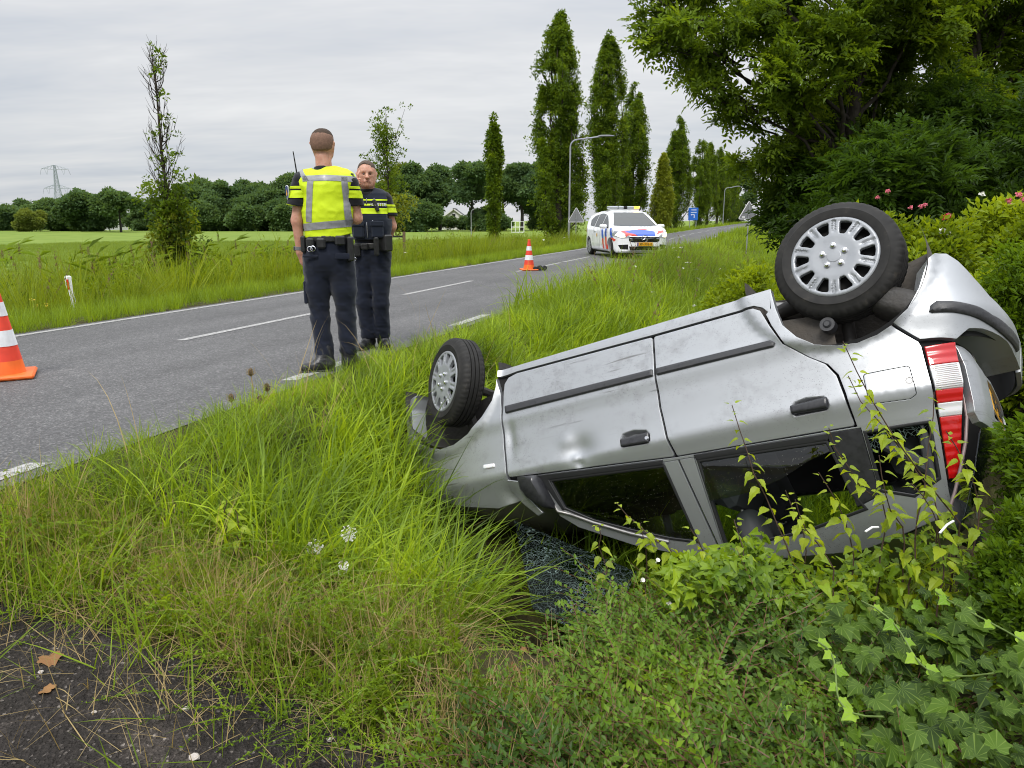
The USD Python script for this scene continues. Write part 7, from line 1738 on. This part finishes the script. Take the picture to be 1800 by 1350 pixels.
for pts in ([(1.20, 2.32, 0), (1.24, 2.12, 0), (1.22, 1.95, 0), (1.28, 1.75, 0)], [(1.50, 2.4, 0), (1.46, 2.2, 0), (1.50, 2.0, 0), (1.46, 1.8, 0)], [(1.72, 2.3, 0), (1.66, 2.15, 0), (1.68, 1.98, 0)], [(.98, 2.2, 0), (1.0, 2.05, 0), (.95, 1.9, 0), (1.0, 1.75, 0)]):
    P = np.array(pts); P[:, 2] = canopy(P[:, 0], P[:, 1]) + .04; vines.append(tube(CubicSpline(np.arange(len(P)), P)(np.linspace(0, len(P) - 1, 14)), .0028, 6, False))
for v in vines:
    obj('vine', v, stem_green, iv, True)
for v in vines:
    c_ = v[0].reshape(14, 6, 3).mean(1)
    for j in range(1, 13, 2):
        s = 1 if j % 4 == 1 else -1; leaf_prim(iv, ('ivy', 0, True), IVY_L[0], ivy_young, c_[j], (s * .9, -.4, -.1), (0, -.5, 1), rg.uniform(.03, .05), 1)

# creeping small-leaved shrub
def cot_stem(seed):
    r = np.random.default_rng(seed); L = r.uniform(.28, .5); k = np.linspace(0, 1, 9)[:, None]; rise = r.uniform(.25, .6)
    p = np.hstack([L * k, .03 * np.sin(3 * k + r.random() * 6), L * rise * (k - .75 * k ** 2)]); st = [tube(p, np.linspace(.0028, .001, 9), 4, False)]
    C, D = [], []
    for j in range(46):
        t = (j // 2 + 1) / 24; b = np.array([np.interp(t, k[:, 0], p[:, a]) for a in range(3)]); s = 1 if j % 2 else -1
        C.append(b); D.append([.5 + r.normal() * .25, s * .8, .35 + r.normal() * .3])
        if j % 7 == 3:
            for q in range(8):
                e = b + np.array([.02 * q * .6, s * .016 * q, .006 * q]); C.append(e); D.append([.5 + r.normal() * .4, s * .4 + r.normal() * .6, .4])
            st.append(tube([b, b + np.array([.09, s * .11, .045])], [.0015, .0008], 3, False))
    n = len(C); lv = leaf_quads(np.array(C), np.array(D), np.tile([0, 0, 1.0], (n, 1)) + r.normal(size=(n, 3)) * .3, r.uniform(.018, .028, n), .0145, .1)
    return cat(st), lv
COT = [cot_stem(s) for s in range(6)]
cs = thing('creeping_shrub', 'low creeping shrub with tiny leaves on arching reddish stems', 'ground cover'); tag(cs, kind='stuff')
n = 1750; x = rg.uniform(-.45, 1.5, n); y = rg.uniform(1.25, 2.75, n)
dens = smoothstep(-.35, .25, x - .35 * (2.2 - y) + .3 * (meshkit.noise(np.stack([x * 3, y * 3, 0 * x], -1), 8) - .5)) * (1 - .75 * smoothstep(.9, 1.5, x + .2 * (y - 2.0))) * (1 - smoothstep(2.5, 2.75, y - .12 * x))
k = rg.random(n) < dens; k &= ~path_mask(x, y) & ~(screen_gap(x, y + .12) & (y > 2.13 + .05 * np.sin(14 * x))); x, y = x[k], y[k]; n = len(x); _gap = screen_gap(x, y + .35) | ((y > 1.95) & (x / y > -.08) & (x / y < .2)); z = ground_z(x, y) + rg.uniform(-.02, .12, n) * smoothstep(-.3, .3, x) * np.where(_gap, .15, 1.0)
qq = quat_z(rg.normal(2.3, .9, n), np.abs(rg.normal(0, .22, n)), rg.uniform(0, 6.28, n)); sc_ = rg.uniform(.75, 1.25, n) * np.where(_gap, .55, 1.0); ii = rg.integers(0, 6, n)
scatter('leaves', [(c[1], cot_mat, False) for c in COT], np.stack([x, y, z], 1), qq, sc_, ii, parent=cs); scatter('stems', [(c[0], stem_red, False) for c in COT], np.stack([x, y, z], 1), qq, sc_, ii, parent=cs)

# nettles
NET = {
'A': [(1.14, 2.75, -0.20), (1.03, 2.79, 0.08), (0.93, 2.83, 0.31), (0.88, 2.87, 0.48)], 'B': [(1.69, 2.60, 0.04), (1.55, 2.58, 0.23), (1.35, 2.56, 0.47), (1.15, 2.54, 0.79)],
'C': [(1.66, 2.70, 0.09), (1.52, 2.74, 0.31), (1.39, 2.78, 0.48), (1.31, 2.82, 0.61)], 'D': [(1.43, 2.65, 0.11), (1.28, 2.63, 0.26), (1.16, 2.61, 0.46)], 'E': [(1.50, 2.55, 0.20), (1.52, 2.59, 0.40), (1.54, 2.63, 0.59)],
'F': [(0.69, 2.85, -0.18), (0.56, 2.83, -0.06), (0.42, 2.81, 0.09)], 'G': [(0.92, 2.70, -0.15), (0.91, 2.74, -0.04), (0.89, 2.78, 0.03)], 'H': [(1.18, 2.75, -0.07), (1.12, 2.73, 0.06), (1.06, 2.71, 0.18)], 'I': [(1.68, 2.50, 0.18), (1.61, 2.48, 0.33), (1.50, 2.46, 0.49)],
'J': [(1.35, 2.70, -0.12), (1.27, 2.68, 0.10), (1.16, 2.66, 0.27)], 'K': [(1.49, 2.60, -0.00), (1.39, 2.58, 0.19), (1.33, 2.56, 0.37)], 'L': [(0.78, 2.75, -0.17), (0.75, 2.73, -0.06), (0.70, 2.71, 0.02)], 'M': [(0.40, 2.90, -0.27), (0.37, 2.88, -0.13), (0.36, 2.86, -0.03)],
'N': [(0.56, 2.85, -0.25), (0.55, 2.83, -0.11), (0.52, 2.81, 0.00)], 'O': [(1.58, 2.50, -0.05), (1.53, 2.48, 0.12), (1.40, 2.46, 0.30)], 'P': [(1.23, 2.60, -0.12), (1.10, 2.58, 0.08), (1.04, 2.56, 0.20)], 'Q': [(-1.22, 2.95, -0.16), (-1.21, 2.93, 0.00), (-1.19, 2.91, 0.06)], 'R': [(-1.18, 2.90, -0.22), (-1.14, 2.88, -0.06), (-1.14, 2.86, 0.04)]}
NLAB = {'A': 'tall nettle rising over the rear door handle', 'B': 'tallest nettle leaning across the fuel flap to the rear wheel arch', 'C': 'nettle leaning along the quarter window', 'D': 'nettle before the black rear pillar of the wreck', 'E': 'nettle before the tail lamp', 'F': 'nettle before the front door glass', 'G': 'short nettle left of the headrest', 'H': 'short nettle right of the headrest',
        'I': 'nettle standing rightmost, beside the tail lamp foot', 'J': 'nettle before the lower rear window corner', 'K': 'nettle before the broken quarter glass', 'L': 'short nettle at the door pillars', 'M': 'nettle at the edge of the fallen windscreen', 'N': 'nettle under the front door glass', 'O': 'nettle low under the tail lamp', 'P': 'nettle between headrest and rear pillar', 'Q': 'dark nettle in the grass left, leftmost of the pair', 'R': 'dark nettle in the grass left, right one of the pair'}
for key, pts in NET.items():
    P = np.array(pts); g0 = P[0].copy(); g0[2] = min(float(ground_z(g0[0], g0[1])), g0[2] - .05); P = np.vstack([g0, P])
    k = np.r_[0, np.cumsum(np.linalg.norm(np.diff(P, axis=0), axis=1))]; sp = PchipInterpolator(k, P); L = k[-1]
    t = thing('nettle', NLAB[key], 'nettle', g0, group='nettles along the wreck')
    kk = np.linspace(0, L, 14); pp = sp(kk) - g0; pp[1:-1] += rg.normal(size=(12, 3)) * .004
    obj('stem', tube(pp, np.linspace(.0042, .0018, 14), 5), stem_purple, t, True)
    s = .06; side = rg.uniform(0, 3.14); j = 0
    while s < L + .001:
        f = s / L; b = sp(min(s, L)) - g0; side += math.pi / 2 + rg.normal() * .25
        for sg in (0, math.pi):
            if rg.random() < .90:
                d = np.array([math.cos(side + sg), math.sin(side + sg), -.35 + .7 * (f > .93) + rg.normal() * .2]); ll = (.060 if f < .8 else .060 - .036 * (f - .8) / .2) * rg.uniform(.75, 1.2); m_ = j % 3
                leaf_prim(t, ('net', m_), NET_L[m_], nettle_mat, b + d * .012, d, (rg.normal() * .2, rg.normal() * .2 - .15, 1.0), ll, j); j += 1
        s += .062 if f < .7 else .034
# bindweed heap between the wreck and the ivy
bw = thing('bindweed', 'heap of yellow green bindweed leaves before the wreck windows', 'bindweed')
def bw_spots(n, r):
    x = r.uniform(.60, 1.75, n * 3); y = r.uniform(2.5, 2.98, n * 3); k = r.random(len(x)) < (.35 + .65 * np.exp(-((x - .82) / .38) ** 2)); return x[k][:n], y[k][:n]
def bw_top(x, y):
    return -.38 + .22 * np.exp(-((x - .85) / .40) ** 2) + .30 * smoothstep(1.1, 1.75, x) - .20 * smoothstep(2.78, 3.0, y) + .12 * (meshkit.noise(np.stack([x * 6, y * 6, 0 * x], -1), 2) - .5) + .08
xs, ys = bw_spots(290, rg)
for i, (a, b) in enumerate(zip(xs, ys)):
    z = float(bw_top(a, b)) + rg.uniform(-.02, .05); az = rg.uniform(0, 6.28); d = np.array([math.cos(az), math.sin(az) - .3, -.45 + rg.normal(0, .55)])
    leaf_prim(bw, ('hea', i % 3), HEA_L[i % 3], bind_mat, (a, b, z), d, (rg.normal() * .6, -.5 + rg.normal() * .6, 1.0), rg.uniform(.026, .062), i)
xs, ys = bw_spots(800, rg); n = len(xs)
scatter('undergrowth', [(m, bind_mat, False) for m in (*HEA_L, *NET_L)], np.stack([xs, ys, np.maximum(bw_top(xs, ys) - np.abs(rg.normal(0, .09, n)), ground_z(xs, ys))], 1), quat_z(rg.uniform(0, 6.28, n), np.abs(rg.normal(.5, .35, n)), rg.normal(-1.5, 1.2, n)), rg.uniform(.03, .065, n), rg.integers(0, 6, n), parent=bw)
for (a, b, c) in ((.56, 2.66, -.10), (.50, 2.64, -.17), (.60, 2.62, -.25)):
    pr = [(0.002, 0), (.003, .012), (.006, .022), (.009, .025)]; obj('white_flower', xf(lathe(pr, 10), rot([1, .3, 0], rg.uniform(.5, 1.3), (a, b, c))), pet_white, bw, True)

# hedge of small leaves at the right edge, rose bushes behind
SMALL_P = [leaf_cluster(s, 26, .09, .038, .017, .4) for s in (51, 52, 53)]
ROSE_P = [leaf_cluster(s, 22, .12, .06, .03, .4) for s in (54, 55, 56)]
GB = 'small leaved bushes at the right edge'
shrub('small_bush', 'small leaved green bush at the right edge beside the tail lamp', 2.42, 2.9, (.40, .38), .62, 2400, privet_mat, SMALL_P, 21, GB, (.7, 1.2), 'bush', 14, base=-.25)
shrub('small_bush', 'small leaved green bush behind the number plate', 3.62, 4.7, (.55, .5), 1.35, 2600, privet_mat, SMALL_P, 22, GB, (.9, 1.4), 'bush', 14, base=-.3)
shrub('small_bush', 'small leaved dark bush low in the right corner behind the ivy', 1.95, 2.35, (.35, .25), .45, 1300, privet_mat, SMALL_P, 23, GB, (.6, 1.0), 'bush', 10, base=-.28)
GR = 'rose bushes behind the wreck'
r1 = shrub('rose_bush', 'yellow green rose bush right of the lifted wheel with pink and red roses', 3.35, 6.4, (.85, .7), 1.45, 2300, rose_mat, ROSE_P, 24, GR, (.8, 1.3), 'rose bush', 16, base=-.25)
r2 = shrub('rose_bush', 'rose bush at the right edge with three pink roses on top', 4.45, 6.3, (.8, .7), 1.55, 2300, rose_mat, ROSE_P, 25, GR, (.8, 1.3), 'rose bush', 16, base=-.25)
shrub('rose_bush', 'rose bush with white blooms above the rear bumper', 3.75, 5.2, (.6, .5), 1.05, 1700, rose_mat, ROSE_P, 26, GR, (.8, 1.2), 'rose bush', 14, base=-.3)
shrub('rose_bush', 'dim rose bush left of the lifted wheel in the verge', 3.3, 9.2, (.8, .6), .85, 1400, rose_mat, ROSE_P, 27, GR, (.9, 1.4), 'rose bush', 12, base=-.45)
def rosebloom(parent, base, p, m, s=.05):
    r = np.random.default_rng(int(abs(p[0] * 1000))); P = rand_dirs(r, 26, .2) * s * .55; v = leaf_quads(P, rand_dirs(r, 26, .6) + P * 8, rand_dirs(r, 26), s * .8, s * .75, .25)
    ico = trimesh.creation.icosphere(1, s * .55); obj('rose', cat([xf(v, rot([0, 0, 1], 0, np.array(p) - base)), (np.array(ico.vertices) + np.array(p) - base, np.array(ico.faces))]), m, parent, False)
b1 = np.array([3.35, 6.4, -.25]); b2 = np.array([4.45, 6.3, -.25])
for p in ((2.97, 6.2, 1.38), (3.05, 6.2, 1.43), (3.20, 6.1, 1.30), (3.28, 6.1, 1.31), (3.31, 6.1, 1.32), (3.45, 6.0, 1.24), (3.45, 5.9, .97)):
    rosebloom(r1, b1, p, pet_pink, .019)
for p in ((3.44, 6.0, 1.22), (3.42, 6.0, 1.10)):
    rosebloom(r1, b1, p, pet_red, .03)
for p in ((4.05, 6.1, 1.40), (3.98, 6.1, 1.35), (4.10, 6.1, 1.36)):
    rosebloom(r2, b2, p, pet_pink, .025)
for p in ((3.36, 5.9, 1.12), (3.40, 5.9, 1.10), (3.7, 6.0, 1.40), (3.74, 6.0, .8)):
    rosebloom(r1, b1, p, pet_white, .024)

# teasels, white umbels, yellow flowers
def teasel(label, x, y, h):
    zb = float(ground_z(x, y)); t = thing('teasel', label, 'teasel', (x, y, zb), group='brown teasel heads at the road edge')
    obj('stem', tube([(0, 0, 0), (.01, 0, h * .6), (0, .01, h)], [.005, .004, .003], 5), straw, t, True)
    b = trimesh.creation.icosphere(3); v = np.array(b.vertices) * [.014, .014, .023]; v += .003 * rg.normal(size=v.shape); obj('head', (v + [0, .01, h + .03], np.array(b.faces)), seed_brown, t, False)
    for k in range(7):
        a = k * .9; obj('bract', tube([(0, .01, h), (.03 * math.cos(a), .01 + .03 * math.sin(a), h + .02), (.028 * math.cos(a), .01 + .028 * math.sin(a), h + .06)], [.002, .0015, .0006], 4), straw, t, False)
for lb, x_, y_, zt in (('highest teasel, at the road edge below the officers', -1.77, 4.9, .17), ('middle teasel of the three at the road edge', -1.60, 4.7, .11), ('lowest teasel, nearest us at the road edge', -1.62, 4.6, .05), ('small teasel left of the other three', -1.82, 4.65, .05)):
    teasel(lb, x_, y_, zt - float(ground_z(x_, y_)))
def umbel(label, p, r, tilt, grp):
    p = np.array(p); zb = float(ground_z(p[0], p[1])); t = thing('white_umbel', label, 'flower', (p[0], p[1], zb), group=grp); h = p[2] - zb
    obj('stem', tube([(0, 0, 0), (.02, 0, h * .6), (0, 0, h - .03)], [.004, .003, .002], 5), stem_green, t, True)
    V = []
    for k in range(34):
        a = rg.uniform(0, 6.28); q = r * math.sqrt(rg.random()); c = np.array([q * math.cos(a), q * math.sin(a), h + .01 - q * q * 3]); V.append(tube([(0, 0, h - .03), c], .0006, 3, False))
        V.append(leaf_quads(np.repeat(c[None], 6, 0), rand_dirs(rg, 6, .3), rand_dirs(rg, 6, 1), .008, .007, .1))
    obj('flower_head', xf(cat(V), rot([0, 0, 1], 0, (0, 0, h)) @ rot([1, .3, 0], tilt) @ rot([0, 0, 1], 0, (0, 0, -h))), pet_white, t, False)
umbel('tilted white umbel flower, lower left of the near pair', (-.85, 2.95, -.17), .038, .9, 'white umbel flowers in the near grass'); umbel('white umbel flower, upper right of the near pair', (-.71, 3.0, -.13), .034, 1.0, 'white umbel flowers in the near grass')
for i, (a, b, c) in enumerate(((-.71, 2.85, -.21), (-.715, 2.86, -.245))):
    t = thing('white_flower', ('upper' if i == 0 else 'lower') + ' small white trumpet flower under the umbels', 'flower', (a, b, float(ground_z(a, b)))); h = c - float(ground_z(a, b))
    obj('stem', tube([(0, 0, 0), (0, .01, h)], .002, 4), stem_green, t); obj('bloom', xf(lathe([(.002, 0), (.006, .012), (.014, .022), (.022, .024)], 10), rot([1, .5, 0], .9, (0, .01, h))), pet_white, t, True)
def umbels_far(name, label, n, x0, x1, y0, y1, keep, h0, h1, m, sz, cat_):
    x, y, z = sow(rg, n, x0, x1, y0, y1, keep); k = len(x); me = leaf_cluster(77, 14, sz, sz * .9, sz * .8, .6); v = me[0] * [1, 1, .3]
    scatter(name, [((v, me[1]), m, False)], np.stack([x, y, z + rg.uniform(h0, h1, k)], 1), rand_quat(rg, k, .3), rg.uniform(.6, 1.3, k), np.zeros(k, int), label, cat_)
umbels_far('white_umbels', 'white flower heads sprinkled in the left verge', 170, -17, 3, 8, 40, lambda x, y: (qleft(x, y) < -1.8) & (qleft(x, y) > -8), .35, .8, pet_white, .045, 'flowers')
umbels_far('yellow_flowers', 'small yellow flowers in the left verge', 140, -13, 1, 9, 30, lambda x, y: (qleft(x, y) < -2) & (qleft(x, y) > -6) & (meshkit.noise(np.stack([x * .6, y * .6, 0 * x], -1), 21) > .6), .3, .6, yellow_petal, .05, 'flowers')
umbels_far('white_umbels', 'white flower heads on the far right verge', 60, 1.5, 10, 9, 24, lambda x, y: (qright(x, y) > .4) & (qright(x, y) < 4), .25, .6, pet_white, .04, 'flowers')
x, y, z = sow(rg, 190, -3.2, 1.2, 2.6, 8.5, lambda x, y: (qright(x, y) > .3) & (qright(x, y) < 2.6) & free_of_car(x, y, ground_z(x, y)))
STEM_P = [blades(np.random.default_rng(s), 4, .05, .35, .80, .0042, 1.3, .55, 6) for s in (8, 9, 10)]
lay('dead_stems', 'dead straw coloured stems standing through the green grass', STEM_P, straw, x, y, z, .7, 1.1, rg, .35, cat_='dry grass')
# tall reeds with brown plumes on the left
def reed(r):
    h = r.uniform(1.1, 1.7); k = np.linspace(0, 1, 7)[:, None]; a = r.normal(.3, .5); p = np.array([math.cos(a), math.sin(a), 0]) * .35 * h * k ** 2.2 + np.array([0, 0, h]) * k
    C = p[2:].repeat(2, 0); n = len(C); d = np.stack([np.cos(a + r.normal(0, .9, n)), np.sin(a + r.normal(0, .9, n)), r.uniform(.1, .8, n)], 1)
    return cat([tube(p, np.linspace(.006, .003, 7), 4, False), leaf_quads(C, d, rand_dirs(r, n, 1.5), r.uniform(.3, .5, n), .022, .12)]), cat([leaf_quads(p[-1] - np.array([0, 0, .22]) * r.random((40, 1)) + r.normal(size=(40, 3)) * .012, rand_dirs(r, 40, .8) + (p[-1] - p[-2]) * 4, rand_dirs(r, 40), .055, .010)])
RD = [reed(np.random.default_rng(s)) for s in range(4)]
x, y, z = sow(rg, 420, -15, -2.0, 8.5, 24, lambda x, y: (qleft(x, y) < -3.0) & (qleft(x, y) > -7.5) & (meshkit.noise(np.stack([x * .5, y * .5, 0 * x], -1), 31) > .5)); n = len(x)
rdq = quat_z(rg.normal(0, .7, n)); rs_ = rg.uniform(.6, 1.0, n); ri = rg.integers(0, 4, n); re_ = thing('reeds', 'tall reeds with drooping leaves standing in the left verge', 'reeds'); tag(re_, kind='stuff')
scatter('stalks', [(a[0], grass_verge, False) for a in RD], np.stack([x, y, z], 1), rdq, rs_, ri, parent=re_); scatter('plumes', [(a[1], seed_brown, False) for a in RD], np.stack([x, y, z], 1), rdq, rs_, ri, parent=re_)

# sparse weeds and litter between grass and paving
x, y, z = sow(rg, 2600, -2.6, 1.0, 1.9, 3.05, lambda x, y: (~path_mask(x, y)) & (rg.random(len(x)) < .25 + .75 * smoothstep(2.3, 2.9, y)) & (meshkit.noise(np.stack([x * 4, y * 4, 0 * x], -1), 41) > .33) & (qright(x, y) > .15) & (rg.random(len(x)) < 1 - .65 * smoothstep(-.4, .6, x)) & free_of_car(x, y, ground_z(x, y)))
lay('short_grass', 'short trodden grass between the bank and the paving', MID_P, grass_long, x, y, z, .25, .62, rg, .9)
x, y, z = sow(rg, 300, -2.5, .6, 2.0, 3.1, lambda x, y: ~path_mask(x, y) & (qright(x, y) > .2) & ~screen_gap(x, y))
lay('low_weeds', 'low leafy weeds at the foot of the bank', HERB_P, weed_green, x, y, z, .10, .27, rg, .5, cat_='weeds')
STRAW_P = [blades(np.random.default_rng(s), 9, .10, .15, .42, .004, .5, 1.2, 4) for s in (1, 2, 3)]
x, y, z = sow(rg, 1700, -2.4, .6, 1.75, 3.0, lambda x, y: ~screen_gap(x, y) & (rg.random(len(x)) < np.where(path_mask(x, y), .12, 1.0)))
lay('dry_grass', 'dry straw lying between the green blades', STRAW_P, straw, x, y, z, .5, 1.0, rg, .3, cat_='dry grass')
FLAT_P = [blades(np.random.default_rng(s), 5, .06, .12, .34, .007, .3, 1.45, 4) for s in (4, 5, 6)]
x, y, z = sow(rg, 900, -2.0, 0.0, 1.6, 2.5, lambda x, y: path_mask(x, y) & (rg.random(len(x)) < np.exp(-np.array([PATH.exterior.distance(Point(a, b)) for a, b in zip(x, y)]) / .10) + .05))
lay('cut_grass', 'torn grass blades lying on the dark paving', FLAT_P, grass_verge, x, y, z + .012, .5, 1.1, rg, .05, cat_='cut grass')
def knot(seed):
    r = np.random.default_rng(seed); k = np.linspace(0, 1, 10)[:, None]; L = r.uniform(.22, .42); p = np.hstack([L * k, .05 * np.sin(2.5 * k + r.random() * 6), .035 * np.sin(3.1 * k) + .008])
    n = 44; t = r.random(n); C = np.stack([np.interp(t, k[:, 0], p[:, a]) for a in range(3)], 1); return cat([tube(p, np.linspace(.0016, .0008, 10), 3, False), leaf_quads(C, rand_dirs(r, n, .3) * [1, 1, .5], rand_dirs(r, n, 1.5), r.uniform(.008, .018, n), .005)])
KN = [knot(s) for s in range(4)]
n = 60; x = rg.normal(-.60, .16, n); y = rg.normal(2.04, .07, n); z = ground_z(x, y) + .008
lay('knotgrass', 'thin yellow green knotgrass sprawling over the paving edge', KN, bind_mat, x, y, z, .7, 1.2, rg, .12, cat_='weeds')
n = 900; x = rg.uniform(-2.2, .5, n); y = rg.uniform(2.05, 2.95, n); k = ~path_mask(x, y) & ~screen_gap(x, y); x, y = x[k], y[k]
lay('knotgrass', 'yellow green knotgrass mixed into the short grass', KN, bind_mat, x, y, ground_z(x, y) + .03, .8, 1.4, rg, .5, cat_='weeds')
# plantain
px_, py_ = -.50, 2.33; pt = thing('plantain', 'rosette of broad pale green strap leaves at the paving edge', 'plantain', (px_, py_, float(ground_z(px_, py_)) + .01))
for k in range(15):
    a = k * 2.4; el = .25 + .055 * (k % 15); d = np.array([math.cos(a) * math.cos(el), math.sin(a) * math.cos(el), math.sin(el)]); q = np.linspace(0, 1, 7)[:, None]; L = .19 - .004 * k
    m = d * L * q - np.array([0, 0, .09]) * q ** 2.5; sd = np.cross(d, [0, 0, 1]); sd /= np.linalg.norm(sd); w = .016 * np.sin(np.pi * np.clip(q, .04, .98)) ** .7
    obj('leaf', (np.stack([m - sd * w + [0, 0, .004], m, m + sd * w + [0, 0, .004]], 1).reshape(-1, 3), grid_faces(7, 3)), bind_mat, pt, True)
# dead leaves and pebbles
for i, (a, b, s) in enumerate(((-1.52, 2.18, .07), (-1.42, 2.02, .055), (-.18, 2.32, .05), (-.05, 2.1, .05), (.15, 2.25, .06), (-.9, 2.35, .05))):
    lf = thing('dead_leaf', ('yellow fallen leaf on the paving at far left', 'ochre fallen leaf lying alone on the paving', 'brown fallen leaf under the knotgrass', 'brown fallen leaf at the creeping shrub edge', 'reddish fallen leaf inside the creeping shrub', 'dry leaf at the foot of the bank')[i], 'fallen leaf', (a, b, float(ground_z(a, b)) + .012), rg.uniform(0, 6))
    obj('blade', (np.asarray(IVY_L[i % 3][0]) * s, IVY_L[i % 3][1]), dead_leaf, lf, False)
for i, (a, b, s) in enumerate(((-.90, 1.82, .013), (-1.0, 2.0, .008), (-.55, 1.95, .008), (-1.5, 2.1, .007), (-1.25, 1.95, .006))):
    ic = trimesh.creation.icosphere(1); v = np.array(ic.vertices) * s * [1.3, 1, .7] + rg.normal(size=(len(ic.vertices), 3)) * s * .12
    pb = obj('pebble', (v + [a, b, float(ground_z(a, b)) + .006 + s * .5], np.array(ic.faces)), stone_mat, None, False); tag(pb, ('largest pale pebble on the dark paving', 'small pebble left of the knotgrass', 'small pebble under the knotgrass', 'tiny pebble at the left paving edge', 'tiny pebble in the middle of the paving')[i], 'pebble')
LIT = [fan_leaf(np.array(HEART) * [1, s], .3, c) for s, c in ((1.3, .6), (1.0, .9), (1.6, -.4))]
x, y, z = sow(rg, 420, -1.9, 1.6, 1.6, 2.9, lambda x, y: (~path_mask(x, y)) & ((rg.random(len(x)) < .55) | (np.hypot(x - .95, y - 2.15) < .22)))
lay('leaf_litter', 'brown dead leaves lying between the low plants', LIT, dead_leaf, x, y, z + .02, .02, .045, rg, .6, cat_='dead leaves')
# white litter in the ivy
for i, (p, q) in enumerate((((1.50, 2.42, .13), (1.58, 2.48, .15)), ((1.28, 2.5, .10), (1.34, 2.53, .105)))):
    lt = obj('broken_trim', tube([p, tuple((np.array(p) + q) / 2 + [0, 0, .008]), q], .0045, 6), post_white, None, True); tag(lt, ('longer' if i == 0 else 'shorter') + ' white piece of broken plastic lying on the ivy', 'plastic fragment')
